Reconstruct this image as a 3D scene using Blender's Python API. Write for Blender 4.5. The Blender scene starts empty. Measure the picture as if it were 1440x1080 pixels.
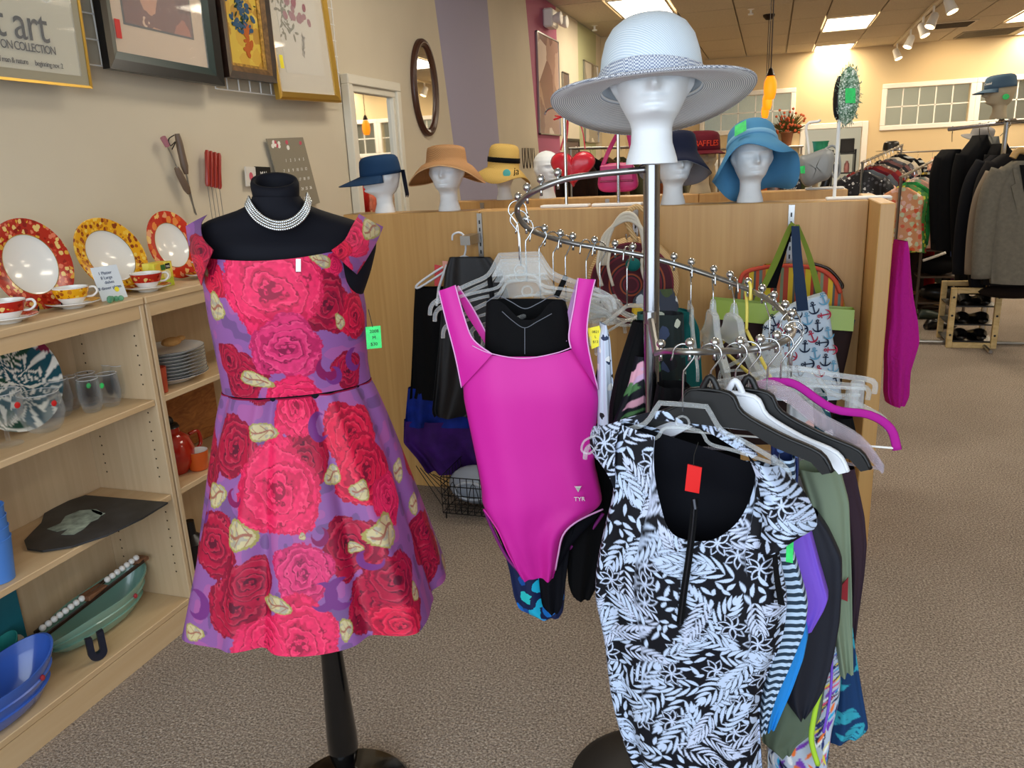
import bpy, math, random
import numpy as np
from mathutils import Matrix, Vector
rnd = random.Random(7)
PI = math.pi
SC = bpy.context.scene
COL = SC.collection
# ------------------------------------------------------------------ camera
F = 1102.0
CAMH = 1.5
def rotx(a): c, s = math.cos(a), math.sin(a); return np.array([[1, 0, 0], [0, c, -s], [0, s, c]])
def rotz(a): c, s = math.cos(a), math.sin(a); return np.array([[c, -s, 0], [s, c, 0], [0, 0, 1.0]])
R = rotz(math.radians(18.35)) @ rotx(math.radians(90 - 15.6)) @ rotz(math.radians(-2.66))
C0 = np.array([0, 0, CAMH])
cd = bpy.data.cameras.new('camera'); cam = bpy.data.objects.new('camera', cd); COL.objects.link(cam)
cd.sensor_width = 36; cd.lens = F / 1440 * 36; cd.clip_start = 0.05; cd.clip_end = 100
cam.matrix_world = Matrix.Translation((0, 0, CAMH)) @ Matrix(R.tolist()).to_4x4()
SC.camera = cam
# ------------------------------------------------------------------ world, lights, exposure
W = bpy.data.worlds.new('sky'); SC.world = W; W.use_nodes = True
wb = W.node_tree.nodes['Background']; wb.inputs[0].default_value = (0.62, 0.78, 1.0, 1); wb.inputs[1].default_value = 1.0
def area(name, loc, rot, sx, sy, power, col, spread=180):
    l = bpy.data.lights.new(name, 'AREA'); l.shape = 'RECTANGLE'; l.size = sx; l.size_y = sy; l.energy = power; l.color = col
    l.spread = math.radians(spread)
    o = bpy.data.objects.new(name, l); o.location = loc; o.rotation_euler = rot; COL.objects.link(o); return o
# daylight through the shop front behind the photographer
area('window_daylight', (0.4, -1.45, 1.75), (math.radians(90), 0, 0), 5.0, 2.3, 150, (0.80, 0.90, 1.0))
SC.view_settings.view_transform = 'Standard'; SC.view_settings.look = 'None'
SC.view_settings.gamma = 1; SC.view_settings.use_curve_mapping = False
SC.view_settings.exposure = -0.22
# ------------------------------------------------------------------ picture geometry -> places
def ray(x, y): return R @ np.array([(x - 720) / F, (540 - y) / F, -1.0])
def hit(x, y, ax, v):
    d = ray(x, y); i = 'xyz'.index(ax); return C0 + d * (v - C0[i]) / d[i]
def hitp(x, y, P, n):
    d = ray(x, y); n = np.array(n, float); return C0 + d * (np.dot(np.array(P) - C0, n) / np.dot(d, n))
# ------------------------------------------------------------------ materials
def lin(c):
    if isinstance(c, str): c = [int(c[i:i + 2], 16) / 255 for i in (0, 2, 4)]
    return tuple((v / 12.92 if v <= 0.04045 else ((v + 0.055) / 1.055) ** 2.4) for v in c[:3])
MATS = {}
def newmat(name):
    m = bpy.data.materials.new(name); m.use_nodes = True
    nt = m.node_tree; return m, nt, nt.nodes['Principled BSDF']
def link(nt, a, b): nt.links.new(a, b)
def bump(nt, b, src, strength, dist):
    n = nt.nodes.new('ShaderNodeBump'); n.inputs['Strength'].default_value = strength; n.inputs['Distance'].default_value = dist
    link(nt, src, n.inputs['Height']); link(nt, n.outputs[0], b.inputs['Normal'])
def coords(nt, scale=(1, 1, 1), kind='Object'):
    t = nt.nodes.new('ShaderNodeTexCoord'); mp = nt.nodes.new('ShaderNodeMapping'); mp.inputs['Scale'].default_value = scale
    link(nt, t.outputs[kind], mp.inputs[0]); return mp.outputs[0]
def noise(nt, vec, scale, detail=3, rough=.5):
    n = nt.nodes.new('ShaderNodeTexNoise'); n.inputs['Scale'].default_value = scale; n.inputs['Detail'].default_value = detail
    n.inputs['Roughness'].default_value = rough; link(nt, vec, n.inputs['Vector']); return n.outputs['Fac']
def ramp(nt, fac, stops, const=False):
    r = nt.nodes.new('ShaderNodeValToRGB'); e = r.color_ramp.elements
    if const: r.color_ramp.interpolation = 'CONSTANT'
    while len(e) < len(stops): e.new(0.5)
    for k, (p, c) in enumerate(stops): e[k].position = p; e[k].color = (*lin(c), 1)
    link(nt, fac, r.inputs[0]); return r.outputs[0]
def mat(name, col, rough=.6, metal=0, var=0.0, vs=8, bs=0, bscale=200, bd=.001, sheen=0, coat=0):
    if name in MATS: return MATS[name]
    m, nt, b = newmat(name)
    b.inputs['Base Color'].default_value = (*lin(col), 1); b.inputs['Roughness'].default_value = rough; b.inputs['Metallic'].default_value = metal
    if rough >= .68: b.inputs['Specular IOR Level'].default_value = .18
    if sheen: b.inputs['Sheen Weight'].default_value = sheen
    if coat: b.inputs['Coat Weight'].default_value = coat
    v = coords(nt)
    if var:
        c = [int(col[i:i + 2], 16) / 255 for i in (0, 2, 4)]
        f = noise(nt, v, vs, 3)
        link(nt, ramp(nt, f, [(.3, [max(0, k * (1 - var)) for k in c]), (.7, [min(1, k * (1 + var)) for k in c])]), b.inputs['Base Color'])
    if bs: bump(nt, b, noise(nt, v, bscale, 2), bs, bd)
    MATS[name] = m; return m
def clear(name, col='ffffff', rough=.06, amount=.25, more=.45):
    if name in MATS: return MATS[name]
    m = bpy.data.materials.new(name); m.use_nodes = True; nt = m.node_tree
    nt.nodes.remove(nt.nodes['Principled BSDF']); out = nt.nodes['Material Output']
    t = nt.nodes.new('ShaderNodeBsdfTransparent'); t.inputs[0].default_value = (*lin(col), 1)
    g = nt.nodes.new('ShaderNodeBsdfPrincipled'); g.inputs['Roughness'].default_value = rough; g.inputs['Base Color'].default_value = (*lin(col), 1); g.inputs['Transmission Weight'].default_value = .4; g.inputs['IOR'].default_value = 1.25
    lw = nt.nodes.new('ShaderNodeLayerWeight'); lw.inputs[0].default_value = .35
    mr = nt.nodes.new('ShaderNodeMapRange'); mr.inputs[3].default_value = amount; mr.inputs[4].default_value = min(1, amount + more)
    link(nt, lw.outputs['Facing'], mr.inputs[0])
    mx = nt.nodes.new('ShaderNodeMixShader'); link(nt, mr.outputs[0], mx.inputs[0]); link(nt, t.outputs[0], mx.inputs[1]); link(nt, g.outputs[0], mx.inputs[2])
    link(nt, mx.outputs[0], out.inputs[0]); MATS[name] = m; return m
def emit(name, col, strength):
    if name in MATS: return MATS[name]
    m, nt, b = newmat(name); b.inputs['Base Color'].default_value = (*lin(col), 1)
    b.inputs['Emission Color'].default_value = (*lin(col), 1); b.inputs['Emission Strength'].default_value = strength; MATS[name] = m; return m
def wood(name, c1, c2, scale=(1.5, 1.5, 12), rough=.45, dist=1.5):
    if name in MATS: return MATS[name]
    m, nt, b = newmat(name); v = coords(nt, scale)
    n = nt.nodes.new('ShaderNodeTexNoise'); n.inputs['Scale'].default_value = 3; n.inputs['Detail'].default_value = 6; n.inputs['Distortion'].default_value = dist
    link(nt, v, n.inputs['Vector']); link(nt, ramp(nt, n.outputs['Fac'], [(.3, c1), (.7, c2)]), b.inputs['Base Color'])
    b.inputs['Roughness'].default_value = rough; bump(nt, b, n.outputs['Fac'], .05, .001); MATS[name] = m; return m
def vcol(name, rough=.6, sheen=0, bs=.1, bscale=900):
    if name in MATS: return MATS[name]
    m, nt, b = newmat(name); a = nt.nodes.new('ShaderNodeVertexColor'); a.layer_name = 'Col'
    link(nt, a.outputs[0], b.inputs['Base Color']); b.inputs['Roughness'].default_value = rough; b.inputs['Specular IOR Level'].default_value = .25
    if sheen: b.inputs['Sheen Weight'].default_value = sheen
    if bs: bump(nt, b, noise(nt, coords(nt), bscale, 2), bs, .0006)
    MATS[name] = m; return m
def stripes(name, cols, axis, freq, rough=.8):
    """woven stripes along one object axis"""
    if name in MATS: return MATS[name]
    m, nt, b = newmat(name); t = nt.nodes.new('ShaderNodeTexCoord'); sp = nt.nodes.new('ShaderNodeSeparateXYZ'); link(nt, t.outputs['Object'], sp.inputs[0])
    mu = nt.nodes.new('ShaderNodeMath'); mu.operation = 'MULTIPLY'; mu.inputs[1].default_value = freq; link(nt, sp.outputs[axis], mu.inputs[0])
    fr = nt.nodes.new('ShaderNodeMath'); fr.operation = 'FRACT'; link(nt, mu.outputs[0], fr.inputs[0])
    link(nt, ramp(nt, fr.outputs[0], cols, True), b.inputs['Base Color']); b.inputs['Roughness'].default_value = rough; MATS[name] = m; return m
def spots(name, base, cols, scale, thr=.45, rough=.5, emission=0):
    """printed blotches of several colours on a base"""
    if name in MATS: return MATS[name]
    m, nt, b = newmat(name); v = coords(nt)
    vo = nt.nodes.new('ShaderNodeTexVoronoi'); vo.inputs['Scale'].default_value = scale; link(nt, v, vo.inputs['Vector'])
    sep = nt.nodes.new('ShaderNodeSeparateColor'); link(nt, vo.outputs['Color'], sep.inputs[0])
    n = len(cols); c = ramp(nt, sep.outputs[0], [(k / n, cols[k]) for k in range(n)], True)
    nz = noise(nt, v, scale * 2.2, 2); ad = nt.nodes.new('ShaderNodeMath'); ad.operation = 'MULTIPLY_ADD'; ad.inputs[1].default_value = .5; link(nt, nz, ad.inputs[0]); link(nt, vo.outputs['Distance'], ad.inputs[2])
    lt = nt.nodes.new('ShaderNodeMath'); lt.operation = 'LESS_THAN'; lt.inputs[1].default_value = thr + .22; link(nt, ad.outputs[0], lt.inputs[0])
    mx = nt.nodes.new('ShaderNodeMix'); mx.data_type = 'RGBA'; mx.inputs[6].default_value = (*lin(base), 1)
    link(nt, lt.outputs[0], mx.inputs[0]); link(nt, c, mx.inputs[7]); link(nt, mx.outputs[2], b.inputs['Base Color']); b.inputs['Roughness'].default_value = rough
    MATS[name] = m; return m
# ------------------------------------------------------------------ mesh building
class MB:
    def __init__(s): s.v = []; s.f = []; s.mi = []; s.m = 0
    def poly(s, pts):
        b = len(s.v); s.v += [tuple(p) for p in pts]; s.f.append(tuple(range(b, b + len(pts)))); s.mi.append(s.m)
    def face(s, *i): s.f.append(i); s.mi.append(s.m)
    def hexa(s, p):
        b = len(s.v); s.v += [tuple(q) for q in p]
        for q in ((0, 3, 2, 1), (4, 5, 6, 7), (0, 1, 5, 4), (1, 2, 6, 5), (2, 3, 7, 6), (3, 0, 4, 7)): s.face(*[b + k for k in q])
        return s
    def box(s, a, b):
        x0, y0, z0 = [min(a[i], b[i]) for i in range(3)]; x1, y1, z1 = [max(a[i], b[i]) for i in range(3)]
        return s.hexa([(x0, y0, z0), (x1, y0, z0), (x1, y1, z0), (x0, y1, z0), (x0, y0, z1), (x1, y0, z1), (x1, y1, z1), (x0, y1, z1)])
    def bbox(s, a, b, e):
        """box with chamfered edges"""
        lo = [min(a[i], b[i]) for i in range(3)]; hi = [max(a[i], b[i]) for i in range(3)]; e = min(e, min(hi[i] - lo[i] for i in range(3)) * .45)
        k = len(s.v); idx = {}
        for cx in (0, 1):
            for cy in (0, 1):
                for cz in (0, 1):
                    for ax in range(3):
                        p = []
                        for i, c in enumerate((cx, cy, cz)):
                            d = 0 if i == ax else e
                            p.append(hi[i] - d if c else lo[i] + d)
                        idx[(cx, cy, cz, ax)] = len(s.v); s.v.append(tuple(p))
        for ax in range(3):
            o = [i for i in range(3) if i != ax]
            for c in (0, 1):
                q = []
                for (p1, p2) in ((0, 0), (1, 0), (1, 1), (0, 1)):
                    t = [0, 0, 0]; t[ax] = c; t[o[0]] = p1; t[o[1]] = p2; q.append(idx[(*t, ax)])
                s.face(*q)
            for (p1, p2) in ((0, 0), (0, 1), (1, 0), (1, 1)):
                t0 = [0, 0, 0]; t0[ax] = 0; t0[o[0]] = p1; t0[o[1]] = p2; t1 = list(t0); t1[ax] = 1
                s.face(idx[(*t0, o[0])], idx[(*t1, o[0])], idx[(*t1, o[1])], idx[(*t0, o[1])])
        for cx in (0, 1):
            for cy in (0, 1):
                for cz in (0, 1): s.face(*[idx[(cx, cy, cz, ax)] for ax in range(3)])
        return s
    def prism(s, pts, off):
        """polygon (3D points) pushed by a vector"""
        n = len(pts); b = len(s.v); off = np.array(off, float)
        s.v += [tuple(p) for p in pts] + [tuple(np.array(p) + off) for p in pts]
        s.face(*range(b, b + n)); s.face(*reversed(range(b + n, b + 2 * n)))
        for i in range(n): j = (i + 1) % n; s.face(b + i, b + n + i, b + n + j, b + j)
        return s
    def tube(s, path, r, seg=8, closed=False, flat=None):
        P = [np.array(p, float) for p in path]; n = len(P); b = len(s.v); up = None
        rr = r if hasattr(r, '__len__') else [r] * n
        for i in range(n):
            t = (P[(i + 1) % n] - P[i - 1]) if closed else (P[min(i + 1, n - 1)] - P[max(i - 1, 0)])
            t = t / (np.linalg.norm(t) + 1e-12)
            if up is None:
                a = np.array([0, 0, 1.0]) if abs(t[2]) < .9 else np.array([1.0, 0, 0]); up = a
            up = up - t * np.dot(up, t); up /= (np.linalg.norm(up) + 1e-12); sd = np.cross(t, up)
            for k in range(seg):
                a = 2 * PI * k / seg; cu, cs = math.cos(a) * rr[i], math.sin(a) * rr[i]
                if flat is not None:
                    # flat = (unit vector, factor): squash along that vector
                    o = up * cu + sd * cs; f = np.array(flat[0]); o = o + f * np.dot(o, f) * (flat[1] - 1)
                else: o = up * cu + sd * cs
                s.v.append(tuple(P[i] + o))
        for i in range(n if closed else n - 1):
            j = (i + 1) % n
            for k in range(seg): l = (k + 1) % seg; s.face(b + i * seg + k, b + i * seg + l, b + j * seg + l, b + j * seg + k)
        if not closed: s.face(*[b + k for k in reversed(range(seg))]); s.face(*[b + (n - 1) * seg + k for k in range(seg)])
        return s
    def lathe(s, prof, seg=24, o=(0, 0, 0), fn=None, ax='z', capped=False, sx=1, sy=1):
        b = len(s.v); n = len(prof)
        for (r, z) in prof:
            for k in range(seg):
                a = 2 * PI * k / seg; p = (r * math.cos(a) * sx, r * math.sin(a) * sy, z)
                if fn: p = fn(r, z, a, p)
                if ax == 'x': p = (p[2], p[0], p[1])
                if ax == 'y': p = (p[0], p[2], p[1])
                s.v.append((p[0] + o[0], p[1] + o[1], p[2] + o[2]))
        for i in range(n - 1):
            for k in range(seg): l = (k + 1) % seg; s.face(b + i * seg + k, b + i * seg + l, b + (i + 1) * seg + l, b + (i + 1) * seg + k)
        if capped: s.face(*[b + k for k in reversed(range(seg))]); s.face(*[b + (n - 1) * seg + k for k in range(seg)])
        return s
    def ball(s, c, r, seg=10, rings=6, sc=(1, 1, 1)):
        pr = [(r * math.sin(PI * i / rings), -r * math.cos(PI * i / rings)) for i in range(rings + 1)]
        return s.lathe(pr, seg, c, fn=lambda rr, z, a, p: (p[0] * sc[0], p[1] * sc[1], p[2] * sc[2]))
    def build(s, name, mats, parent=None, local=False, smooth=False, auto=None):
        me = bpy.data.meshes.new(name)
        v = np.array(s.v, float)
        if parent is not None and not local: v = v - np.array(wloc(parent))
        me.from_pydata(v.tolist(), [], s.f)
        if not isinstance(mats, (list, tuple)): mats = [mats]
        for m in mats: me.materials.append(m)
        if len(mats) > 1: me.polygons.foreach_set('material_index', s.mi)
        if smooth: me.polygons.foreach_set('use_smooth', [True] * len(me.polygons))
        if auto is not None:
            me.polygons.foreach_set('use_smooth', [True] * len(me.polygons)); me.set_sharp_from_angle(angle=math.radians(auto))
        me.update()
        o = bpy.data.objects.new(name, me); COL.objects.link(o)
        if parent is not None: o.parent = parent
        return o
def wloc(o):
    p = np.zeros(3)
    while o is not None: p += np.array(o.location); o = o.parent
    return p
def tag(o, label, cat, group=None):
    o['label'] = label; o['category'] = cat
    if group: o['group'] = group
    return o
def thing(name, label, cat, loc=(0, 0, 0), rz=0, group=None):
    o = bpy.data.objects.new(name, None); COL.objects.link(o); o.location = tuple(float(q) for q in loc); o.rotation_euler = (0, 0, rz)
    o.empty_display_size = .05; return tag(o, label, cat, group)
def solo(mb, name, m, label, cat, group=None, smooth=False, auto=None):
    """a thing that is one mesh: origin at the base of its bounds"""
    v = np.array(mb.v); c = (v.min(0) + v.max(0)) / 2; c[2] = v[:, 2].min(); mb.v = [tuple(p) for p in v - c]
    o = mb.build(name, m, smooth=smooth, auto=auto); o.location = c.tolist(); return tag(o, label, cat, group)
def struct(o): o['kind'] = 'structure'; return o
def dup(root, loc, rot=None, label=None, scale=None):
    r = root.copy(); COL.objects.link(r); r.location = tuple(float(q) for q in loc)
    if rot is not None: r.rotation_euler = rot
    if scale: r.scale = scale if hasattr(scale, '__len__') else (scale,) * 3
    if label: r['label'] = label
    for ch in list(root.children):
        c = ch.copy(); COL.objects.link(c); c.parent = r
        for g in list(ch.children): d = g.copy(); COL.objects.link(d); d.parent = c
    return r
def gridmesh(name, V, nu, nv, m, parent=None, cu=False, col=None, smooth=True, back=None):
    """V: (nv, nu, 3) vertices in world; cu closes the u direction"""
    me = bpy.data.meshes.new(name); V = V.reshape(-1, 3)
    if parent is not None: V = V - wloc(parent)
    i = np.arange(nv - 1)[:, None]; ju = np.arange(nu if cu else nu - 1)[None, :]; j2 = (ju + 1) % nu
    q = np.stack([i * nu + ju, i * nu + j2, (i + 1) * nu + j2, (i + 1) * nu + ju], -1).reshape(-1, 4)
    me.vertices.add(len(V)); me.vertices.foreach_set('co', V.astype(np.float32).ravel())
    me.loops.add(q.size); me.loops.foreach_set('vertex_index', q.astype(np.int32).ravel())
    me.polygons.add(len(q)); me.polygons.foreach_set('loop_start', np.arange(len(q), dtype=np.int32) * 4)
    me.materials.append(m); me.update(calc_edges=True); me.validate()
    if smooth: me.polygons.foreach_set('use_smooth', np.ones(len(me.polygons), bool))
    if col is not None:
        at = me.color_attributes.new('Col', 'FLOAT_COLOR', 'POINT'); c = np.ones((len(V), 4), np.float32); c[:, :3] = col.reshape(-1, 3); at.data.foreach_set('color', c.ravel())
    o = bpy.data.objects.new(name, me); COL.objects.link(o)
    if parent is not None: o.parent = parent
    return o
def frame_uv(yaw):
    y = math.radians(yaw); return np.array([math.cos(y), math.sin(y), 0]), np.array([math.sin(y), -math.cos(y), 0])
def sint(v, xs, ys, w=21):
    g = np.linspace(0, 1, 241); y = np.interp(g, xs, ys); k = np.hanning(w); k /= k.sum(); h = w // 2
    p = np.r_[2 * y[0] - y[h:0:-1], y, 2 * y[-1] - y[-2:-h - 2:-1]]; return np.interp(v, g, np.convolve(p, k, 'valid'))
def garment(name, m, parent, rows, P0, yaw, depth=.04, top=None, bot=None, nu=64, nv=40, fold=.0, ff=5, colf=None, arc=(0, 2 * PI), flat=.75, seed=0, dfn=None, wav=0, P0off=0):
    """cloth tube hanging in the vertical plane through P0; rows are (y, xl, xr) of its outline"""
    u, n = frame_uv(yaw); P0 = np.array(P0, float) + n * P0off
    A = []
    for row in rows:
        y, xl, xr = row[:3]; yr = row[3] if len(row) > 3 else y
        a = hitp(xl, y, P0, n); b = hitp(xr, yr, P0, n); A.append(((a[2] + b[2]) / 2, np.dot(a - P0, u), np.dot(b - P0, u), a[2], b[2]))
    A = np.array(A); t = np.r_[0, np.cumsum(np.abs(np.diff(A[:, 0])))]; t /= t[-1]
    closed = abs(arc[1] - arc[0] - 2 * PI) < 1e-6
    a = np.linspace(arc[0], arc[1], nu, endpoint=not closed)
    v = np.linspace(0, 1, nv)[:, None] * np.ones((1, nu)); Aa = np.ones((nv, 1)) * a[None, :]
    if top is not None or bot is not None:
        tv = top(a) if top else 0 * a; bv = bot(a) if bot else 1 + 0 * a; v = tv[None, :] + v * (bv - tv)[None, :]
    sl = sint(v, t, A[:, 1]); sr = sint(v, t, A[:, 2]); zl = np.interp(v, t, A[:, 3]); zr = np.interp(v, t, A[:, 4])
    ca, sa = np.cos(Aa), np.sin(Aa); ca = np.sign(ca) * np.abs(ca) ** flat; sa = np.sign(sa) * np.abs(sa) ** flat
    s = (sl + sr) / 2 + (sr - sl) / 2 * ca; z = (zl + zr) / 2 + (zr - zl) / 2 * ca
    d = depth if dfn is None else dfn(v)
    rr = np.random.RandomState(seed); ph = rr.rand(4) * 6.28
    fo = fold * (.25 + v) * (np.sin(ff * Aa + ph[0] + 1.5 * v) + .5 * np.sin(ff * 1.9 * Aa + ph[1] - 2 * v)) + wav * np.sin(9 * v + ph[2] + 2 * Aa)
    tt = -d * sa + fo
    V = P0 + s[..., None] * u + tt[..., None] * n; V[..., 2] = z
    col = None
    if colf is not None: col = colf((sr - sl) / 2 * (Aa + PI / 2) if closed else s, z, Aa, v, V)
    return gridmesh(name, V, nu, nv, m, parent, closed, col)
# front of a garment is at angle -pi/2 ... here t=-d*sin(a): a=-pi/2 -> +d along n (towards the camera)
def ribbon(name, m, parent, A, B, P0, yaw, thick=.004, off=0, nu=7, nv=24, colf=None, bulge=.0):
    """band between two outlines given as (px, py[, forward]) lists, with real thickness"""
    u, n = frame_uv(yaw); P0 = np.array(P0, float)
    def pts(L):
        return np.array([hitp(p[0], p[1], P0 + n * (off + (p[2] if len(p) > 2 else 0)), n) for p in L])
    a, b = pts(A), pts(B)
    def res(p, k):
        p = np.array(smoothp(p, 5)) if len(p) > 2 else p
        t = np.r_[0, np.cumsum(np.linalg.norm(np.diff(p, axis=0), axis=1))]; t /= t[-1]; q = np.linspace(0, 1, k)
        return np.stack([np.interp(q, t, p[:, i]) for i in range(3)], 1)
    a, b = res(a, nv), res(b, nv); w = np.linspace(0, 1, nu)
    fr = a[:, None, :] * (1 - w)[None, :, None] + b[:, None, :] * w[None, :, None]
    fr = fr + n * (bulge * np.sin(w * PI))[None, :, None]
    bk = fr - n * thick
    V = np.concatenate([fr, bk[:, ::-1]], 1)
    col = None
    if colf is not None: col = colf(V)
    o = gridmesh(name, V, 2 * nu, nv, m, parent, True, col); o.data.set_sharp_from_angle(angle=math.radians(60)); return o
def pxpath(pts, P0, yaw, off=0):
    u, n = frame_uv(yaw); return [hitp(p[0], p[1], np.array(P0) + n * (off + (p[2] if len(p) > 2 else 0)), n) for p in pts]
def smoothp(pts, k=6):
    P = np.array(pts, float); n = len(P); out = []
    for i in range(n - 1):
        p0, p1, p2, p3 = P[max(i - 1, 0)], P[i], P[i + 1], P[min(i + 2, n - 1)]
        for q in range(k):
            t = q / k; out.append(.5 * ((2 * p1) + (-p0 + p2) * t + (2 * p0 - 5 * p1 + 4 * p2 - p3) * t * t + (-p0 + 3 * p1 - 3 * p2 + p3) * t ** 3))
    out.append(P[-1]); return out
def text_mb(s, size, O, U, V, ext=.0008, align='CENTER', squash=1, spacing=1):
    """lettering as thin mesh; O origin, U reading direction, V up direction"""
    cu = bpy.data.curves.new('lettering', 'FONT'); cu.body = s; cu.size = size; cu.align_x = align; cu.align_y = 'CENTER'; cu.extrude = ext; cu.space_character = spacing; cu.resolution_u = 3
    ob = bpy.data.objects.new('lettering', cu); COL.objects.link(ob)
    me = bpy.data.meshes.new_from_object(ob.evaluated_get(bpy.context.evaluated_depsgraph_get()))
    O, U, V = np.array(O, float), np.array(U, float), np.array(V, float); U = U / np.linalg.norm(U); V = V / np.linalg.norm(V); N = np.cross(U, V)
    mb = MB(); mb.v = [tuple(O + U * v.co.x * squash + V * v.co.y + N * v.co.z) for v in me.vertices]
    mb.f = [tuple(p.vertices) for p in me.polygons]; mb.mi = [0] * len(mb.f)
    bpy.data.objects.remove(ob); bpy.data.curves.remove(cu); bpy.data.meshes.remove(me); return mb
ORD = ['first', 'second', 'third', 'fourth', 'fifth', 'sixth', 'seventh', 'eighth', 'ninth', 'tenth', 'eleventh', 'twelfth']
# common materials
M_white = mat('white_paint', 'efece4', .5); M_chrome = mat('chrome', 'c8cacc', .16, 1); M_steel = mat('brushed_steel', 'a9a8a6', .3, 1)
M_black = mat('black_satin', '0b0b0d', .35); M_blackcloth = mat('black_cloth', '070709', .85, bs=.2); M_foam = mat('white_foam', 'e9ecee', .8, bs=.12, bscale=350)
M_clear = clear('clear_plastic', 'f4f7f7', .08, .15); M_glass = clear('clear_glass', 'fdfefe', .03, .01, .28)
M_maple = wood('maple_laminate', 'd6bb93', 'cbab80', (9, .6, 9), .45, .5); M_maple_v = wood('maple_grain_upright', 'd3ba96', 'c8ad87', (14, 14, .5), .45, .6); M_ply = wood('partition_maple', 'cfa263', 'c29355', (14, 14, .35), .4, .4)
M_wirewhite = mat('white_wire', 'f0efea', .4)
# ================================================================== SETTING
LW, RW, BW, FW, CH = -2.18, 6.2, 14.5, -1.6, 3.05
def carpet():
    m, nt, b = newmat('loop_carpet'); v = coords(nt)
    f = noise(nt, v, 150, 3, .75); g = noise(nt, v, 3, 3)
    c = ramp(nt, f, [(.34, '5a5048'), (.46, '8a7c70'), (.56, 'aa9c8d'), (.68, 'cfc3b5')])
    mx = nt.nodes.new('ShaderNodeMix'); mx.data_type = 'RGBA'; mx.blend_type = 'MULTIPLY'; mx.inputs[0].default_value = .25; link(nt, c, mx.inputs[6]); link(nt, ramp(nt, g, [(.3, 'b9b2a8'), (.7, 'ffffff')]), mx.inputs[7])
    link(nt, mx.outputs[2], b.inputs['Base Color']); b.inputs['Roughness'].default_value = .95
    vo = nt.nodes.new('ShaderNodeTexVoronoi'); vo.inputs['Scale'].default_value = 170; link(nt, v, vo.inputs['Vector']); bump(nt, b, vo.outputs['Distance'], .9, .004); return m
struct(MB().box((LW - .1, FW, -.1), (RW, BW + 3, 0)).build('floor', carpet()))
M_wall = mat('cream_wall_paint', 'd2c7b1', .7, var=.02, vs=2, bs=.06, bscale=120); M_lilac = mat('lilac_paint', 'a7a3bb', .7); M_pink = mat('rose_paint', 'b0637f', .7)
M_green = mat('sage_paint', 'b3b48c', .7); M_backwall = mat('tan_wall_paint', 'd9c39a', .7, bs=.05, bscale=120)
# left wall, divided where the slanting bands of colour are painted on it
def wallpt(px, py): return hit(px, py, 'x', LW)
def band_edge(p, q):
    a, b = wallpt(*p), wallpt(*q); k = (b[1] - a[1]) / (b[2] - a[2]); return a[1] + k * (0 - a[2]), a[1] + k * (CH - a[2])
ed = [(FW, FW), band_edge((611, 0), (648, 280)), band_edge((685, 0), (708, 270)), band_edge((739, 0), (758, 216)), band_edge((781, 0), (787, 180)), band_edge((812, 30), (815, 200)), band_edge((838, 48), (838, 200)), (BW, BW)]
wl = MB()
for k in range(len(ed) - 1):
    wl.m = {1: 1, 3: 2, 5: 3}.get(k, 0)
    wl.prism([(LW, ed[k][0], 0), (LW, ed[k + 1][0], 0), (LW, ed[k + 1][1], CH), (LW, ed[k][1], CH)], (-.1, 0, 0))
struct(wl.build('wall_left', [M_wall, M_lilac, M_pink, M_green]))
struct(MB().box((LW, 10.9, 0), (-1.86, BW, CH)).build('wall_jog', M_backwall))
struct(MB().box((RW, FW, 0), (RW + .1, BW + 3, CH)).build('wall_right', M_wall))
# shop front behind the photographer: piers, sill and header around a wide opening
wf = MB(); wf.box((LW, FW - .1, 0), (RW, FW, .35)); wf.box((LW, FW - .1, 2.85), (RW, FW, CH)); wf.box((LW - .1, FW - .1, .35), (LW + .15, FW, 2.85)); wf.box((3.4, FW - .1, .35), (RW, FW, 2.85))
struct(wf.build('wall_front', M_wall))
# back wall with openings for two windows and a doorway
wx = [(-1.12, .27, 1.90, 2.44), (1.72, 2.90, 1.84, 2.40), (3.05, 4.30, 1.84, 2.40)]
dx = (.53, 1.39, 0, 1.84)
def wall_with_holes(holes, x0, x1, y, zt, m, name):
    xs = sorted({x0, x1, *[h[0] for h in holes], *[h[1] for h in holes]}); mb = MB()
    for a, b in zip(xs, xs[1:]):
        hs = sorted([(h[2], h[3]) for h in holes if h[0] <= a + 1e-6 and h[1] >= b - 1e-6]); z = 0
        for (p, q) in hs:
            if p > z: mb.box((a, y, z), (b, y + .12, p))
            z = q
        mb.box((a, y, z), (b, y + .12, zt))
    return struct(mb.build(name, m))
wall_with_holes(wx + [dx], -1.86, RW, BW, CH, M_backwall, 'wall_back')
M_bglass = clear('back_window_glass', 'f2f3ee', .05, .06)
for i, (a, b, c, d) in enumerate(wx):
    w = struct(thing('window_%d' % (i + 1), '', '', ((a + b) / 2, BW, c))); del w['label'], w['category']
    t = MB(); e = .075
    for (p, q) in (((a - e, BW - .03, c - e), (b + e, BW, c)), ((a - e, BW - .03, d), (b + e, BW, d + e)), ((a - e, BW - .03, c), (a, BW, d)), ((b, BW - .03, c), (b + e, BW, d))): t.bbox(p, q, .008)
    t.build('window_frame', M_white, w)
    n = 5
    for k in range(1, n): MB().box((a + (b - a) * k / n - .009, BW + .02, c), (a + (b - a) * k / n + .009, BW + .045, d)).build('muntin', M_white, w)
    MB().box((a, BW + .02, (c + d) / 2 - .009), (b, BW + .04, (c + d) / 2 + .009)).build('muntin', M_white, w)
    for k in range(n):
        for j in range(2): MB().box((a + (b - a) * k / n + .009, BW + .028, c + (d - c) * j / 2 + .009), (a + (b - a) * (k + 1) / n - .009, BW + .034, c + (d - c) * (j + 1) / 2 - .009)).build('pane', M_bglass, w)
t = MB(); e = .09
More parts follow.
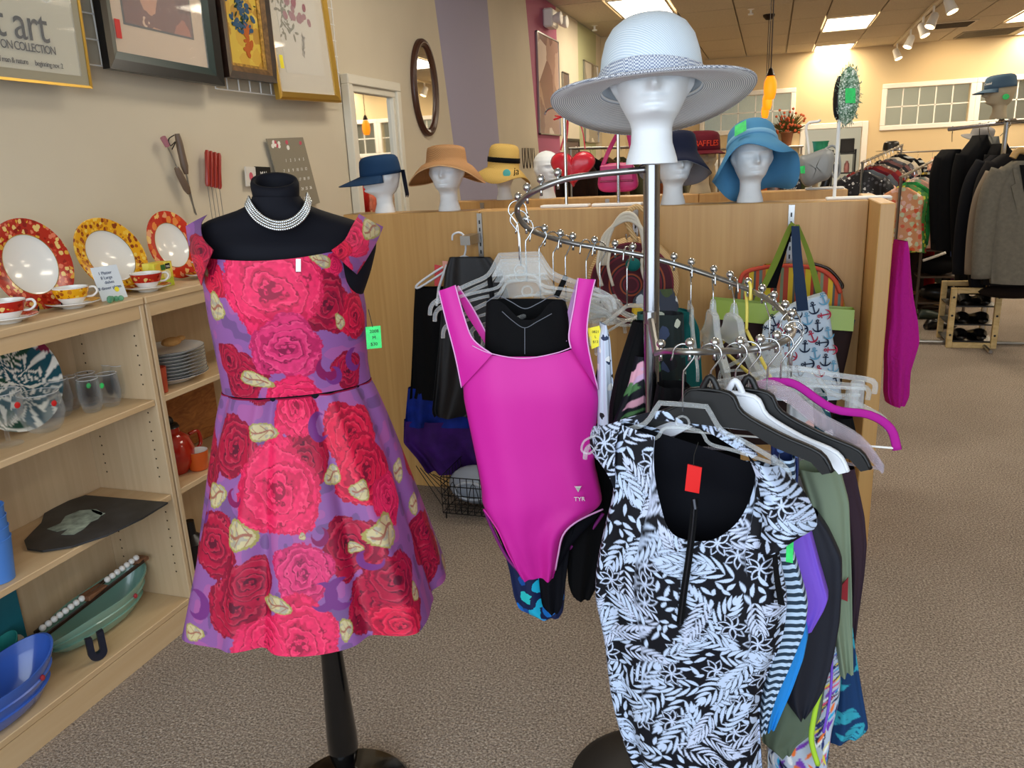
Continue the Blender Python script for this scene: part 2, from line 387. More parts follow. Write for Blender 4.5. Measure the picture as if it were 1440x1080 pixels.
t.bbox((dx[0] - e, BW - .03, 0), (dx[0], BW, dx[3] + e), .008); t.bbox((dx[1], BW - .03, 0), (dx[1] + e, BW, dx[3] + e), .008); t.bbox((dx[0], BW - .03, dx[3]), (dx[1], BW, dx[3] + e), .008)
d = t.build('door_1', M_white); d['kind'] = 'structure'
# office behind the back wall, with its blinds and its own ceiling
M_off = mat('office_wall_paint', 'd8d8cc', .8)
struct(MB().box((-1.9, BW + 2.6, 0), (RW, BW + 2.7, CH)).build('wall_office', M_off))
area('office_lamp', (1.5, BW + 1.4, 3.0), (0, 0, 0), 4, 1.2, 45, (1, .96, .85))
# ---- ceiling: grid of 2 x 4 ft tiles, some of them light panels
M_tile = mat('ceiling_tile', 'c3b7a2', .9, var=.03, vs=40, bs=.3, bscale=160); M_grid = mat('ceiling_grid', 'cfc4b0', .6)
struct(MB().box((LW - .1, FW - .1, CH + .03), (RW + .1, BW + 3, CH + .1)).build('ceiling', M_tile))
ceil = bpy.data.objects['ceiling']
panels = []
tx0, ty0, tw, tl = -1.06 - .61, FW + .0, .61, 1.22
lit = {}
for (x, y) in ((-1.66, 8.55), (.57, 11.1), (.57, 13.8), (2.9, 11.8), (2.9, 6.6), (-1.1, 3.0), (1.2, 3.0), (.57, 6.6), (4.6, 9), (4.6, 3), (3.4, 14.6 - 1.3)):
    panels.append((x, y))
def light_panel(x0, y0, k):
    t = struct(thing('ceiling_light', '', '', (x0 + .26, y0 + .61, CH))); del t['kind']
    lbl = {0: 'square bright ceiling light panel above the white sun hat', 1: 'nearer of the two bright ceiling light panels in line towards the rear wall', 2: 'farther of the two bright ceiling light panels, close to the rear wall', 3: 'bright ceiling light panel cut by the right edge'}.get(k, 'ceiling light panel out of the picture, ' + ['over the front left bookcases', 'over the front aisle', 'above the clothes rails in the middle', 'over the far right aisle', 'over the near right aisle', 'near the right rear wall', 'over the right middle aisle'][k - 4])
    tag(t, lbl, 'ceiling light', 'ceiling light panels')
    ln = 1.16
    fr = MB(); e = .02
    for (a, b) in (((x0, y0), (x0 + .58, y0 + e)), ((x0, y0 + ln - e), (x0 + .58, y0 + ln)), ((x0, y0 + e), (x0 + e, y0 + ln - e)), ((x0 + .58 - e, y0 + e), (x0 + .58, y0 + ln - e))): fr.box((*a, CH - .012), (*b, CH + .004))
    fr.build('frame', M_grid, t)
    MB().box((x0 + e, y0 + e, CH - .004), (x0 + .58 - e, y0 + ln - e, CH + .004)).build('diffuser', emit('light_diffuser', 'fff1d6', 9), t)
    area('panel_light', (x0 + .29, y0 + ln / 2, CH - .02), (0, 0, 0), .5, 1.1, 26 if y0 > 5 else 12, (1, .86, .66) if y0 > 5 else (1, .95, .88))
for k, (x, y) in enumerate(panels): light_panel(x, y, k)
# tile seams
k = 0
ys = np.arange(FW, BW + .1, .62); xs = np.arange(-1.68 - .61, RW, .61)
gx = [-1.68, -1.06, -.45, .16, .56, 1.16, 1.77, 2.38, 2.89, 3.5, 4.1, 4.7, 5.3, 5.9]; gx = [LW] + gx + [RW]
gy = list(np.arange(8.53 - 1.22 * 8, BW, 1.22)); gy = [FW] + [g for g in gy if g > FW + .1] + [BW]
cnt = 0
for i in range(len(gx) - 1):
    for j in range(len(gy) - 1):
        a, b, c, d = gx[i], gx[i + 1], gy[j], gy[j + 1]
    
        # leave openings where a panel sits
        if any(px < b - .03 and px + .58 > a + .03 and py < d - .03 and py + 1.16 > c + .03 for (px, py) in panels):
            hs = [(px, py) for (px, py) in panels if px < b - .03 and px + .58 > a + .03 and py < d - .03 and py + 1.16 > c + .03][0]
            px, py = hs; pieces = []
            if py > c + .03: pieces.append((a, b, c, py))
            if py + 1.16 < d - .03: pieces.append((a, b, py + 1.16, d))
            if px > a + .03: pieces.append((a, px, max(c, py), min(d, py + 1.16)))
            if px + .58 < b - .03: pieces.append((px + .58, b, max(c, py), min(d, py + 1.16)))
        else: pieces = [(a, b, c, d)]
        for (a2, b2, c2, d2) in pieces:
            MB().box((a2 + .009, c2 + .009, CH), (b2 - .009, d2 - .009, CH + .028)).build('ceiling_tile', M_tile, ceil)
# grey return grille and slotted vent
t = thing('air_return', 'flat grey square air return in the ceiling near the right rear', 'vent', (2.9, 14.0, CH))
MB().box((2.55, 13.6, CH - .012), (3.3, 14.3, CH)).build('grille', mat('grey_grille', '8b8272', .7), t)
for q in range(10): MB().box((2.58, 13.64 + q * .065, CH - .018), (3.27, 13.67 + q * .065, CH - .012)).build('louvre', mat('grey_grille2', '6f6656', .7), t)
t = thing('air_vent', 'small slotted metal air vent beside the track lights', 'vent', (2.1, 12.7, CH))
MB().bbox((1.95, 12.4, CH - .012), (2.5, 12.95, CH), .004).build('frame', M_grid, t)
for q in range(7): MB().box((1.99, 12.45 + q * .07, CH - .02), (2.46, 12.48 + q * .07, CH - .012)).build('louvre', mat('dark_slot', '4b4238', .7), t)
for k, p in enumerate(((1056, 13), (836, 36))):
    c = hit(*p, 'z', CH); solo(MB().lathe([(0, CH - .06), (.03, CH - .06), (.03, CH - .045), (.012, CH - .04), (.012, CH - .01), (.04, CH)], 12, (c[0], c[1], 0)), 'sprinkler', M_white, ['small white sprinkler head near the hanging amber lamp', 'small white sprinkler head above the left wall'][k], 'sprinkler')
# baseboard
struct(MB().bbox((LW, 2.9, 0), (LW + .015, 10.9, .1), .004).build('baseboard_left', M_white))
struct(MB().bbox((1.56, BW - .015, 0), (RW, BW, .1), .004).build('baseboard_back', M_white))
# ---- track light
p0, p1 = hit(1318, 0, 'z', CH), hit(1243, 78, 'z', CH); dv = (p1 - p0); dv /= np.linalg.norm(dv)
t = thing('track_light', 'white ceiling track with a row of adjustable spot lamps running to the rear wall', 'track light', tuple(p0))
p0 = p0 - dv * 2.0; sd = np.array([-dv[1], dv[0], 0]) * .018
MB().prism([p0 - sd, p0 + sd, p1 + sd, p1 - sd], (0, 0, -.03)).build('track', M_grid, t)
M_lamp = emit('spot_lamp_face', 'ffd9a0', 14)
for k, (px, py) in enumerate(((1338, 5), (1300, 28), (1283, 42), (1270, 58), (1247, 76))):
    z = CH - .17; c = hit(px, py, 'z', z)
    q = p0 + dv * np.dot(c - p0, dv); q[2] = z; c = q
    aim = np.array([-.35 if k % 2 else .35, -.25, -.9]); aim /= np.linalg.norm(aim)
    MB().tube([(c[0], c[1], CH - .03), (c[0], c[1], CH - .12)], .012, 8).build('stem', M_white, t)
    pth = [c - aim * .07, c - aim * .05, c + aim * .02, c + aim * .09]
    h = MB().tube(pth, [.03, .045, .05, .06], 14).build('lamp_head', M_white, t, auto=40)
    MB().tube([c + aim * .0905, c + aim * .094], [.05, .05], 14).build('bulb', M_lamp, h)
    l = bpy.data.lights.new('spot', 'SPOT'); l.energy = 45; l.color = (1, .8, .55); l.spot_size = math.radians(70); l.spot_blend = .6; l.shadow_soft_size = .05
    o = bpy.data.objects.new('spot', l); COL.objects.link(o); o.location = tuple(c + aim * .12); o.rotation_euler = Vector((aim if k else aim)).to_track_quat('-Z', 'Y').to_euler()
# unseen spots added to warm the rear wall, without lamp bodies
for x, y in ((.9, 13.5), (2.6, 13.4)):
    l = bpy.data.lights.new('added_wash', 'SPOT'); l.energy = 60; l.color = (1, .76, .48); l.spot_size = math.radians(100); l.spot_blend = .8; l.shadow_soft_size = .08
    o = bpy.data.objects.new('added_wash', l); COL.objects.link(o); o.location = (x, y, 2.95); o.rotation_euler = Vector((0, .8, -.6)).to_track_quat('-Z', 'Y').to_euler()
# ---- three amber pendants, one behind the other
M_amber = emit('amber_glass_glow', 'ff8e14', 1.35); M_bronze = mat('dark_bronze', '2b1d14', .4, .6)
for k, (px, py, z) in enumerate(((1083, 124, 0), (1079, 143, 0), (1076, 157, 0))):
    y = (6.2, 8.2, 10.4)[k]; c = hit(px, py, 'y', y); r = .055
    t = thing('pendant_lamp', 'amber glass pendant lamp on a thin cord, ' + ['nearest and highest of the three', 'middle one of the three', 'farthest and lowest of the three'][k], 'pendant lamp', (c[0], c[1], CH), group='amber pendants')
    MB().lathe([(.0, CH - .06), (.035, CH - .055), (.065, CH - .02), (.068, CH)], 16, (c[0], c[1], 0)).build('canopy', M_bronze, t, smooth=True)
    MB().tube([(c[0], c[1], CH - .05), (c[0], c[1], c[2] + .10)], .004, 6).build('cord', M_bronze, t)
    MB().lathe([(.004, .14), (.015, .125), (.028, .09), (.033, .085)], 16, tuple(c)).build('socket_cap', M_bronze, t, smooth=True)
    MB().lathe([(.024, .08), (.040, .045), (.044, .01), (.042, -.03), (.032, -.07), (.025, -.075), (.0, -.07)], 20, tuple(c)).build('lamp_shade', M_amber, t, smooth=True)
# ================================================================== BOOKCASES
def bookcase(y0, y1, label):
    x0, x1 = LW + .01, -1.86
    t = thing('bookcase', label, 'bookcase', ((x0 + x1) / 2, (y0 + y1) / 2, 0), group='maple bookcases')
    MB().bbox((x0, y0 + .001, 0), (x1, y0 + .019, 1.13), .002).build('side_panel', M_maple_v, t)
    MB().bbox((x0, y1 - .019, 0), (x1, y1 - .001, 1.13), .002).build('side_panel', M_maple_v, t)
    MB().bbox((x0, y0 + .001, 1.13), (x1 + .004, y1 - .001, 1.153), .003).build('top_board', M_maple, t)
    MB().box((x1 - .022, y0 + .02, 1.088), (x1 - .003, y1 - .02, 1.1295)).build('apron', M_maple, t)
    MB().box((x0 + .001, y0 + .02, .06), (x0 + .008, y1 - .02, 1.129)).build('back_panel', M_maple_v, t)
    for z in (.822, .492, .102): MB().bbox((x0 + .009, y0 + .0195, z - .02), (x1 - .004, y1 - .0195, z), .002).build('shelf', M_maple, t)
    MB().box((x1 - .02, y0 + .02, 0), (x1 - .004, y1 - .02, .081)).build('kick_board', M_maple, t)
    h = MB()
    for yy, d in ((y1 - .0192, -1), (y0 + .0192, 1)):
        for x in (x1 - .04, x0 + .05):
            for z in np.arange(.2, 1.05, .032):
                if min(abs(z - s) for s in (.822, .492)) < .03: continue
                h.box((x - .0025, yy, z - .0025), (x + .0025, yy + d * .0006, z + .0025))
    h.build('peg_holes', mat('hole_dark', '3b2c1e', .9), t)['kind'] = 'stuff'
bookcase(1.055, 1.97, 'low maple bookcase at the left edge, holding glassware and boat-shaped bowls')
bookcase(1.975, 2.885, 'low maple bookcase partly behind the rose-print dress, holding a plate stack')
# ================================================================== PARTITIONS
PT = 1.315; PY = 3.26
def partition(y, x0, x1, label, endpanel):
    t = thing('partition', label, 'partition', ((x0 + x1) / 2, y, 0))
    n = 3; w = (x1 - x0) / n
    sx = [x0, hit(676, 330, 'y', y)[0], hit(894, 310, 'y', y)[0], x1] if endpanel else [x0, x0 + w, x0 + 2 * w, x1]
    for k in range(n): MB().bbox((sx[k] + .001, y, .0), (sx[k + 1] - .001, y + .16, PT), .003).build('panel', M_ply, t)
    for xx in ([hit(676, 330, 'y', y)[0], hit(894, 310, 'y', y)[0], hit(1113, 300, 'y', y)[0]] if endpanel else [x0 + w * .33, x0 + w * 1.33, x0 + w * 2.33]):
        t2 = MB().box((xx - .011, y - .008, .1), (xx + .011, y - .0005, PT - .01)).build('slotted_standard', M_steel, t)
        sl = MB()
        for z in np.arange(.14, PT - .04, .032): sl.box((xx - .003, y - .0092, z), (xx + .003, y - .0081, z + .016))
        sl.build('slot', M_black, t2)['kind'] = 'stuff'
    if endpanel: MB().bbox((x1 + .0005, y - .31, 0), (x1 + .05, y + .40, PT + .005), .003).build('end_panel', M_ply, t)
partition(PY, -1.86, .355, 'long chest-high maple partition behind the racks with hats along its top', True)
partition(4.2, -1.75, .36, 'second maple partition, parallel behind the first and carrying the bald head', False)
# ================================================================== LEFT WALL: grid, pictures, mirrors
def wgrid(y0, y1, z0, z1, label):
    t = thing('wire_grid', label, 'display grid', (LW + .03, (y0 + y1) / 2, z0), group='white wire grids on the left wall')
    x = LW + .03; n = int(round((y1 - y0) / .076)); m = int(round((z1 - z0) / .076))
    for k in range(n + 1): yy = y0 + (y1 - y0) * k / n; MB().tube([(x, yy, z0), (x, yy, z1)], .003, 5).build('upright_wire', M_wirewhite, t)
    for k in range(m + 1): zz = z0 + (z1 - z0) * k / m; MB().tube([(x + .005, y0, zz), (x + .005, y1, zz)], .003, 5).build('cross_wire', M_wirewhite, t)
g = hit(477, 146, 'x', LW + .03)
wgrid(hit(20, 60, 'x', LW + .03)[1], hit(165, 100, 'x', LW + .03)[1] + .1, 1.88, 2.6, 'white wire display grid behind the lettered poster')
wgrid(hit(300, 100, 'x', LW + .03)[1], g[1] + .02, 1.85, 2.6, 'white wire display grid behind the two gold-framed pictures')
M_gold = mat('gold_frame', 'c9a24a', .3, .8); M_agold = mat('antique_gold', 'a5803c', .4, .6, var=.25, vs=60); M_dwood = mat('dark_frame_wood', '2a1a12', .35, var=.3, vs=30); M_pglass = clear('picture_glass', 'ffffff', .02, .05)
def picture(name, label, BL, BR, topL, topR, h, bars, mats, thick=.025, glass=True, xoff=.06):
    """frame whose lower corners sit at two sighted places on the wall grid; the frame leans a little"""
    X = LW + xoff; a, b = hit(*BL, 'x', X), hit(*BR, 'x', X)
    up = np.zeros(3)
    for p, q in ((topL, a), (topR, b)):
        if p is not None: w_ = hit(p[0], p[1], 'y', q[1]) - q; up += w_ / np.linalg.norm(w_)
    up = up / np.linalg.norm(up); U = (b - a); wd = np.linalg.norm(U); U = U / wd; N = np.cross(U, up); N /= np.linalg.norm(N); up = np.cross(N, U)
    if N[0] < 0: N = -N
    # keep behind corners clear of the wall
    top = a + up * h; d = (LW + .012) - min(top[0], a[0]) + 0
    if d > 0: a = a + np.array([d, 0, 0])
    t = thing(name, label, 'picture', tuple(a + U * wd / 2))
    def P(s, v, k): return a + U * s + up * v + N * k
    def ring(i0, i1, d0, d1, m, nm):
        e0, e1 = i0, i1; mb = MB()
        for (s0, v0, s1, v1, s2, v2, s3, v3) in ((e0, e0, wd - e0, e0, wd - e1, e1, e1, e1), (e1, h - e1, wd - e1, h - e1, wd - e0, h - e0, e0, h - e0), (e0, e0, e1, e1, e1, h - e1, e0, h - e0), (wd - e1, e1, wd - e0, e0, wd - e0, h - e0, wd - e1, h - e1)):
            f = [(s0, v0), (s1, v1), (s2, v2), (s3, v3)]
            dep = [d0 if abs(s - e0) < 1e-6 or abs(s - wd + e0) < 1e-6 or abs(v - e0) < 1e-6 or abs(v - h + e0) < 1e-6 else d1 for s, v in f]
            mb.hexa([P(s, v, 0) for s, v in f] + [P(s, v, k) for (s, v), k in zip(f, dep)])
        return mb.build(nm, m, t)
    for (i0, i1, d0, d1, m, nm) in bars: ring(i0, i1, d0, d1, m, nm)
    il = bars[-1][1]
    MB().hexa([P(il - .002, il - .002, .002), P(wd - il + .002, il - .002, .002), P(wd - il + .002, h - il + .002, .002), P(il - .002, h - il + .002, .002), P(il - .002, il - .002, .006), P(wd - il + .002, il - .002, .006), P(wd - il + .002, h - il + .002, .006), P(il - .002, h - il + .002, .006)]).build('mat_board', mats, t)
    if glass: MB().hexa([P(il, il, .0105), P(wd - il, il, .0105), P(wd - il, h - il, .0105), P(il, h - il, .0105), P(il, il, .012), P(wd - il, il, .012), P(wd - il, h - il, .012), P(il, h - il, .012)]).build('glass_pane', M_pglass, t)
    return t, P, U, up, N, wd
def rect_on(P, s0, v0, s1, v1, k, m, nm, t, th=.0012):
    return MB().hexa([P(s0, v0, k), P(s1, v0, k), P(s1, v1, k), P(s0, v1, k), P(s0, v0, k + th), P(s1, v0, k + th), P(s1, v1, k + th), P(s0, v1, k + th)]).build(nm, m, t)
M_ink = mat('dark_ink', '35332f', .7); M_redtag = mat('red_tag', 'cf1f1f', .4); M_yeltag = mat('yellow_tag', 'f0e022', .5); M_greentag = mat('green_tag', '35d86c', .5, var=.08, vs=60)
# 1 lettered poster
t, P, U, up, N, wd = picture('lettered_poster', 'gold-edged poster with large serif lettering, at the top left corner', (-250, 87), (126, 125), None, (107, 0), .55, [(0, .008, .014, .012, M_gold, 'frame'), (.008, .035, .009, .008, mat('greige_mat', 'a59d86', .7), 'border_mat')], mat('poster_cream', 'cfc9b2', .7))
O = a0 = P(0, 0, 0)
def on_pic(px, py, P=P, wd=wd, U=U, up=up, N=N):
    h_ = hitp(px, py, P(0, 0, .009), N); r = h_ - P(0, 0, .009); return h_
for s, p, sz, sp in (('t art', (30, 34), .135, .95), ('NTON COLLECTION', (34, 66), .034, .8), ('of man & nature      beginning nov. 2', (44, 88), .0215, .9)):
    e1 = on_pic(p[0] + 30, p[1] + 30 * .16); e0 = on_pic(*p)
    text_mb(s, sz, e0 + N * .0005, U, up, .0004, 'CENTER', .82, sp).build('lettering', M_ink, t)
MB().tube([on_pic(56, -8), on_pic(60, 0), on_pic(66, 4), on_pic(71, 1), on_pic(71, -8)], .002, 5).build('drawn_line', M_white, t)
# 2 black frame
t, P, U, up, N, wd = picture('framed_print', 'black and dark green frame around a russet abstract print with a red tag', (145, 97), (308, 122), (131, 0), (288, 0), .62, [(0, .035, .03, .022, mat('black_frame', '0c0d0f', .3), 'frame'), (.035, .062, .022, .012, mat('green_black_frame', '16302e', .3), 'inner_moulding')], mat('peach_mat', 'd8bfa2', .8))
rect_on(P, .115, .155, wd - .125, .60, .0065, M_black, 'print_edge', t)
rect_on(P, .122, .162, wd - .132, .60, .008, spots('russet_print', '6d2f1b', ['a85a3a', 'c98c66', '8a3f25', 'd9b08e', '5a2013'], 9, .5), 'print', t, .0008)
rect_on(P, .068, .105, .092, .165, .0125, M_redtag, 'price_tag', t)
# 3 ornate brown frame, blue flowers on yellow
t, P, U, up, N, wd = picture('floral_painting', 'brown and gold framed painting of blue flowers on a yellow ground', (313, 109), (382, 118), (300, 0), (368, 0), .60, [(0, .028, .035, .03, M_dwood, 'frame'), (.028, .05, .03, .02, mat('bronze_moulding', '6e5130', .4, .3, var=.2, vs=50), 'moulding'), (.05, .062, .018, .012, M_agold, 'gilt_slip')], spots('yellow_ground', 'd6b53f', ['cfa436', 'e0c458', 'b98a2c'], 14, .5), glass=False)
def blobs(P, cs, k, nm, m, t, smin, smax, squash=.6):
    mb = MB()
    for (s, v) in cs:
        r = rnd.uniform(smin, smax); a = rnd.uniform(0, PI); n = 8; kk = k + rnd.uniform(0, .0012)
        pts = [(s + r * math.cos(q) * math.cos(a) - r * squash * math.sin(q) * math.sin(a), v + r * math.cos(q) * math.sin(a) + r * squash * math.sin(q) * math.cos(a)) for q in [2 * PI * i / n for i in range(n)]]
        mb.prism([P(x, y, kk) for x, y in pts], N * .0006)
    o = mb.build(nm, m, t); o['kind'] = 'stuff'; return o
cx = wd / 2
def cloud(n, fx, fy): return [(cx + rnd.gauss(0, fx), fy(rnd.random())) for _ in range(n)]
ins = [(min(max(s, .075), wd - .075), v) for s, v in cloud(90, wd * .13, lambda q: .19 + q * .38)]
blobs(P, ins, .0068, 'painted_petals', mat('slate_blue_paint', '3c5a78', .7), t, .008, .02)
blobs(P, [(min(max(s, .075), wd - .075), v) for s, v in cloud(60, wd * .15, lambda q: .2 + q * .38)], .0075, 'painted_leaves', mat('deep_green_paint', '1f3b30', .7), t, .005, .014, .3)
blobs(P, [(cx + rnd.gauss(.015, .012), .1 + .12 * rnd.random()) for _ in range(26)], .0068, 'painted_vase', mat('terracotta_paint', 'b9622c', .7), t, .012, .02)
# 4 gold frame botanical
t, P, U, up, N, wd = picture('botanical_print', 'bright gold framed botanical print of a dark red bouquet with a yellow tag', (388, 140), (475, 145), (372, 0), (450, 0), .62, [(0, .010, .022, .028, M_gold, 'frame'), (.010, .034, .028, .018, M_gold, 'inner_moulding')], mat('warm_white_mat', 'c9c0ac', .8), xoff=.075)
rect_on(P, .11, .12, wd - .10, .60, .0065, mat('print_paper', 'cdc6b6', .8), 'print', t)
blobs(P, [(cx - .01 + rnd.gauss(0, .02 + .1 * abs(q - .3)), .27 + .28 * q) for q in [rnd.random() for _ in range(80)]], .008, 'printed_leaves', mat('olive_ink', '5c5a3a', .8), t, .008, .02, .4)
cx = wd / 2
blobs(P, [(cx - .01 + rnd.gauss(0, .05), .33 + .22 * rnd.random()) for _ in range(26)], .0088, 'printed_flowers', mat('wine_ink', '8b3a4b', .8), t, .012, .026, .8)
blobs(P, [(cx + rnd.gauss(0, .006) + .02 * q, .2 + .1 * q) for q in [rnd.random() for _ in range(26)]], .0085, 'printed_stems', mat('stem_ink', '4d4632', .8), t, .010, .016, .12)
rect_on(P, .036, .13, .062, .185, .029, M_yeltag, 'price_tag', t)
# white mirror
M_mirror = mat('mirror_glass', 'e6e9ea', .02, 1)
def wallframe(px_tl, px_tr, px_br, px_bl, x, inset, name, label, cat, framemat, innermat, innername, steps):
    A = [hit(*p, 'x', x) for p in (px_bl, px_br, px_tr, px_tl)]; t = thing(name, label, cat, tuple((A[0] + A[1]) / 2)); c = sum(A) / 4
    y0 = (A[0][1] + A[3][1]) / 2; y1 = (A[1][1] + A[2][1]) / 2; z0 = (A[0][2] + A[1][2]) / 2; z1 = (A[2][2] + A[3][2]) / 2
    for k, (i0, i1, d) in enumerate(steps):
        fr = MB(); xx = LW + .004
        for (p, q, r, s) in ((y0 + i0, y1 - i0, z0 + i0, z0 + i1), (y0 + i0, y1 - i0, z1 - i1, z1 - i0), (y0 + i0, y0 + i1, z0 + i1, z1 - i1), (y1 - i1, y1 - i0, z0 + i1, z1 - i1)): fr.bbox((xx, p, r), (LW + d, q, s), .004)
        fr.build('frame' if k == 0 else 'inner_moulding', framemat, t)
    i1 = steps[-1][1]; MB().box((LW + .006, y0 + i1, z0 + i1), (LW + .012, y1 - i1, z1 - i1)).build(innername, innermat, t); return t
wallframe((487, 103), (559, 118), (575, 330), (503, 340), LW + .03, 0, 'wall_mirror', 'tall mirror in a moulded white frame on the left wall behind the navy cap', 'mirror', mat('ivory_frame', 'ddd8c8', .45), M_mirror, 'mirror_glass', [(0, .05, .05), (.05, .085, .035)])
# oval mirror
c = (hit(599, 124, 'x', LW + .02)); hz = .30; hy = .195
t = thing('oval_mirror', 'oval mirror in a ridged dark brown frame on the left wall', 'mirror', (LW + .01, c[1], c[2] - hz))
th0 = .0
def oval(prof, nm, m, cap=False):
    mb = MB()
    for r, d in prof:
        for k in range(48):
            a = 2 * PI * k / 48; mb.v.append((LW + d, c[1] + (hy - r) * math.cos(a), c[2] + (hz - r) * math.sin(a)))
    for i in range(len(prof) - 1):
        for k in range(48): l = (k + 1) % 48; mb.face(i * 48 + k, i * 48 + l, (i + 1) * 48 + l, (i + 1) * 48 + k)
    if cap: mb.face(*range((len(prof) - 1) * 48, len(prof) * 48))
    mb.build(nm, m, t, smooth=not cap)
oval([(0, .003), (0, .022), (.006, .032), (.013, .028), (.018, .034), (.026, .036), (.032, .027), (.04, .028), (.048, .02), (.052, .012)], 'frame', mat('walnut_frame', '43251a', .3))
oval([(.05, .008), (.05, .014)], 'mirror_glass', M_mirror, True)
# portraits and notices further along the wall
def wallpic(a, b, c_, d, name, label, m, border=.012, fm=None):
    A = [hit(*p, 'x', LW + .02) for p in (a, b, c_, d)]; y0 = min(A[0][1], A[3][1]); y1 = max(A[1][1], A[2][1]); z1 = (A[0][2] + A[1][2]) / 2; z0 = (A[2][2] + A[3][2]) / 2
    t = thing(name, label, 'picture', (LW + .01, (y0 + y1) / 2, z0)); fr = MB()
    for (p, q, r, s) in ((y0, y1, z0, z0 + border), (y0, y1, z1 - border, z1), (y0, y0 + border, z0, z1), (y1 - border, y1, z0, z1)): fr.box((LW + .002, p, r), (LW + .022, q, s))
    fr.build('frame', fm or M_steel, t); MB().box((LW + .003, y0 + border, z0 + border), (LW + .015, y1 - border, z1 - border)).build('print', m, t); return t
wallpic((755, 38), (785, 62), (789, 190), (762, 190), 'portrait_poster', 'large blurred pinkish-grey portrait poster on the rose wall band', spots('portrait_tones', 'a8877c', ['c4a596', '8c6a64', 'd8c6bb', 'b59aa0'], 2.2, .6, .2))
wallpic((822, 85), (841, 92), (841, 200), (824, 202), 'portrait_poster', 'grey-toned portrait poster on the sage wall band behind the sun hat', spots('portrait_tones2', '9a9385', ['c9c0b0', '6f685e', 'e2dccd'], 2.6, .6, .2))
wallpic((792, 100), (800, 104), (801, 150), (794, 150), 'small_poster', 'small dark poster between the two portraits on the left wall', mat('dusky_poster', '6b5a52', .4))
# emergency light
c = hit(776, 26, 'x', LW + .06)
t = thing('emergency_light', 'white twin-head emergency light high on the rose band', 'emergency light', (LW, c[1], c[2] - .12))
MB().bbox((LW + .001, c[1] - .13, c[2] - .09), (LW + .10, c[1] + .1, c[2] + .08), .015).build('housing', M_white, t)
for s in (-.1, .14): MB().lathe([(.0, 0), (.03, .0), (.055, .05), (.06, .08), (.05, .085), (0, .08)], 16, (LW + .1, c[1] + s, c[2] - .02), ax='x').build('lamp_head', M_white, t, auto=40)
# ================================================================== ON THE BOOKCASE TOPS
TZ = 1.1535
def bowlprof(r0, r1, h, th): return [(0, .0), (r0, .0), (r0 * 1.25, h * .18), (r1 * .85, h * .6), (r1, h), (r1 - th, h), (r1 * .85 - th, h * .62), (r0 * 1.1, h * .22 + th), (0, h * .12 + th)]
M_china = mat('white_china', 'efeee9', .12, coat=.3)
def rimmat(name, base, cols, sc): return spots(name, base, cols, sc * 1.25, .52, .18)
R_red = rimmat('red_floral_rim', 'b3291a', ['d9a23a', 'e07a5a', '8f1a10', 'e8c77a', 'c94a30'], 55)
R_yel = rimmat('yellow_floral_rim', 'e8a91a', ['a5521a', 'f0c040', 'c77a18', '8a3c14', 'f2cf5a'], 60)
R_pais = rimmat('paisley_rim', 'c8331c', ['e8a070', 'd9541a', 'f0c070', 'b82214', 'e88a40'], 28)
def platter(name, label, px, R_, yaw_r, rim, scale=(1, 1), zc=None, x=-2.06, wide=.72):
    """plate standing on edge, leaning on the wall"""
    c = hit(*px, 'x', x); cz = TZ + R_ * scale[1] * .985
    t = thing(name, label, 'plate', (c[0], c[1], TZ))
    lean = math.radians(12)
    prof_c = [(0, .004), (R_ * wide * .93, .004), (R_ * wide, .008), (R_ * wide, .013)]
    def fn(r, z, a, p):
        y, zz = p[0] * scale[0], p[1] * scale[1]
        ca, sa = math.cos(yaw_r), math.sin(yaw_r); y, zz = y * ca - zz * sa, y * sa + zz * ca
        return (z * math.cos(lean) - zz * math.sin(lean), y, zz * math.cos(lean) + z * math.sin(lean))
    MB().lathe([(0, 0), (R_ * wide * .8, -.003), (R_ * wide * .8, -.009), (R_ * wide * .85, -.009), (R_, .017), (R_, .02), (R_ * wide, .011), (R_ * wide * .9, .006), (0, .006)], 56, (c[0], c[1], cz), fn).build('dish', M_china, t, auto=50)
    MB().lathe([(R_ * wide * 1.0, .0118), (R_ * .985, .0204), (R_ * 1.004, .0205), (R_ * 1.006, .017)], 56, (c[0], c[1], cz), fn).build('patterned_rim', rim, t, auto=60)
    MB().lathe([(R_ * wide * .99, .0115), (R_ * wide, .0128), (R_ * wide * 1.015, .0122)], 56, (c[0], c[1], cz), fn).build('gilt_line', M_agold, t, smooth=True)
    return t, c
platter('dinner_plate', 'large plate with a dark red floral rim standing at the far left', (38, 362), .132, 0, R_red, x=-2.03, wide=.66)
platter('serving_platter', 'oval platter with a yellow floral rim standing behind the note card', (151, 352), .128, -.45, R_yel, (1.12, .93), x=-2.05, wide=.68)
platter('dinner_plate', 'round plate with an orange-red paisley rim beside the yellow tea box', (238, 340), .122, 0, R_pais, x=-2.06, wide=.66)
for px, nm in (((62, 426), 'a'), ((120, 425), 'b')):
    c = hit(*px, 'x', -1.99)
w = MB(); c = hit(57, 424, 'x', -2.0); c[2] = TZ
w.tube([(c[0] - .06, c[1] - .04, TZ + .10), (c[0] - .06, c[1] - .04, TZ + .004), (c[0] + .03, c[1] - .04, TZ + .003), (c[0] + .035, c[1] - .04, TZ + .02)], .0022, 6); w.tube([(c[0] - .06, c[1] + .04, TZ + .10), (c[0] - .06, c[1] + .04, TZ + .004), (c[0] + .03, c[1] + .04, TZ + .003), (c[0] + .035, c[1] + .04, TZ + .02)], .0022, 6)
solo(w, 'plate_stand', M_black, 'thin black wire stand under the dark red floral plate', 'plate stand')
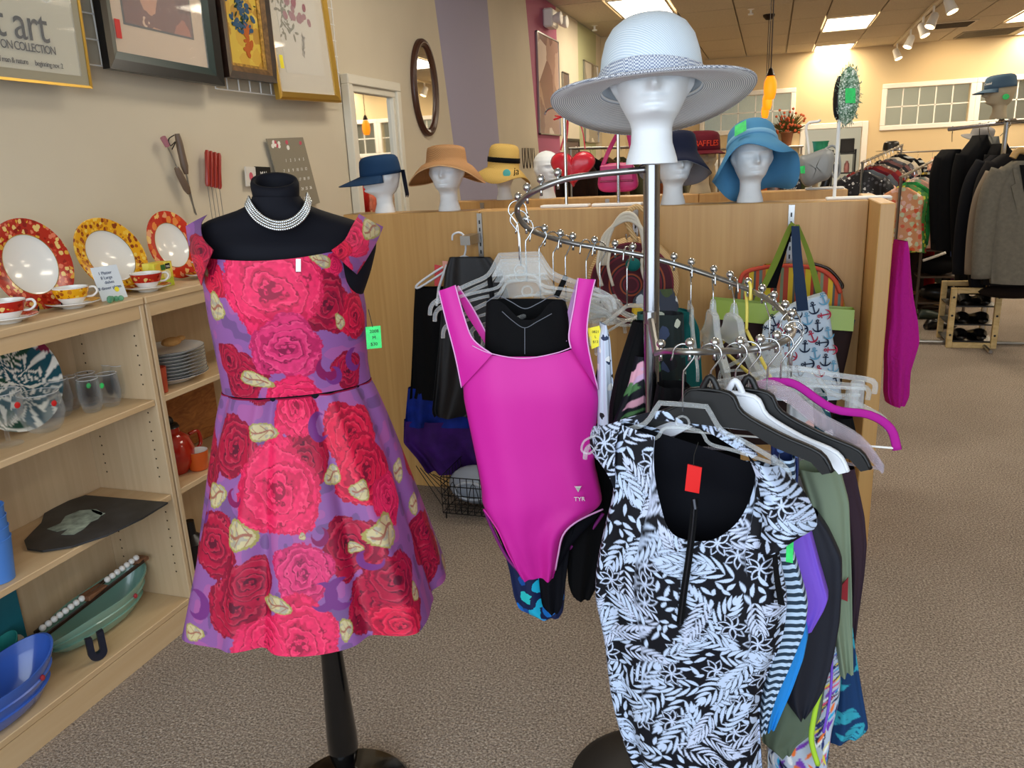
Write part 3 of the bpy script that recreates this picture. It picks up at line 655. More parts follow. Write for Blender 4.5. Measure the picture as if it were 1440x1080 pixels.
def cupset(label1, label2, px, rim, x=-1.93, r=.048):
    c = hit(*px, 'x', x); y = c[1]
    s = thing('saucer', label2, 'saucer', (x, y, TZ), group='saucers on the bookcase tops')
    MB().lathe([(0, 0), (.03, 0), (.032, .004), (.072, .016), (.073, .019), (.035, .008), (0, .008)], 32, (x, y, TZ)).build('dish', M_china, s, auto=50)
    MB().lathe([(.045, .0108), (.0725, .0195)], 32, (x, y, TZ)).build('patterned_rim', rim, s, smooth=True)
    t = thing('teacup', label1, 'teacup', (x, y, TZ + .009))
    z0 = TZ + .009; h = .052
    MB().lathe([(0, .0), (.026, .0), (.027, .006), (.037, .018), (.046, .038), (r, h), (r - .003, h), (.043, .038), (.03, .014), (0, .010)], 32, (x, y, z0)).build('bowl', M_china, t, auto=50)
    MB().lathe([(.0415, .0225), (.0472, .038), (r + .0008, h - .003)], 32, (x, y, z0)).build('patterned_band', rim, t, smooth=True)
    ang = math.radians(50); d = np.array([math.cos(ang), math.sin(ang), 0]); b = np.array([x, y, z0])
    MB().tube(smoothp([b + d * .042 + [0, 0, .044], b + d * .062 + [0, 0, .046], b + d * .068 + [0, 0, .032], b + d * .055 + [0, 0, .020], b + d * .038 + [0, 0, .02]], 4), .0035, 6).build('handle', M_china, t, smooth=True)
cupset('teacup with a pale red floral band at the left edge of the bookcase top', 'saucer under the red-banded teacup at the left picture edge', (8, 430), R_red, x=-1.93)
cupset('teacup with a yellow floral band standing left of the note card', 'saucer under the yellow teacup', (100, 412), R_yel, x=-1.94)
cupset('teacup with a dark red band standing right of the note card', 'saucer under the red-banded teacup beside the note card', (206, 392), R_red, x=-1.94)
cupset('teacup half hidden behind the left shoulder of the dress', 'saucer nearest to the dress, behind the yellow tea box', (290, 378), R_yel, x=-1.95)
# note card
a, b = hit(146, 410, 'x', -1.925), hit(175, 405, 'x', -1.925)
p = np.array([a[0], a[1] - .012, TZ + .001]); q = np.array([a[0] + .012, a[1] + .078, TZ + .001]); upv = np.array([-.022, 0, .102])
t = thing('note_card', 'white handwritten note card with a small yellow dot, leaning between teacups', 'card', tuple((p + q) / 2))
MB().hexa([p, q, q + [-.002, 0, 0], p + [-.002, 0, 0], p + upv, q + upv, q + upv + [-.002, 0, 0], p + upv + [-.002, 0, 0]]).build('card', mat('card_white', 'dde6ee', .7), t)
Uc = (q - p) / np.linalg.norm(q - p); Vc = upv / np.linalg.norm(upv); Nc = np.cross(Uc, Vc)
for k, (s, o) in enumerate((('1 Platter', .80), ('8 Large', .66), ('dishes', .52), ('8 dinner plates', .36))):
    text_mb(s, .0135, p + upv * o + (q - p) * (.45 + .05 * (k == 2)) + Nc * .0006, Uc, Vc, .0003).build('handwriting', mat('blue_grey_ink', '55607a', .7), t)
e = p + upv * .28 + (q - p) * .68 + Nc * .0004
MB().prism([e + Uc * .008 * math.cos(k) + Vc * .008 * math.sin(k) for k in np.linspace(0, 2 * PI, 17)[:-1]], Nc * .0008).build('price_dot', M_yeltag, t)
# green glass rosettes
c = hit(160, 420, 'x', -1.885); g_ = MB()
for k in range(7): a = k * .9; g_.ball((c[0] - .004 + .012 * math.cos(a), c[1] + (k - 3) * .008, TZ + .009 + .002 * math.sin(a)), .009, 9, 6, (1, 1, .95))
solo(g_, 'glass_cluster', clear('green_glass', '9fd8b8', .05, .45), 'small knobbly green glass ornament in front of the note card', 'ornament', smooth=True)
# tea box
a = hit(218, 405, 'x', -1.955); b = hit(262, 398, 'x', -1.955)
y0 = a[1] - .0; y1 = y0 + .085; z1 = TZ + .083
t = thing('tea_box', 'small yellow and lime tea carton beside the red-banded teacup', 'box', (-1.97, (y0 + y1) / 2, TZ), rz=0)
MB().bbox((-1.995, y0, TZ), (-1.945, y1, z1), .001).build('carton', spots('tea_box_print', 'd9c93f', ['e5b63a', 'e8d95a', 'c3cf3a'], 18, .5), t)
MB().box((-1.9449, y0 + .004, TZ + .001), (-1.9442, y1 - .004, TZ + .03)).build('green_band', mat('lime_print', 'b6c62e', .5), t)
MB().box((-1.9449, y0 + .052, z1 - .024), (-1.9442, y0 + .074, z1 - .006)).build('black_logo_patch', M_black, t)
MB().box((-1.9449, y0 + .03, z1 - .026), (-1.9443, y0 + .05, z1 - .008)).build('leaf_print', mat('leaf_green', '2f6a2c', .5), t)
mb = MB(); mb.lathe([(0, 0), (.015, 0), (.017, .0006), (0, .0012)], 16, (-1.9445, y0 + .055, TZ + .04), ax='x'); mb.build('cup_print', mat('cream_print', 'efe7b8', .5), t)
text_mb('tea', .014, (-1.9438, y0 + .063, z1 - .015), (0, 1, 0), (0, 0, 1), .0002).build('lettering', M_white, t)
# hanging utensils on the wall: tongs / skewers
M_taupe = mat('taupe_handle', '6a5646', .5); X = LW + .03
t = thing('barbecue_tongs', 'long steel tongs with two brown wooden handles hanging on the wall', 'tongs', tuple(hit(262, 300, 'x', X)))
for a, b, c_ in (((249, 188), (262, 245), (274, 300)), ((248, 236), (266, 272), (276, 302))):
    P0, P1, P2 = hit(*a, 'x', X), hit(*b, 'x', X), hit(*c_, 'x', X); f = (P1 - P0)
    MB().tube([P0, P0 + f * .2, P1 - f * .2, P1], [.009, .013, .014, .008], 10).build('handle', M_taupe, t, auto=40); MB().tube([P1 - f * .05, P2], .0035, 6).build('steel_arm', M_steel, t)
MB().tube([hit(232, 200, 'x', X), hit(240, 215, 'x', X), hit(250, 238, 'x', X)], .003, 6).build('steel_arm', M_steel, t)
MB().tube([hit(229, 193, 'x', X), hit(236, 205, 'x', X)], .011, 8).build('pink_tip', mat('dusty_pink', 'a76a74', .6), t)
MB().tube(smoothp([hit(245, 190, 'x', X + .01), hit(237, 196, 'x', X + .01), hit(240, 205, 'x', X + .01), hit(247, 199, 'x', X + .01), hit(242, 210, 'x', X + .01)], 4), .0022, 6).build('leather_loop', M_black, t)
t = thing('skewer_set', 'row of four red-handled metal skewers hanging on the wall', 'skewers', tuple(hit(300, 300, 'x', X)))
for k in range(4):
    px = 291 + k * 5.6; P0, P1 = hit(px, 211 + k * 1.5, 'x', X), hit(px + 1, 262 + k * 1.2, 'x', X); f = P1 - P0
    MB().tube([P0, P0 + f * .08, P0 + f * .5, P1 - f * .08, P1], [.006, .0095, .008, .0095, .006], 8).build('handle', mat('red_lacquer', '9e2a1c', .3), t, auto=40)
    MB().tube([P1, P1 - [0, 0, .13]], .0014, 5).build('steel_rod', M_steel, t)
# calendar board and small cards
def wallcard(name, label, cat, pts, m, th=.006, x=LW + .02):
    A = [hit(*p, 'x', x) for p in pts]; t = thing(name, label, cat, tuple((A[2] + A[3]) / 2)); MB().prism(A, (-th, 0, 0)).build('board', m, t); return t, A
t, A = wallcard('calendar_towel', 'taupe calendar cloth with pale numerals and pink flowers, hanging behind the mannequin neck', 'calendar', ((375, 195), (426, 193), (450, 285), (404, 300)), mat('taupe_linen', '8f8674', .9, bs=.3, bscale=700))
U_ = A[1] - A[0]; V_ = A[0] - A[3]; O_ = A[3]; N_ = np.array([1., 0, 0]); un = np.array([0, 1., 0]); vn = V_ / np.linalg.norm(V_)
for r in range(5):
    for c_ in range(7):
        n = r * 7 + c_ - 1
        if 1 <= n <= 31 and c_ > 0: text_mb(str(n), .02, O_ + U_ * (.10 + .125 * c_) + V_ * (.70 - .135 * r) + N_ * .0006, un, (0, 0, 1), .0003).build('numeral', M_white, t)
for k in range(14):
    q = O_ + U_ * rnd.choice((rnd.uniform(.08, .3), rnd.uniform(.7, .92), .5)) + V_ * rnd.uniform(.86, .97)
    MB().ball(q + N_ * .0006, .012, 8, 4, (.08, 1, .8)).build('printed_flower', M_white if k % 3 else mat('rose_print', 'c95a6a', .7), t)
t, A = wallcard('small_card', 'small white card with a pink figure on the wall left of the mannequin neck', 'card', ((345, 234), (359, 235), (361, 262), (347, 262)), mat('card_offwhite', 'd9d3c9', .7))
MB().ball((A[0] + A[2]) / 2 + [.001, 0, 0], .014, 8, 6, (.05, 1, 1.3)).build('printed_figure', mat('rose_print', 'c95a6a', .7), t)
t, A = wallcard('slogan_card', 'small black card with white hand lettering beside the mannequin neck', 'card', ((359, 234), (380, 235), (384, 268), (362, 268)), mat('chalk_black', '1e1d1c', .7))
q = (A[0] + A[1] + A[2] + A[3]) / 4
text_mb('MAI', .03, q + [.001, 0, .02], (0, 1, 0), (0, 0, 1), .0003).build('lettering', M_white, t)
# ================================================================== IN THE BOOKCASE
S1, S2, S3 = .8225, .4925, .1025
# leaf platter leaning on shelf 1
def leafplatter():
    c = hit(18, 560, 'x', -2.06); R_ = .150; cy = c[1]; x = -2.075
    t = thing('leaf_platter', 'round platter printed with green, blue and wine fan leaves, behind the glass bowls', 'plate', (x, cy, S1))
    nr, na = 26, 120; rr = np.linspace(.0, R_, nr)[:, None]; aa = np.linspace(0, 2 * PI, na, endpoint=False)[None, :]
    Y = rr * np.cos(aa); Z = rr * np.sin(aa) * .97; zc = np.where(rr < R_ * .7, 0, (rr - R_ * .7) * .35) + 0 * aa
    lean = .17; V = np.stack([x + zc * math.cos(lean) - Z * math.sin(lean) + .03, cy + Y, S1 + R_ * .97 * .985 + Z * math.cos(lean) + .002], -1)
    col = np.zeros((nr, na, 3)); col[:] = lin('e8e6dc'); r2 = np.random.RandomState(3)
    cents = [(r2.uniform(-.15, .15), r2.uniform(-.15, .15), r2.choice(3), r2.uniform(0, 6)) for _ in range(12)]; cc = [lin('1f4a3a'), lin('1c4f5c'), lin('7a1f3c')]
    dm = np.stack([np.hypot(Y - a, Z - b) for a, b, _, _ in cents]); ix = dm.argmin(0)
    for k, (a, b, ci, th) in enumerate(cents):
        an = np.arctan2(Z - b, Y - a) + th; m_ = (ix == k) & (np.sin(an * 8 + 0) > -.35); col[m_] = cc[ci]
    gridmesh('dish', V, na, nr, vcol('printed_china', .2, bs=0), t, True, col)
    V2 = V.copy(); V2[..., 0] -= .006; gridmesh('underside', V2[:, ::-1], na, nr, M_china, t, True)
leafplatter()
def tumbler(label, px, x, r, h, mt=M_glass, prof=None, name='drinking_glass', cat='glass', z=S1, dot=None, group=None):
    c = hit(*px, 'x', x); t = thing(name, label, cat, (x, c[1], z), group=group)
    pr = prof or [(0, .001), (r * .62, .001), (r * .8, h * .12), (r, h * .45), (r * .93, h * .8), (r * .86, h), (r * .86 - .002, h), (r * .93 - .002, h * .8), (r - .002, h * .45), (r * .75, h * .14), (0, h * .07)]
    MB().lathe(pr, 24, (x, c[1], z)).build('bowl', mt, t, smooth=True)
    MB().lathe([(pr[len(pr) // 2][0] - .0005, h - .0012), (pr[len(pr) // 2][0] + .0012, h + .0008), (pr[len(pr) // 2][0] - .002, h + .0012)], 24, (x, c[1], z)).build('rim', clear('rim_glass', 'ffffff', .05, .6), t, smooth=True)
    if dot:
        m_, dz, an = dot; rr = r * .99
        p = np.array([x + rr * math.cos(an), c[1] + rr * math.sin(an), z + dz]); MB().ball(p, .009, 10, 6, (.35, 1, 1)).build('price_dot', m_, t)
    return t
gl = 'clear stemless tumblers on the upper shelf'
tumbler('clear tumbler at the back left of the tumbler group, nearest the platter', (100, 570), -2.06, .034, .105, group=gl)
tumbler('clear tumbler with a green dot, back row of the tumbler group', (128, 572), -2.04, .034, .105, dot=(M_greentag, .07, -.6), group=gl)
tumbler('clear tumbler in the front row, left one with a streaky reflection', (131, 578), -1.97, .035, .105, group=gl)
tumbler('clear tumbler in the front row, right one with a green dot', (158, 572), -1.96, .035, .105, dot=(M_greentag, .075, -1.3), group=gl)
tumbler('clear tumbler at the back right, close to the side panel', (165, 560), -2.04, .034, .108, group=gl)
tumbler('rightmost clear tumbler of the group on the upper shelf', (176, 558), -2.0, .034, .108, group=gl)
tumbler('large rounded clear glass bowl with a red dot, right of the goblet', (63, 600), -1.97, .062, .112, dot=(M_redtag, .085, -.1), name='glass_bowl', cat='bowl')
tumbler('large rounded clear glass bowl just behind the other one', (86, 588), -2.04, .045, .115, name='glass_bowl', cat='bowl')
gob = [(0, .001), (.036, .001), (.034, .004), (.006, .010), (.005, .05), (.02, .06), (.05, .085), (.056, .12), (.05, .15), (.0485, .15), (.0545, .12), (.0485, .087), (.015, .063), (0, .061)]
tumbler('clear stemmed glass goblet with a red dot at the left edge', (10, 612), -1.96, .056, .15, prof=gob, name='goblet', cat='glass', dot=(M_redtag, .115, .1))
# stack of blue tumblers on shelf 2
c = hit(2, 800, 'x', -1.92); M_blue = mat('cornflower_plastic', '4f86d6', .4)
names = ['topmost', 'second', 'third', 'lowest']
for k in range(4):
    z = S2 + (3 - k) * .030; hgt = .118
    t = thing('blue_cup', 'blue plastic cup, %s of the nested stack at the left edge' % names[k], 'cup', (-1.92, c[1] - .01, z + .001), group='nested blue cups')
    r0, r1 = .036, .047
    MB().lathe([(0, 0), (r0, 0), (r1, hgt), (r1 + .0015, hgt + .001), (r1 - .001, hgt + .002), (r1 - .004, hgt - .004), (r0 - .0035, .006 + .0), (0, .004)], 32, (-1.92, c[1] - .01, z + .001)).build('cup_body', M_blue, t, auto=50)
# slate painted board on shelf 2
pts = [hit(*p, 'z', S2 + .0072) for p in ((120, 696), (236, 706), (200, 728), (150, 752), (100, 768), (60, 774), (38, 771), (34, 760), (45, 748), (58, 735), (62, 722), (90, 706))]
t = thing('slate_board', 'black slate-like board with a pale painted horse, lying on the middle shelf', 'board', tuple(np.mean(pts, 0)))
MB().prism(pts, (0, 0, -.006)).build('board', mat('chalkboard_slate', '2b2c2e', .5, var=.35, vs=9), t)
hp = [hit(*p, 'z', S2 + .0074) for p in ((66, 744), (85, 736), (92, 726), (112, 718), (135, 716), (145, 722), (138, 730), (128, 734), (118, 744), (104, 752), (86, 752), (96, 744), (80, 748))]
MB().prism(hp, (0, 0, .0006)).build('painted_horse', mat('chalk_sage', '8f9d92', .8, var=.2, vs=30), t)
hp = [hit(*p, 'z', S2 + .0074) for p in ((128, 716), (148, 722), (142, 725), (130, 720))]; MB().prism(hp, (0, 0, .0006)).build('painted_muzzle', mat('chalk_sage', '8f9d92', .8), t)
# boat bowls
def boat(label, c, L, Wd, H, yaw, m, name='boat_bowl', tilt=0, dot=None, z=S3):
    t = thing(name, label, 'bowl', (c[0], c[1], z), rz=0)
    mb = MB(); n = 48; prof = [(0, 0), (.55, 0), (.72, .12), (.86, .38), (.80, .40), (.93, .66), (.89, .69), (1.0, .95), (1.0, 1.0), (.965, 1.0), (.9, .78), (.78, .4), (.6, .14), (0, .10)]
    for (r, h) in prof:
        for k in range(n):
            a = 2 * PI * k / n; ca, sa = math.cos(a), math.sin(a); x = L / 2 * r * ca; y = Wd / 2 * r * sa
            hh = H * h * (1 + .28 * ca * abs(ca) * h + .05 * math.sin(2 * a))
            X_ = x * math.cos(yaw) - y * math.sin(yaw); Y_ = x * math.sin(yaw) + y * math.cos(yaw)
            mb.v.append((c[0] + X_, c[1] + Y_, z + .001 + hh))
    for i in range(len(prof) - 1):
        for k in range(n): l = (k + 1) % n; mb.face(i * n + k, i * n + l, (i + 1) * n + l, (i + 1) * n + k)
    mb.build('shell', m, t, auto=40)
    if dot:
        a = dot; x = L / 2 * .93 * math.cos(a); y = Wd / 2 * .93 * math.sin(a)
        p = (c[0] + x * math.cos(yaw) - y * math.sin(yaw), c[1] + x * math.sin(yaw) + y * math.cos(yaw), z + H * .70); MB().ball(p, .009, 10, 6, (.8, .8, 1)).build('price_dot', mat('dull_red', 'a3222e', .5), t)
    return t
M_jade = mat('jade_resin', '7fa898', .22, coat=.4); M_bluer = mat('blue_resin', '3f68c4', .2, coat=.4); M_tealr = mat('teal_resin', '2f8f88', .25, coat=.3)
boat('sage green boat-shaped bowl holding the beaded rack, on the bottom shelf', (-2.03, 1.72), .44, .165, .098, math.radians(90), M_jade, dot=-1.05)
boat('small teal boat-shaped bowl behind the right end of the blue one', (-2.09, 1.395), .19, .085, .10, math.radians(90), M_tealr)
boat('large blue boat-shaped bowl in front at the bottom left', (-1.95, 1.28), .40, .19, .115, math.radians(90), M_bluer, dot=-1.0, z=S3)
# beaded rack lying across the green bowl
c0 = np.array([-2.045, 1.53, S3 + .098]); c1 = np.array([-2.005, 1.90, S3 + .155]); f = c1 - c0
t = thing('beaded_rack', 'dark wooden rack with two rows of white beads lying across the green bowl', 'abacus', tuple((c0 + c1) / 2 - [0, 0, .01]))
sd = np.array([.022, 0, 0])
for s in (-1, 1): MB().hexa([c0 + sd * s - [.004, 0, .006], c1 + sd * s - [.004, 0, .006], c1 + sd * s + [.004, 0, -.006], c0 + sd * s + [.004, 0, -.006], c0 + sd * s - [.004, 0, -.004], c1 + sd * s - [.004, 0, -.004], c1 + sd * s + [.004, 0, .004], c0 + sd * s + [.004, 0, .004]]).build('side_rail', M_dwood, t)
m0 = c0 + f * .52; MB().bbox(m0 - [.022, .04, .008], m0 + [.022, .04, .012], .003).build('centre_block', wood('rustic_brown', '8a5f42', '5f3b26', (9, 3, 9)), t)
e = c1 + f * .02; MB().bbox(e - [.022, .03, .010], e + [.022, .02, .004], .003).build('end_block', wood('rustic_brown', '8a5f42', '5f3b26', (9, 3, 9)), t)
MB().tube([c0 + [.0, 0, .012], c1 + [.0, 0, .012]], .0018, 6).build('rod', M_steel, t)
for k in list(range(8)) + list(range(12, 19)):
    MB().ball(c0 + f * (.03 + k * .053) + [0, 0, .012], .0105, 12, 8).build('bead', mat('white_bead', 'ecebe6', .25), t, smooth=True)
# dark U-shaped holder
c = hit(138, 925, 'x', -1.90); c = np.array([-1.90, c[1], S3]); mb = MB(); out = []
for k in range(13): a = PI + PI * k / 12; out.append((.026 * math.cos(a), .026 + .026 * math.sin(a)))
outer = [(-.026, .082)] + out + [(.026, .092)]; inner = [(.008, .088)] + [(.008 * math.cos(a), .032 + .008 * math.sin(a)) for a in [-PI * k / 8 for k in range(9)]] + [(-.008, .08)]
ro = math.radians(62)
def up_(s, z): return (c[0] + s * math.cos(ro), c[1] + s * math.sin(ro), c[2] + z + .001)
nrm = np.array([math.sin(ro), -math.cos(ro), 0]) * .016
no, ni = len(outer), len(inner)
ring = outer + inner
mb.prism([up_(*q) for q in ring], nrm)
solo(mb, 'napkin_holder', mat('ink_blue_plastic', '14182a', .45), 'dark navy U-shaped holder standing in front of the green bowl', 'holder')
# teal book / box behind blue bowl
c = hit(18, 870, 'x', -2.08)
t = thing('teal_box', 'upright teal box with a white rounded print, behind the blue bowls', 'box', (-2.15, c[1] - .05, S3)); MB().bbox((-2.162, c[1] - .18, S3), (-2.14, c[1] + .075, S3 + .24), .002).build('carton', mat('teal_card', '1d6f80', .5), t)
MB().ball((-2.14, c[1] + .03, S3 + .05), .035, 16, 8, (.03, 1, 1)).build('printed_circle', mat('card_offwhite', 'd9d3c9', .7), t)
# second bookcase: plate stack
M_edge = mat('dark_plate_edge', '3c3f48', .3)
c = np.array([-1.985, 2.17]); nm = ['lowest', 'second', 'third', 'fourth', 'fifth', 'sixth', 'seventh', 'eighth', 'ninth', 'tenth', 'topmost']
for k in range(9):
    z = S1 + .001 + k * .0118; r = .125 if k else .128
    t = thing('stacked_plate', 'white dark-rimmed plate, %s in the stack on the second bookcase' % (nm[k] if k < 8 else 'topmost'), 'plate', (c[0], c[1], z), group='stacked white plates')
    MB().lathe([(0, 0), (.07, 0), (.075, .004), (r, .021 if k else .026), (r - .001, .0235 if k else .028), (.078, .0085), (0, .006)], 40, (c[0], c[1], z)).build('dish', M_china, t, auto=50)
    MB().lathe([(r - .0002, .0215 + (.005 if not k else 0)), (r + .0006, .0228 + (.005 if not k else 0)), (r - .001, .0238 + (.005 if not k else 0))], 40, (c[0], c[1], z)).build('rim_line', M_edge, t, smooth=True)
solo(MB().ball((c[0] + .0, c[1] + .03, S1 + .132), .026, 12, 8, (1.2, 1.5, .6)).ball((c[0] + .01, c[1] + .065, S1 + .137), .014, 10, 6, (1, 1.6, .7)), 'straw_ornament', mat('straw_brown', 'b98a52', .9, bs=.5, bscale=120), 'small brown woven ornament lying on the plate stack', 'ornament')
def simple_lathe(name, label, cat, pos, prof, m, group=None, parts=()):
    t = thing(name, label, cat, pos); MB().lathe(prof, 32, pos).build('body', m, t, auto=45)
    for (nm_, fn_, mm) in parts: fn_().build(nm_, mm, t, smooth=True)
    return t
M_or = mat('orange_glaze', 'd2591c', .25, coat=.4)
y = hit(229, 535, 'x', -1.90)[1]
simple_lathe('orange_cup', 'tall orange-red cup at the left end of the upper shelf, beside the plate stack', 'cup', (-1.905, y - .01, S1 + .001), [(0, 0), (.022, 0), (.027, .085), (.025, .085), (.02, .006), (0, .005)], mat('terracotta_red', 'b5492f', .4))
y = hit(247, 640, 'x', -1.98)[1]
cpos = (-1.99, y, S2 + .001)
simple_lathe('red_teapot', 'glossy red teapot with a dark lid on the middle shelf of the second bookcase', 'teapot', cpos, [(0, 0), (.045, 0), (.07, .04), (.075, .085), (.06, .13), (.035, .15), (.034, .17), (0, .172)], mat('red_glaze', 'a8200f', .15, coat=.5),
    parts=[('knob', lambda: MB().ball((cpos[0], cpos[1], cpos[2] + .19), .02, 12, 8), M_black), ('lid', lambda: MB().lathe([(.036, .168), (.03, .18), (0, .184)], 20, cpos), mat('dark_lid', '1a1413', .3)), ('handle', lambda: MB().tube(smoothp([np.array(cpos) + v for v in ([.02, .07, .12], [.03, .105, .12], [.03, .11, .07], [.02, .075, .05])], 5), .007, 8), mat('red_glaze', 'a8200f', .15))])
y = hit(276, 640, 'x', -1.92)[1]
simple_lathe('orange_mug', 'bright orange mug with a white inside, on the middle shelf next to the red teapot', 'mug', (-1.925, y + .01, S2 + .001), [(0, 0), (.03, 0), (.034, .006), (.04, .07), (.0375, .07)], M_or, parts=[('white_lining', lambda: MB().lathe([(.0385, .0705), (.0365, .0705), (.032, .008), (0, .007)], 32, (-1.925, y + .01, S2 + .001)), M_china)])
t = thing('carved_tray', 'carved brown wooden tray leaning at the back of the second bookcase', 'tray', (-2.12, 2.33, S2))
MB().bbox((-2.14, 2.18, S2 + .001), (-2.12, 2.55, S2 + .24), .006).build('panel', wood('amber_wood', 'b5763a', '8a4f22', (3, 3, 9), .4, 3), t)
MB().bbox((-2.122, 2.17, S2 + .001), (-2.105, 2.195, S2 + .25), .004).build('edge', M_agold, t); MB().bbox((-2.122, 2.196, S2 + .225), (-2.105, 2.56, S2 + .25), .004).build('edge', M_agold, t)
y = hit(262, 780, 'x', -1.95)[1]
solo(MB().lathe([(0, 0), (.05, 0), (.055, .12), (.02, .15), (.018, .2), (0, .2)], 20, (-1.97, y + .06, S3 + .001)), 'black_jug', M_black, 'black jug in the shadow of the lowest shelf behind the dress', 'jug', auto=40)
# ================================================================== FABRIC PRINTS painted into colour attributes
def vnoise(h, w, cell, seed):
    r = np.random.RandomState(seed); gh, gw = int(h / cell) + 3, int(w / cell) + 3; g = r.rand(gh, gw)
    y = np.arange(h) / cell; x = np.arange(w) / cell; yi = y.astype(int); xi = x.astype(int); fy = (y - yi)[:, None]; fx = (x - xi)[None, :]
    fy = fy * fy * (3 - 2 * fy); fx = fx * fx * (3 - 2 * fx)
    return (g[yi][:, xi] * (1 - fy) * (1 - fx) + g[yi + 1][:, xi] * fy * (1 - fx) + g[yi][:, xi + 1] * (1 - fy) * fx + g[yi + 1][:, xi + 1] * fy * fx)
class Cloth:
    """a flat piece of printed fabric: colours on a fine grid, looked up for every vertex"""
    def __init__(s, x0, x1, z0, z1, res, base):
        s.x0, s.z0, s.res = x0, z0, res; s.w = int((x1 - x0) / res); s.h = int((z1 - z0) / res)
        s.a = np.zeros((s.h, s.w, 3), np.float32); s.a[:] = lin(base)
    def win(s, x, z, r):
        cx, cz = (x - s.x0) / s.res, (z - s.z0) / s.res; k = r / s.res
        i0, i1 = max(0, int(cz - k)), min(s.h, int(cz + k) + 1); j0, j1 = max(0, int(cx - k)), min(s.w, int(cx + k) + 1)
        if i1 <= i0 or j1 <= j0: return None
        Z, X = np.mgrid[i0:i1, j0:j1]; return (slice(i0, i1), slice(j0, j1)), (X - cx) * s.res, (Z - cz) * s.res
    def look(s, X, Z):
        i = np.clip(((Z - s.z0) / s.res), 0, s.h - 2); j = np.mod((X - s.x0) / s.res, s.w - 2); ii = i.astype(int); jj = j.astype(int); fi = (i - ii)[..., None]; fj = (j - jj)[..., None]
        return s.a[ii, jj] * (1 - fi) * (1 - fj) + s.a[ii + 1, jj] * fi * (1 - fj) + s.a[ii, jj + 1] * (1 - fi) * fj + s.a[ii + 1, jj + 1] * fi * fj
    def leaf(s, x, z, ang, L, Wd, col, curve=0, p=.85):
        w = s.win(x, z, L * 1.15)
        if w is None: return
        sl, X, Z = w; u = X * math.cos(ang) + Z * math.sin(ang); v = -X * math.sin(ang) + Z * math.cos(ang); v = v - curve * u * u / L
        t = np.clip(u / L, 0, 1); hw = Wd * np.sin(PI * t ** p); m = (u > 0) & (u < L) & (np.abs(v) < hw); s.a[sl][m] = lin(col) if isinstance(col, str) else col
    def sprig(s, x, z, ang, L, n, lw, fg, bg, curve=.3, leafl=.42, edge=.0012, tip=True):
        for pas in (0, 1):
            for k in range(n):
                t = (k + .6) / n
                a0 = ang + curve * t; px = x + L * t * math.cos(ang + curve * t / 2); pz = z + L * t * math.sin(ang + curve * t / 2)
                ll = L * leafl * (math.sin(PI * (.15 + .8 * t)) * .8 + .25)
                for sd in (-1, 1):
                    an = a0 + sd * (.95 - .45 * t); e = edge if pas == 0 else 0
                    s.leaf(px, pz, an, ll + e, lw + e, bg if pas == 0 else fg, -sd * .25)
            if tip: s.leaf(x + L * .95 * math.cos(ang + curve / 2), z + L * .95 * math.sin(ang + curve / 2), ang + curve, L * .3, lw + (edge if pas == 0 else 0), bg if pas == 0 else fg)
# ---------------------------------------------------- rose brocade
brocade = Cloth(-1.05, 1.05, .5, 1.52, .0009, '85528c')
NZ1 = vnoise(brocade.h, brocade.w, 28, 1); NZ2 = vnoise(brocade.h, brocade.w, 7, 2); NZ3 = vnoise(brocade.h, brocade.w, 3, 5)
_b = np.array(lin('875490')); _c = np.array(lin('9c5590')); _d = np.array(lin('6e4a7c'))
brocade.a[:] = np.where((NZ1 > .68)[..., None], _c, np.where((NZ1 < .25)[..., None], _d, _b))
RK = {'hot': ('dc2458', 'c21a48', '8f1036'), 'red': ('cf173f', 'a80f34', '750c2a'), 'crim': ('a60e36', '820a2e', '560a26'), 'pink': ('cf3068', 'b02056', '801640')}
def rose(c, x, z, r, kind, seed):
    w = c.win(x, z, r * 1.25)
    if w is None: return
    sl, X, Z = w; q = np.random.RandomState(seed); ph = q.rand(6) * 6.28
    a = np.arctan2(Z, X); d = np.hypot(X, Z); n1, n2, n3 = NZ1[sl], NZ2[sl], NZ3[sl]
    Rb = r * (1 + .09 * np.sin(3 * a + ph[0]) + .06 * np.sin(5 * a + ph[1]) + .10 * (n2 - .5) + .05 * (n3 - .5))
    ins = d < Rb; t = d / r
    turns = 4.2; sw = (turns * t ** .8 + a / (2 * PI) + .5 * (n1 - .5) + .45 * (n2 - .5) + .16 * np.sin(3 * a + ph[2] + 9 * t) + .12 * np.sin(5 * a + ph[3] - 7 * t)) % 1.0
    c0, c1, c2 = [np.array(lin(k)) for k in RK[kind]]
    c3 = c0 * 1.12 + .02; col = np.where((sw < .34 + .25 * np.sin(2 * a + ph[4]))[..., None], c1, np.where((sw > .82)[..., None], c3, c0)) * (1 + .25 * (n2 - .5) + .12 * (n3 - .5))[..., None]
    col = np.where(((sw < .10 + .08 * (t < .5)) & (n3 > .42))[..., None], c2, col)
    col = np.where(((t < .2) & (n2 > .5))[..., None], c2, col)
    rim = (d > Rb * .90) & (n3 > .45); col = np.where(rim[..., None], c1, col)
    c.a[sl][ins] = col[ins]
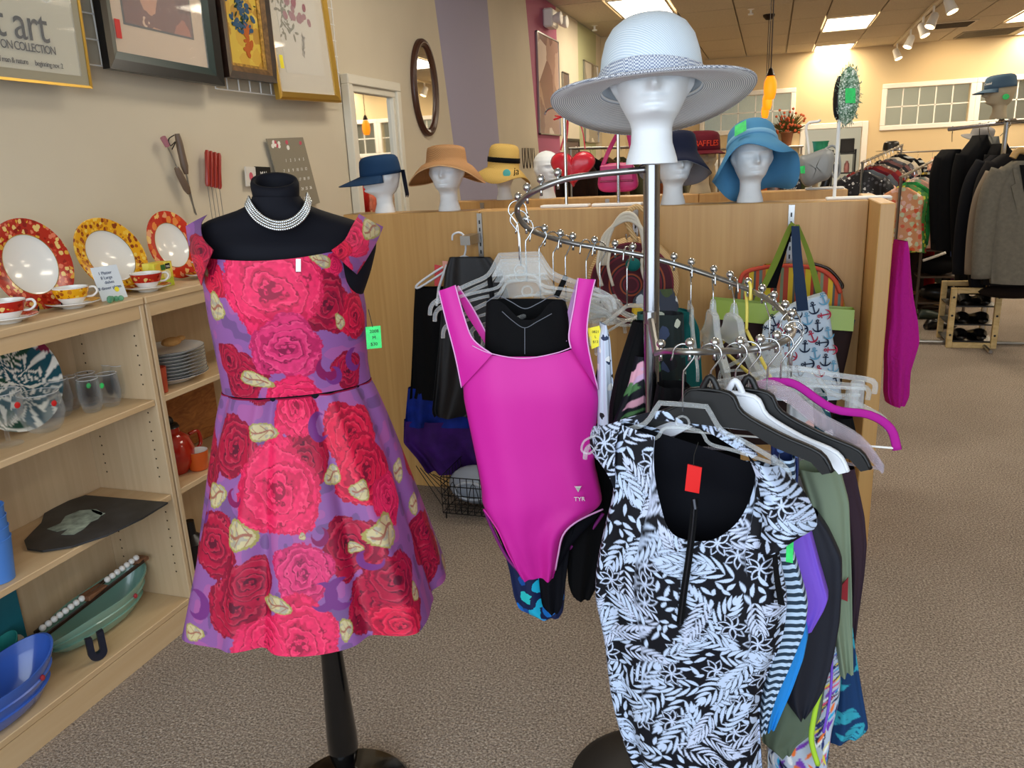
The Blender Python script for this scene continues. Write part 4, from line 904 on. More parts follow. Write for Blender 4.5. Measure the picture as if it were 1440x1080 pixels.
def gleaf(c, x, z, rx, rz, seed, ang=0):
    w = c.win(x, z, max(rx, rz) * 1.4)
    if w is None: return
    sl, X, Z = w; q = np.random.RandomState(seed); ph = q.rand(4) * 6.28; X, Z = X * math.cos(ang) + Z * math.sin(ang), -X * math.sin(ang) + Z * math.cos(ang)
    a = np.arctan2(Z / rz, X / rx); d = np.hypot(X / rx, Z / rz); n2, n3 = NZ2[sl], NZ3[sl]
    Rb = 1 + .12 * np.sin(3 * a + ph[0]) + .14 * (n3 - .5) + .1 * (n2 - .5); ins = d < Rb
    col = np.zeros(X.shape + (3,)); col[:] = lin('bfb084'); col = np.where((n2 > .62)[..., None], np.array(lin('a39a86')), col)
    vein = (np.abs(Z / rz - .15 * np.sin(4 * X / rx)) < .10) | (np.abs(np.sin(5 * (X / rx) + 3 * np.abs(Z / rz) + ph[1])) < .16); col = np.where((vein & (d < .8))[..., None], np.array(lin('98604e')), col)
    col = np.where((d > Rb * .86)[..., None], np.array(lin('9c9050')), col); c.a[sl][ins] = col[ins]
def crescent(c, x, z, r, col, ang):
    w = c.win(x, z, r * 1.1)
    if w is None: return
    sl, X, Z = w; d = np.hypot(X, Z); d2 = np.hypot(X - .45 * r * math.cos(ang), Z - .45 * r * math.sin(ang)); m = (d < r) & (d2 > r * .72 + .003 * (NZ2[sl] - .5)); c.a[sl][m] = lin(col)
# dress shape -------------------------------------------------------
AX = np.array([-.933, 1.38, 0]); DY = 28.0; du, dn = frame_uv(DY)
def pole_hem():
    pts = [(255, 900), (290, 910), (330, 916), (400, 922), (470, 915), (520, 903), (560, 897), (597, 882), (606, 848), (627, 800)]
    A = []
    for p in pts:
        h = hit(*p, 'z', .6) - AX; A.append((math.atan2(-np.dot(h, dn), np.dot(h, du)), math.hypot(np.dot(h, dn), np.dot(h, du))))
    return A
hem = pole_hem(); ha = [a if a > -PI * .5 - 2.2 else a for a, r in hem]
ang = np.linspace(0, 2 * PI, 721)[:-1]
pa = [(a % (2 * PI), r) for a, r in hem]; pa.sort()
# back half: gentle lobes
back = [a for a in np.linspace(.75, PI - .1, 6)]
pa = [p for p in pa] + [(b, .285 + .02 * (-1) ** i) for i, b in enumerate(back) if all(abs(((b - q[0] + PI) % (2 * PI)) - PI) > .25 for q in pa)]
pa.sort(); xa = np.array([p[0] for p in pa]); ra = np.array([p[1] for p in pa])
hr = np.interp(ang, np.r_[xa[-1] - 2 * PI, xa, xa[0] + 2 * PI], np.r_[ra[-1], ra, ra[0]])
kk = np.hanning(25); kk /= kk.sum(); hr = np.real(np.fft.ifft(np.fft.fft(hr) * np.fft.fft(np.roll(np.pad(kk, (0, 720 - 25)), -12))))
def hemr(a): return np.interp(a % (2 * PI), np.r_[ang, 2 * PI], np.r_[hr, hr[0]])
zw, zh = None, .6
wl_, wr_ = hitp(312, 546, AX + dn * 0, dn), hitp(522, 538, AX, dn); zw = (wl_[2] + wr_[2]) / 2; cw = (np.dot(wl_ - AX, du) + np.dot(wr_ - AX, du)) / 2; hw_w = (np.dot(wr_ - AX, du) - np.dot(wl_ - AX, du)) / 2
def nonuni(n, dens=3.0):
    g = np.linspace(0, 2 * PI, 4000); w = 1 + (dens - 1) * np.clip(np.cos(g + PI / 2) * 1.6 + .5, 0, 1); c = np.cumsum(w); c = (c - c[0]) / (c[-1] - c[0] + w[0]); return np.interp(np.arange(n) / n, c, g)
def skirt_V(nu, nv):
    a = nonuni(nu)[None, :]; t = np.linspace(0, 1, nv)[:, None]
    dw = .10; rw = hw_w * dw / np.sqrt((dw * np.cos(a)) ** 2 + (hw_w * np.sin(a)) ** 2)
    base = rw + (.262 - rw) * t ** .80; r = base + (hemr(a) - .262) * t ** 1.35
    for (ac, am, wd) in ((-1.15, -.016, .10), (-.93, .010, .08), (-2.0, -.015, .09), (-2.2, .008, .08), (-.35, -.014, .1), (-2.85, -.01, .1), (.6, -.012, .2), (2.2, -.012, .2)):
        d_ = (a - (ac % (2 * PI)) + PI) % (2 * PI) - PI; r = r + 1.45 * am * np.exp(-(d_ / wd) ** 2) * np.clip(1.5 * t, .45, 1)
    cx = cw * (1 - t); s = cx + r * np.cos(a); f = -r * np.sin(a); z = zw + (zh - zw) * t + 0 * a + .004 * np.sin(5 * a) * t
    V = AX + s[..., None] * du + f[..., None] * dn; V[..., 2] = z
    X = ((a + PI / 2 + PI) % (2 * PI) - PI) * (hw_w + (.27 - hw_w) * t); return V, X, z, a + 0 * t
SV, SX, SZ, SA = skirt_V(820, 440)
bod_rows = [(300, 268, 512), (325, 272, 508), (352, 276, 503), (395, 286, 508), (440, 293, 516), (480, 301, 517), (515, 308, 518), (542, 312, 522, 536)]
def bod_top(a):
    f = np.cos(a); front = np.sin(a) < 0
    y = np.where(front, np.where(f < -.86, .18 + (f + .86) * 1.0, np.where(f > .78, .20 + (f - .78) * .9, .215 + .012 * np.cos(f * 3))), .25)
    return np.clip(y, 0.05, .5)
def dress_bodice(nu=620, nv=300, only=False):
    u, n = du, dn; A = []
    for row in bod_rows:
        y, xl, xr = row[:3]; yr = row[3] if len(row) > 3 else y; p = hitp(xl, y, AX, n); q = hitp(xr, yr, AX, n); A.append(((p[2] + q[2]) / 2, np.dot(p - AX, u), np.dot(q - AX, u)))
    A = np.array(A); t = (A[0, 0] - A[:, 0]) / (A[0, 0] - A[-1, 0]); a = nonuni(nu); tv = bod_top(a); v = tv[None, :] + np.linspace(0, 1, nv)[:, None] * (1 - tv)[None, :]
    sl, sr = sint(v, t, A[:, 1]), sint(v, t, A[:, 2]); z = np.interp(v, t, A[:, 0]); hw = (sr - sl) / 2
    ca, sa = np.cos(a)[None, :], np.sin(a)[None, :]; ca2 = np.sign(ca) * np.abs(ca) ** .9
    dd = sint(v, [0, .3, .5, .75, 1], [.10, .125, .132, .115, .10], 41); bust = 0.0
    s = (sl + sr) / 2 + hw * ca2; f = -dd * sa
    V = AX + s[..., None] * u + f[..., None] * n; V[..., 2] = z
    X = ((a[None, :] + PI / 2 + PI) % (2 * PI) - PI) * hw * 1.0; return V, X, z
BV, BX, BZ = dress_bodice()
def projv(V):
    q = (V.reshape(-1, 3) - C0) @ R; return 720 + F * q[:, 0] / -q[:, 2], 540 - F * q[:, 1] / -q[:, 2]
_sx, _sy = projv(SV); _bx, _by = projv(BV); _fs = (np.sin(SA) < .25).ravel()
def spot(px, py):
    """cloth coordinates of a sighted place on the front of the dress"""
    if py < 545: k = np.argmin((_bx - px) ** 2 + (_by - py) ** 2 + 1e5 * (np.abs(BX.ravel()) > .28)); return BX.ravel()[k], BZ.ravel()[k]
    k = np.argmin((_sx - px) ** 2 + (_sy - py) ** 2 + 1e5 * ~_fs); return SX.ravel()[k], SZ.ravel()[k]
PM = 1 / 715.
qq = np.random.RandomState(11)
for k in range(60):
    x = qq.uniform(.36, 1.02) * qq.choice((-1, 1)); rose(brocade, x, qq.uniform(.55, 1.4), qq.uniform(.04, .085), qq.choice(['hot', 'red', 'crim', 'pink']), k)
    gleaf(brocade, qq.uniform(.36, 1.0) * qq.choice((-1, 1)), qq.uniform(.55, 1.4), .025, .02, k)
ROSES = [(462, 428, 44, 'crim'), (500, 445, 34, 'red'), (300, 395, 26, 'red'), (290, 360, 24, 'crim'), (340, 530, 40, 'crim'), (322, 505, 26, 'crim'), (490, 520, 30, 'crim'), (497, 390, 22, 'red'), (515, 470, 22, 'crim'), (470, 372, 16, 'hot'),
         (378, 408, 66, 'hot'), (402, 490, 46, 'pink'),
         (330, 630, 42, 'crim'), (300, 660, 34, 'crim'), (428, 650, 42, 'crim'), (495, 610, 46, 'red'), (515, 660, 48, 'red'), (415, 572, 42, 'hot'), (545, 700, 34, 'hot'), (585, 640, 30, 'crim'), (300, 765, 44, 'crim'), (278, 790, 34, 'crim'), (490, 765, 42, 'crim'), (585, 760, 36, 'crim'), (600, 745, 30, 'crim'),
         (390, 690, 66, 'hot'), (425, 808, 43, 'pink'), (330, 855, 48, 'crim'), (352, 820, 34, 'crim'), (545, 850, 50, 'crim'), (560, 815, 36, 'crim'), (420, 905, 60, 'hot'), (375, 905, 40, 'hot'), (598, 800, 26, 'crim'), (612, 770, 24, 'crim'), (268, 610, 22, 'crim'), (560, 880, 30, 'red')]
for k, (x, y, r, kd) in enumerate(ROSES): X_, Z_ = spot(x, y); rose(brocade, X_, Z_, r * PM, kd, 100 + k)
for x, y, r, an in ((462, 518, 19, 1.2), (470, 528, 14, 2.5), (448, 600, 20, 0), (478, 835, 22, .2), (455, 840, 20, 2.8), (278, 850, 20, 3.0), (330, 700, 13, 1), (450, 755, 13, 2), (520, 788, 14, 1), (290, 720, 14, 1.5), (497, 505, 18, .3)):
    X_, Z_ = spot(x, y); crescent(brocade, X_, Z_, r * PM, '7d1550' if r % 2 else '6e2c74', an)
for k, (x, y, rx, ry, an) in enumerate(((304, 432, 18, 20, 0), (358, 534, 26, 11, -.3), (287, 372, 9, 17, 0), (452, 366, 17, 8, -.4), (478, 452, 8, 12, .3), (372, 607, 25, 12, -.1), (304, 696, 19, 16, .4), (334, 756, 22, 21, 0), (542, 748, 24, 21, .2), (507, 690, 12, 14, 0), (467, 668, 14, 14, .4), (388, 852, 23, 11, -.2), (272, 890, 16, 11, .1), (487, 885, 9, 16, 0), (583, 708, 9, 17, 0), (584, 832, 8, 12, 0), (560, 662, 9, 18, 0), (497, 770, 10, 8, 0), (425, 755, 5, 5, 0))):
    X_, Z_ = spot(x, y); gleaf(brocade, X_, Z_, rx * PM, ry * PM, 300 + k, an)
M_broc = vcol('rose_brocade', .5, 0, .12, 1400)
t = dress = thing('rose_dress', 'sleeveless rose-print brocade dress in crimson and lilac on the black dress form', 'dress', (AX[0], AX[1], .6))
gridmesh('skirt', SV, SV.shape[1], SV.shape[0], M_broc, t, True, brocade.look(SX, SZ))
gridmesh('bodice', BV, BV.shape[1], BV.shape[0], M_broc, t, True, brocade.look(BX, BZ))
w_ = MB(); ww = SV[0, ::8] * 1.0; w_.tube([p + (p - np.array([AX[0], AX[1], p[2]])) * .005 for p in ww], .0016, 5, closed=True); w_.build('waist_seam', mat('crimson_seam', '8a1238', .7), t)
def dcol(V):
    s = np.einsum('ijk,k->ij', V - AX, du); return brocade.look(s, V[..., 2])
for k, (px_, py_, r_, kd) in enumerate(((495, 335, 26, 'hot'), (480, 350, 14, 'red'), (283, 352, 22, 'crim'), (272, 375, 18, 'red'))):
    q = hitp(px_, py_, AX + dn * .08, dn) - AX; rose(brocade, np.dot(q, du), q[2], r_ * PM, kd, 500 + k)
q = hitp(521, 322, AX + dn * .03, dn) - AX; gleaf(brocade, np.dot(q, du), q[2], 12 * PM, 15 * PM, 510, .4)
ribbon('shoulder_strap', M_broc, t, [(261, 318, .005), (265, 345, .02), (273, 375, .045), (283, 402, .07)], [(291, 302, .02), (283, 315, .05), (285, 335, .09), (300, 352, .122)], AX, DY, .006, 0, 60, 120, dcol, .014)
ribbon('shoulder_strap', M_broc, t, [(505, 301, .02), (495, 318, .06), (484, 338, .10), (466, 352, .125)], [(539, 319, .005), (530, 340, .03), (515, 366, .06), (502, 386, .085)], AX, DY, .006, 0, 60, 120, dcol, .014)
M_tagw = mat('tag_white', 'e9ece9', .5)
def px_box(pts, P0, yaw, off, m, nm, parent, th=.0015): return MB().prism(pxpath(pts, P0, yaw, off), tuple(-frame_uv(yaw)[1] * th)).build(nm, m, parent)
px_box([(416, 364), (423, 364), (423, 382), (416, 382)], AX, DY, .136, M_tagw, 'white_tag', t)
g_ = px_box([(514, 460), (535, 458), (537, 489), (516, 491)], AX, DY, .10, M_greentag, 'green_price_tag', t); 
for k, s in enumerate(('2008', 'M', '$30')):
    text_mb(s, .009, hitp(526, 466 + 9 * k, AX + dn * .1006, dn), du, (0, 0, 1), .0002).build('lettering', M_ink, g_)
MB().tube([hitp(518, 435, AX + dn * .10, dn), hitp(524, 460, AX + dn * .1, dn)], .0008, 5).build('tag_string', M_ink, t)
# dress form ---------------------------------------------------------
M_vel = mat('black_jersey', '0c0d16', .75, bs=.15, bscale=1200)
t = thing('dress_form', 'black fabric dress form on a turned black pedestal with a round base', 'mannequin', (AX[0], AX[1], 0))
tr = [(276, 355, 422), (282, 355, 424), (288, 352, 430), (296, 338, 446), (303, 312, 475), (310, 286, 508), (322, 276, 528), (345, 279, 530), (380, 290, 522), (430, 300, 505), (480, 308, 508), (540, 320, 514), (600, 312, 520), (680, 318, 530)]
garment('torso', M_vel, t, tr, AX, DY, nu=96, nv=90, flat=.9, dfn=lambda v: np.interp(v, [0, .06, .10, .15, .3, .5, .7, 1], [.048, .048, .06, .085, .108, .105, .09, .12]))
a, b = hitp(351, 258, AX, dn), hitp(421, 258, AX, dn); c = (a + b) / 2; rad = np.linalg.norm(b - a) / 2
nk = MB().lathe([(rad * .94, -.055), (rad * .97, -.03), (rad * 1.02, -.01), (rad * 1.03, 0), (rad * .97, .007), (rad * .84, .006), (rad * .80, -.004), (rad * .76, -.03), (0, -.034)], 40, tuple(c), sy=.85, fn=lambda r, z, a, p: (p[0], p[1], z - .36 * (p[0] * dn[0] + p[1] * dn[1]) * min(1, max(0, (z + .055) / .05)))); nk.build('neck_block', M_vel, t, smooth=True)
M_gblack = mat('gloss_black_wood', '060607', .12, coat=.4)
MB().lathe([(0, .03), (.05, .032), (.05, .05), (.026, .06), (.022, .10), (.03, .12), (.037, .16), (.036, .2), (.026, .4), (.020, .56), (.02, .70), (0, .70)], 32, tuple(AX)).build('pedestal_pole', M_gblack, t, auto=40)
MB().lathe([(0, .001), (.150, .001), (.158, .008), (.158, .016), (.150, .024), (.08, .030), (.0, .032)], 56, tuple(AX)).build('base_disc', M_gblack, t, auto=40)
MB().lathe([(.026, .058), (.03, .062), (.03, .078), (.026, .082)], 28, tuple(AX)).build('collar', M_steel, t, smooth=True)
# necklace
t = thing('necklace', 'silver mesh collar necklace round the neck of the dress form', 'necklace', tuple(c - [0, 0, .11]))
cp = [(345, 290), (350, 300), (360, 312), (375, 321), (392, 325), (410, 322), (425, 312), (434, 299), (437, 285)]; fo = [.005, .06, .085, .10, .105, .10, .085, .06, .005]
for r in range(4):
    pth = smoothp([hitp(cp[k][0] + (-(cp[k][0] - 391) * .035 * r), cp[k][1] - r * 3.6 - 2, AX + dn * (fo[k] * .84 + .012 - r * .006), dn) for k in range(9)], 6)
    mb = MB(); 
    for q in pth: mb.ball(q, .0031, 6, 4)
    mb.tube(pth, .0014, 5)
    mb.build('mesh_strand', mat('silver', 'd5d9dd', .22, 1), t, smooth=True)['kind'] = 'stuff'
# ================================================================== SPIRAL CLOTHES RACK
RX, RY = -.222, 1.6
rk = thing('spiral_clothes_rack', 'chrome spiral clothes rack on a black round base with hanger-stopping balls', 'clothes rack', (RX, RY, 0))
MB().lathe([(.0165, .02), (.0165, 1.488), (.0, 1.49)], 24, (RX, RY, 0)).build('pole', mat('pole_chrome', '8f8f92', .18, 1), rk, auto=40)
MB().lathe([(0, .001), (.195, .001), (.2, .01), (.197, .022), (.17, .040), (.09, .052), (.03, .056), (.03, .08), (.0, .08)], 56, (RX, RY, 0)).build('base_disc', mat('black_cast_base', '141416', .5), rk, auto=40)
RAIL = [(913, 238, 1.6), (880, 241, 1.585), (840, 245, 1.575), (795, 252, 1.57), (757, 266, 1.575), (735, 281, 1.60), (727, 296, 1.645), (736, 315, 1.70), (757, 328, 1.75), (800, 341, 1.80), (850, 350, 1.83), (915, 362, 1.84), (980, 381, 1.83), (1040, 402, 1.79), (1080, 421, 1.73), (1106, 442, 1.66), (1116, 462, 1.58), (1107, 477, 1.50), (1085, 486, 1.47), (1050, 492, 1.45), (1010, 494, 1.415), (970, 495, 1.385), (940, 494, 1.42), (923, 497, 1.50)]
rail = np.array(smoothp([hit(x, y, 'y', d) for x, y, d in RAIL], 8))
MB().tube(rail, .0062, 10).build('spiral_rail', M_steel, rk, smooth=True)
def near_rail(px, py, lo=0, hi=None):
    d = rail[lo:hi]; X, Y = projv(d); return d[np.argmin((X - px) ** 2 + (Y - py) ** 2)], lo + int(np.argmin((X - px) ** 2 + (Y - py) ** 2))
p = near_rail(923, 497)[0]; q = np.array([RX, RY - .017, p[2] + .055])
MB().tube([p, q], .0075, 8).build('bracket', M_steel, rk)
MB().tube([q + [0, .0, .012], q + [0, .0, -.012]], .012, 10).build('bracket_collar', M_steel, rk)
bm = MB().ball((0, 0, .017), .0088, 12, 8).tube([(0, 0, .0), (0, 0, .012)], .0028, 6).tube([(-.0, 0, .0), (0, 0, -.016)], .003, 6)
B0 = None
for (px, py, lo, hi) in [(x, y, 0, 60) for x, y in ((784, 252), (760, 262), (741, 273), (729, 288))] + [(x, y, 50, 130) for x, y in ((740, 318), (767, 332), (787, 337), (808, 343), (833, 348), (862, 352), (892, 358), (945, 371), (972, 380), (1000, 388), (1026, 398), (1050, 406), (1071, 416), (1089, 428), (1104, 440), (1112, 452))] + [(x, y, 128, 190) for x, y in ((1108, 474), (1091, 484), (1070, 489), (1041, 493), (1007, 494), (970, 495), (930, 494))]:
    pt = near_rail(px, py, lo, hi)[0]
    if B0 is None: B0 = bm.build('ball_stop', M_chrome, rk, local=True, smooth=True); B0.location = tuple(pt - wloc(rk))
    else: b_ = B0.copy(); COL.objects.link(b_); b_.location = tuple(pt - wloc(rk))
# ================================================================== HANGERS
def hook_mb(z1, flip=1):
    r = .019; P = [(-.022 * flip, 0, -.026)] + [(r * math.cos(a) * flip, 0, -r + .0055 + r * math.sin(a)) for a in np.linspace(PI * 1.02, -.35, 12)] + [(.004 * flip, 0, -.040), (0, 0, -.052), (0, 0, z1)]
    return MB().tube(smoothp(P, 2), .0018, 7)
def arms(pts, r, closed=False, sq=.7): return MB().tube(smoothp(pts, 4) if not closed else pts, r, 8, closed, flat=((0, 1, 0), sq))
def mk_hanger(kind):
    o = bpy.data.objects.new('clothes_hanger', None)
    return o
def hanger(kind, m, label, pos, yaw, roll=0, drop=0, group='hangers on the spiral rack', hw=.205, flip=1, hookm=None):
    t = thing('clothes_hanger', label, 'hanger', pos, 0, group); t.rotation_euler = (0, roll, math.radians(yaw)); z = -.085 - drop
    hook_mb(z, flip).build('hook', hookm or M_chrome, t, local=True, smooth=True)
    if kind in ('shirt', 'open'):
        A = [(-hw, 0, z - .115), (-hw * .97, 0, z - .092), (-hw * .82, 0, z - .072), (-.11, 0, z - .048), (-.07, 0, z - .03), (-.045, 0, z + .008), (-.035, 0, z + .012), (.035, 0, z + .012), (.045, 0, z + .008), (.07, 0, z - .03), (.11, 0, z - .048), (hw * .82, 0, z - .072), (hw * .97, 0, z - .092), (hw, 0, z - .115)]
        arms(A, .0048).build('shoulder_frame', m, t, local=True, smooth=True)
        arms([(-hw * .93, 0, z - .088), (-.1, 0, z - .068), (-.05, 0, z - .058), (-.03, 0, z - .035), (.03, 0, z - .035), (.05, 0, z - .058), (.1, 0, z - .068), (hw * .93, 0, z - .088)], .0035).build('lower_rib', m, t, local=True, smooth=True)
        if kind == 'shirt': MB().hexa([(-.062, -.0012, z - .034), (.062, -.0012, z - .034), (.062, .0012, z - .034), (-.062, .0012, z - .034), (-.04, -.0012, z + .008), (.04, -.0012, z + .008), (.04, .0012, z + .008), (-.04, .0012, z + .008)]).build('centre_plate', m, t, local=True)
        MB().tube([(.012 * math.cos(a), 0, z - .022 + .012 * math.sin(a)) for a in np.linspace(0, 2 * PI, 13)[:-1]], .0022, 6, True).build('loop', m, t, local=True)
    elif kind == 'suit':
        up = [(-hw, z - .10), (-hw * .9, z - .068), (-hw * .6, z - .045), (-.06, z - .012), (-.035, z + .022), (.035, z + .022), (.06, z - .012), (hw * .6, z - .045), (hw * .9, z - .068), (hw, z - .10)]
        lo = [(hw * .93, z - .106), (hw * .84, z - .086), (hw * .55, z - .068), (.07, z - .042), (-.07, z - .042), (-hw * .55, z - .068), (-hw * .84, z - .086), (-hw * .93, z - .106)]
        MB().prism([(x, -.006, q) for x, q in up + lo], (0, .012, 0)).build('shoulder_frame', m, t, local=True)
        arms([(-hw * .9, 0, z - .068), (-hw * .6, 0, z - .045), (-.06, 0, z - .012), (-.035, 0, z + .022), (.035, 0, z + .022), (.06, 0, z - .012), (hw * .6, 0, z - .045), (hw * .9, 0, z - .068), (hw, 0, z - .10)], .0042, sq=1.8).build('edge_rib', m, t, local=True, smooth=True)
        arms([(-.016, 0, z + .022), (0, 0, z + .05), (.016, 0, z + .022)], .006, sq=1).build('neck', m, t, local=True, smooth=True)
    elif kind == 'velvet':
        A = [(-hw, 0, z - .115), (-hw * .93, 0, z - .075), (-hw * .75, 0, z - .052), (-hw * .45, 0, z - .045), (-.03, 0, z - .005), (0, 0, z), (.03, 0, z - .005), (hw * .45, 0, z - .045), (hw * .75, 0, z - .052), (hw * .93, 0, z - .075), (hw, 0, z - .115)]
        arms(A, [.008] * 41 if True else .008, sq=.35).build('shoulder_frame', m, t, local=True, smooth=True)
        MB().tube([(-hw * .97, 0, z - .112), (hw * .97, 0, z - .112)], .002, 6).build('lower_bar', M_wirewhite, t, local=True)
    elif kind == 'crystal':
        for k in range(9):
            f = (k - 4) / 4 * .013
            arms([(-hw, 0, z - .12 + f * .5), (-hw * .8, 0, z - .075 + f), (-.09, 0, z - .035 + f), (-.04, 0, z + .004 + f), (0, 0, z + .018 + f), (.04, 0, z + .004 + f), (.09, 0, z - .035 + f), (hw * .8, 0, z - .075 + f), (hw, 0, z - .12 + f * .5)], .0024, sq=1.6).build('moulded_rib', m, t, local=True, smooth=True)
        arms([(-hw, 0, z - .12), (-.05, 0, z - .11), (.05, 0, z - .11), (hw, 0, z - .12)], .003).build('lower_bar', m, t, local=True, smooth=True)
    elif kind == 'clip':
        arms([(-hw, 0, z - .055), (-hw * .97, 0, z - .03), (-hw * .6, 0, z - .018), (-.05, 0, z - .008), (0, 0, z), (.05, 0, z - .008), (hw * .6, 0, z - .018), (hw * .97, 0, z - .03), (hw, 0, z - .055)], .0055).build('shoulder_frame', m, t, local=True, smooth=True)
        arms([(-hw * .9, 0, z - .045), (0, 0, z - .035), (hw * .9, 0, z - .045)], .0035).build('lower_rib', m, t, local=True, smooth=True)
        for s in (-1, 1): MB().bbox((s * hw * .8 - .012, -.007, z - .085), (s * hw * .8 + .012, .007, z - .028), .003).build('clip', m, t, local=True)
    return t
def at_rail(px, py, lo, hi): return near_rail(px, py, lo, hi)[0]
M_wplast = mat('white_plastic', 'e6e9ef', .35); M_bplast = mat('black_plastic', '0a0a0b', .45); M_mag = mat('magenta_velvet', 'a81e8a', .8, bs=.3, bscale=900)
M_clr = clear('hanger_acrylic', 'fafcfc', .08, .22); M_yelp = mat('yellow_plastic', 'e3cf5a', .35)
H = [('shirt', M_clr, 'clear hanger in front, carrying the magenta swimsuit', (729, 293, 30, 70), 14, 0, .035, -1, .205),
     ('shirt', M_clr, 'clear hanger just behind the magenta swimsuit, carrying the black swim dress', (731, 306, 40, 70), 20, 0, .03, -1, .20),
     ('shirt', M_clr, 'clear hanger third from the front at the left curl of the rail', (737, 317, 45, 75), 28, 0, .05, 1, .20),
     ('clip', M_clr, 'clear clip hanger in the left bunch, below the third ball', (755, 328, 55, 85), 34, 0, .10, 1, .17),
     ('shirt', M_clr, 'clear hanger in the left bunch with its hook beside the fourth ball', (774, 334, 55, 90), 44, 0, .06, 1, .20),
     ('clip', M_clr, 'clear clip hanger hanging behind the yellow price tag', (797, 340, 60, 95), 55, 0, .06, 1, .18),
     ('shirt', M_clr, 'clear hanger whose arm ends in a curl left of the pole', (822, 345, 60, 95), 62, 0, .045, 1, .19),
     ('shirt', M_clr, 'clear hanger with its wide shoulder just left of the chrome pole', (842, 349, 65, 100), 48, 0, .055, 1, .20),
     ('clip', M_clr, 'clear hanger partly behind the chrome pole', (880, 355, 70, 105), 75, 0, .05, 1, .19),
     ('shirt', M_clr, 'clear hanger seen edge-on directly right of the pole', (972, 380, 90, 120), 100, 0, .02, 1, .20),
     ('suit', M_clr, 'clear flat hanger seen edge-on, second to the right of the pole', (1003, 388, 95, 120), 104, 0, .03, 1, .20),
     ('suit', M_clr, 'clear flat hanger seen edge-on, third to the right of the pole', (1032, 399, 95, 125), 112, 0, .02, 1, .20),
     ('shirt', M_clr, 'clear hanger hooked low on the right curve in front of the anchor bag', (1082, 424, 100, 130), 125, 0, .03, 1, .19),
     ('open', M_clr, 'clear hanger, leftmost on the lower rail, holding the leaf-print swim dress', (963, 495, 150, 190), -6, 0, .035, 1, .19),
     ('suit', M_bplast, 'black plastic hanger right behind the leaf-print swim dress', (1000, 494, 150, 185), -12, 0, .02, 1, .215),
     ('suit', M_wplast, 'white plastic hanger between the two black ones', (1036, 493, 145, 180), -9, 0, .03, 1, .20),
     ('suit', M_bplast, 'black plastic hanger marked XL, behind the white hanger', (1054, 491, 140, 175), -10, 0, .025, 1, .215),
     ('crystal', clear('ribbed_acrylic', 'f6f0f4', .06, .2), 'ribbed crystal-clear hanger below the magenta hanger', (1080, 487, 138, 170), -6, 0, .02, 1, .205),
     ('velvet', M_mag, 'magenta velvet hanger reaching farthest to the right', (1100, 480, 132, 162), -4, 0, .0, 1, .205),
     ('clip', M_clr, 'upper clear clip hanger above the magenta one', (1112, 470, 128, 150), 14, 0, -.01, 1, .16),
     ('shirt', M_clr, 'clear hanger half hidden behind the arm of the magenta hanger', (1115, 462, 124, 145), 12, 0, .02, 1, .19),
     ('clip', M_clr, 'clear clip hanger lowest behind the crystal hanger', (1109, 450, 118, 138), 20, 0, .045, 1, .17)]
HG = []
for kd, m, lb, (px, py, lo, hi), yaw, roll, drop, fl, hw in H:
    p = at_rail(px, py, lo, hi); HG.append(hanger(kd, m, lb, tuple(p + [0, 0, .009]), yaw, roll, drop, hw=hw, flip=fl))
yh = at_rail(1050, 405, 95, 125)
t = thing('clothes_hanger', 'slim yellow plastic hanger among the clear ones right of the pole', 'hanger', tuple(yh + [0, 0, .009]), 0, 'hangers on the spiral rack'); t.rotation_euler = (0, 0, math.radians(108))
MB().tube(smoothp([(-.02, 0, -.03), (-.018, 0, .0), (0, 0, .008), (.018, 0, -.006), (.004, 0, -.04), (0, 0, -.07), (0, 0, -.1)], 4), .0035, 8).build('hook', M_yelp, t, local=True, smooth=True)
MB().tube(smoothp([(0, 0, -.1), (.1, 0, -.135), (.19, 0, -.17), (.195, 0, -.185), (.1, 0, -.19), (-.1, 0, -.19), (-.195, 0, -.185), (-.19, 0, -.17), (-.1, 0, -.135), (0, 0, -.1)], 4), .004, 8).build('frame', M_yelp, t, local=True, smooth=True)
q = HG[16]; text_mb('XL', .018, (0, -.0128, -.085 - .025 + .012), (1, 0, 0), (0, 0, 1), .0004).build('size_mark', M_white, q, local=True)
# ================================================================== GARMENTS ON THE RACK
def sw(x): return 1 / (1 + np.exp(-x))
M_pinksuit = mat('magenta_swim_fabric', 'd41c9e', .6, bs=.12, bscale=900); M_pipe = mat('pale_piping', 'e9a9dc', .6); M_navyin = mat('navy_lining', '070810', .8)
SY = 14.0; sp0 = at_rail(729, 293, 30, 70); SP = np.array([sp0[0], sp0[1], 1.1]); su, sn = frame_uv(SY)
t = thing('pink_swimsuit', 'bright magenta one-piece swimsuit with pale piping, hanging at the front left of the rack', 'swimsuit', tuple(SP - [0, 0, .5]))
fr = [(474, 664, 806), (500, 652, 822), (530, 651, 836), (560, 652, 843), (600, 660, 838), (650, 670, 836), (690, 677, 845), (708, 677, 848), (720, 684, 828), (735, 695, 806), (750, 703, 794), (770, 713, 788), (795, 724, 784), (814, 735, 778)]
bk = fr[:7] + [(712, 679, 848), (730, 690, 838), (750, 699, 818), (770, 708, 800), (795, 722, 787), (812, 735, 777)]
def ptop(a): return .028 + .032 * (1 - np.cos(a) ** 2)
dfp = lambda v: sint(v, [0, .2, .45, .68, .85, 1], [.034, .052, .044, .044, .03, .006], 41)
garment('front_panel', M_pinksuit, t, fr, SP, SY, .05, top=ptop, nu=90, nv=110, flat=.85, fold=.007, ff=4, seed=3, arc=(-PI, 0), dfn=dfp)
garment('back_panel', M_navyin, t, bk, SP, SY, .05, nu=60, nv=60, flat=.85, seed=3, arc=(0, PI), top=lambda a: .05 + 0 * a, dfn=lambda v: np.interp(v, [0, .3, .7, 1], [.012, .03, .034, .006]))
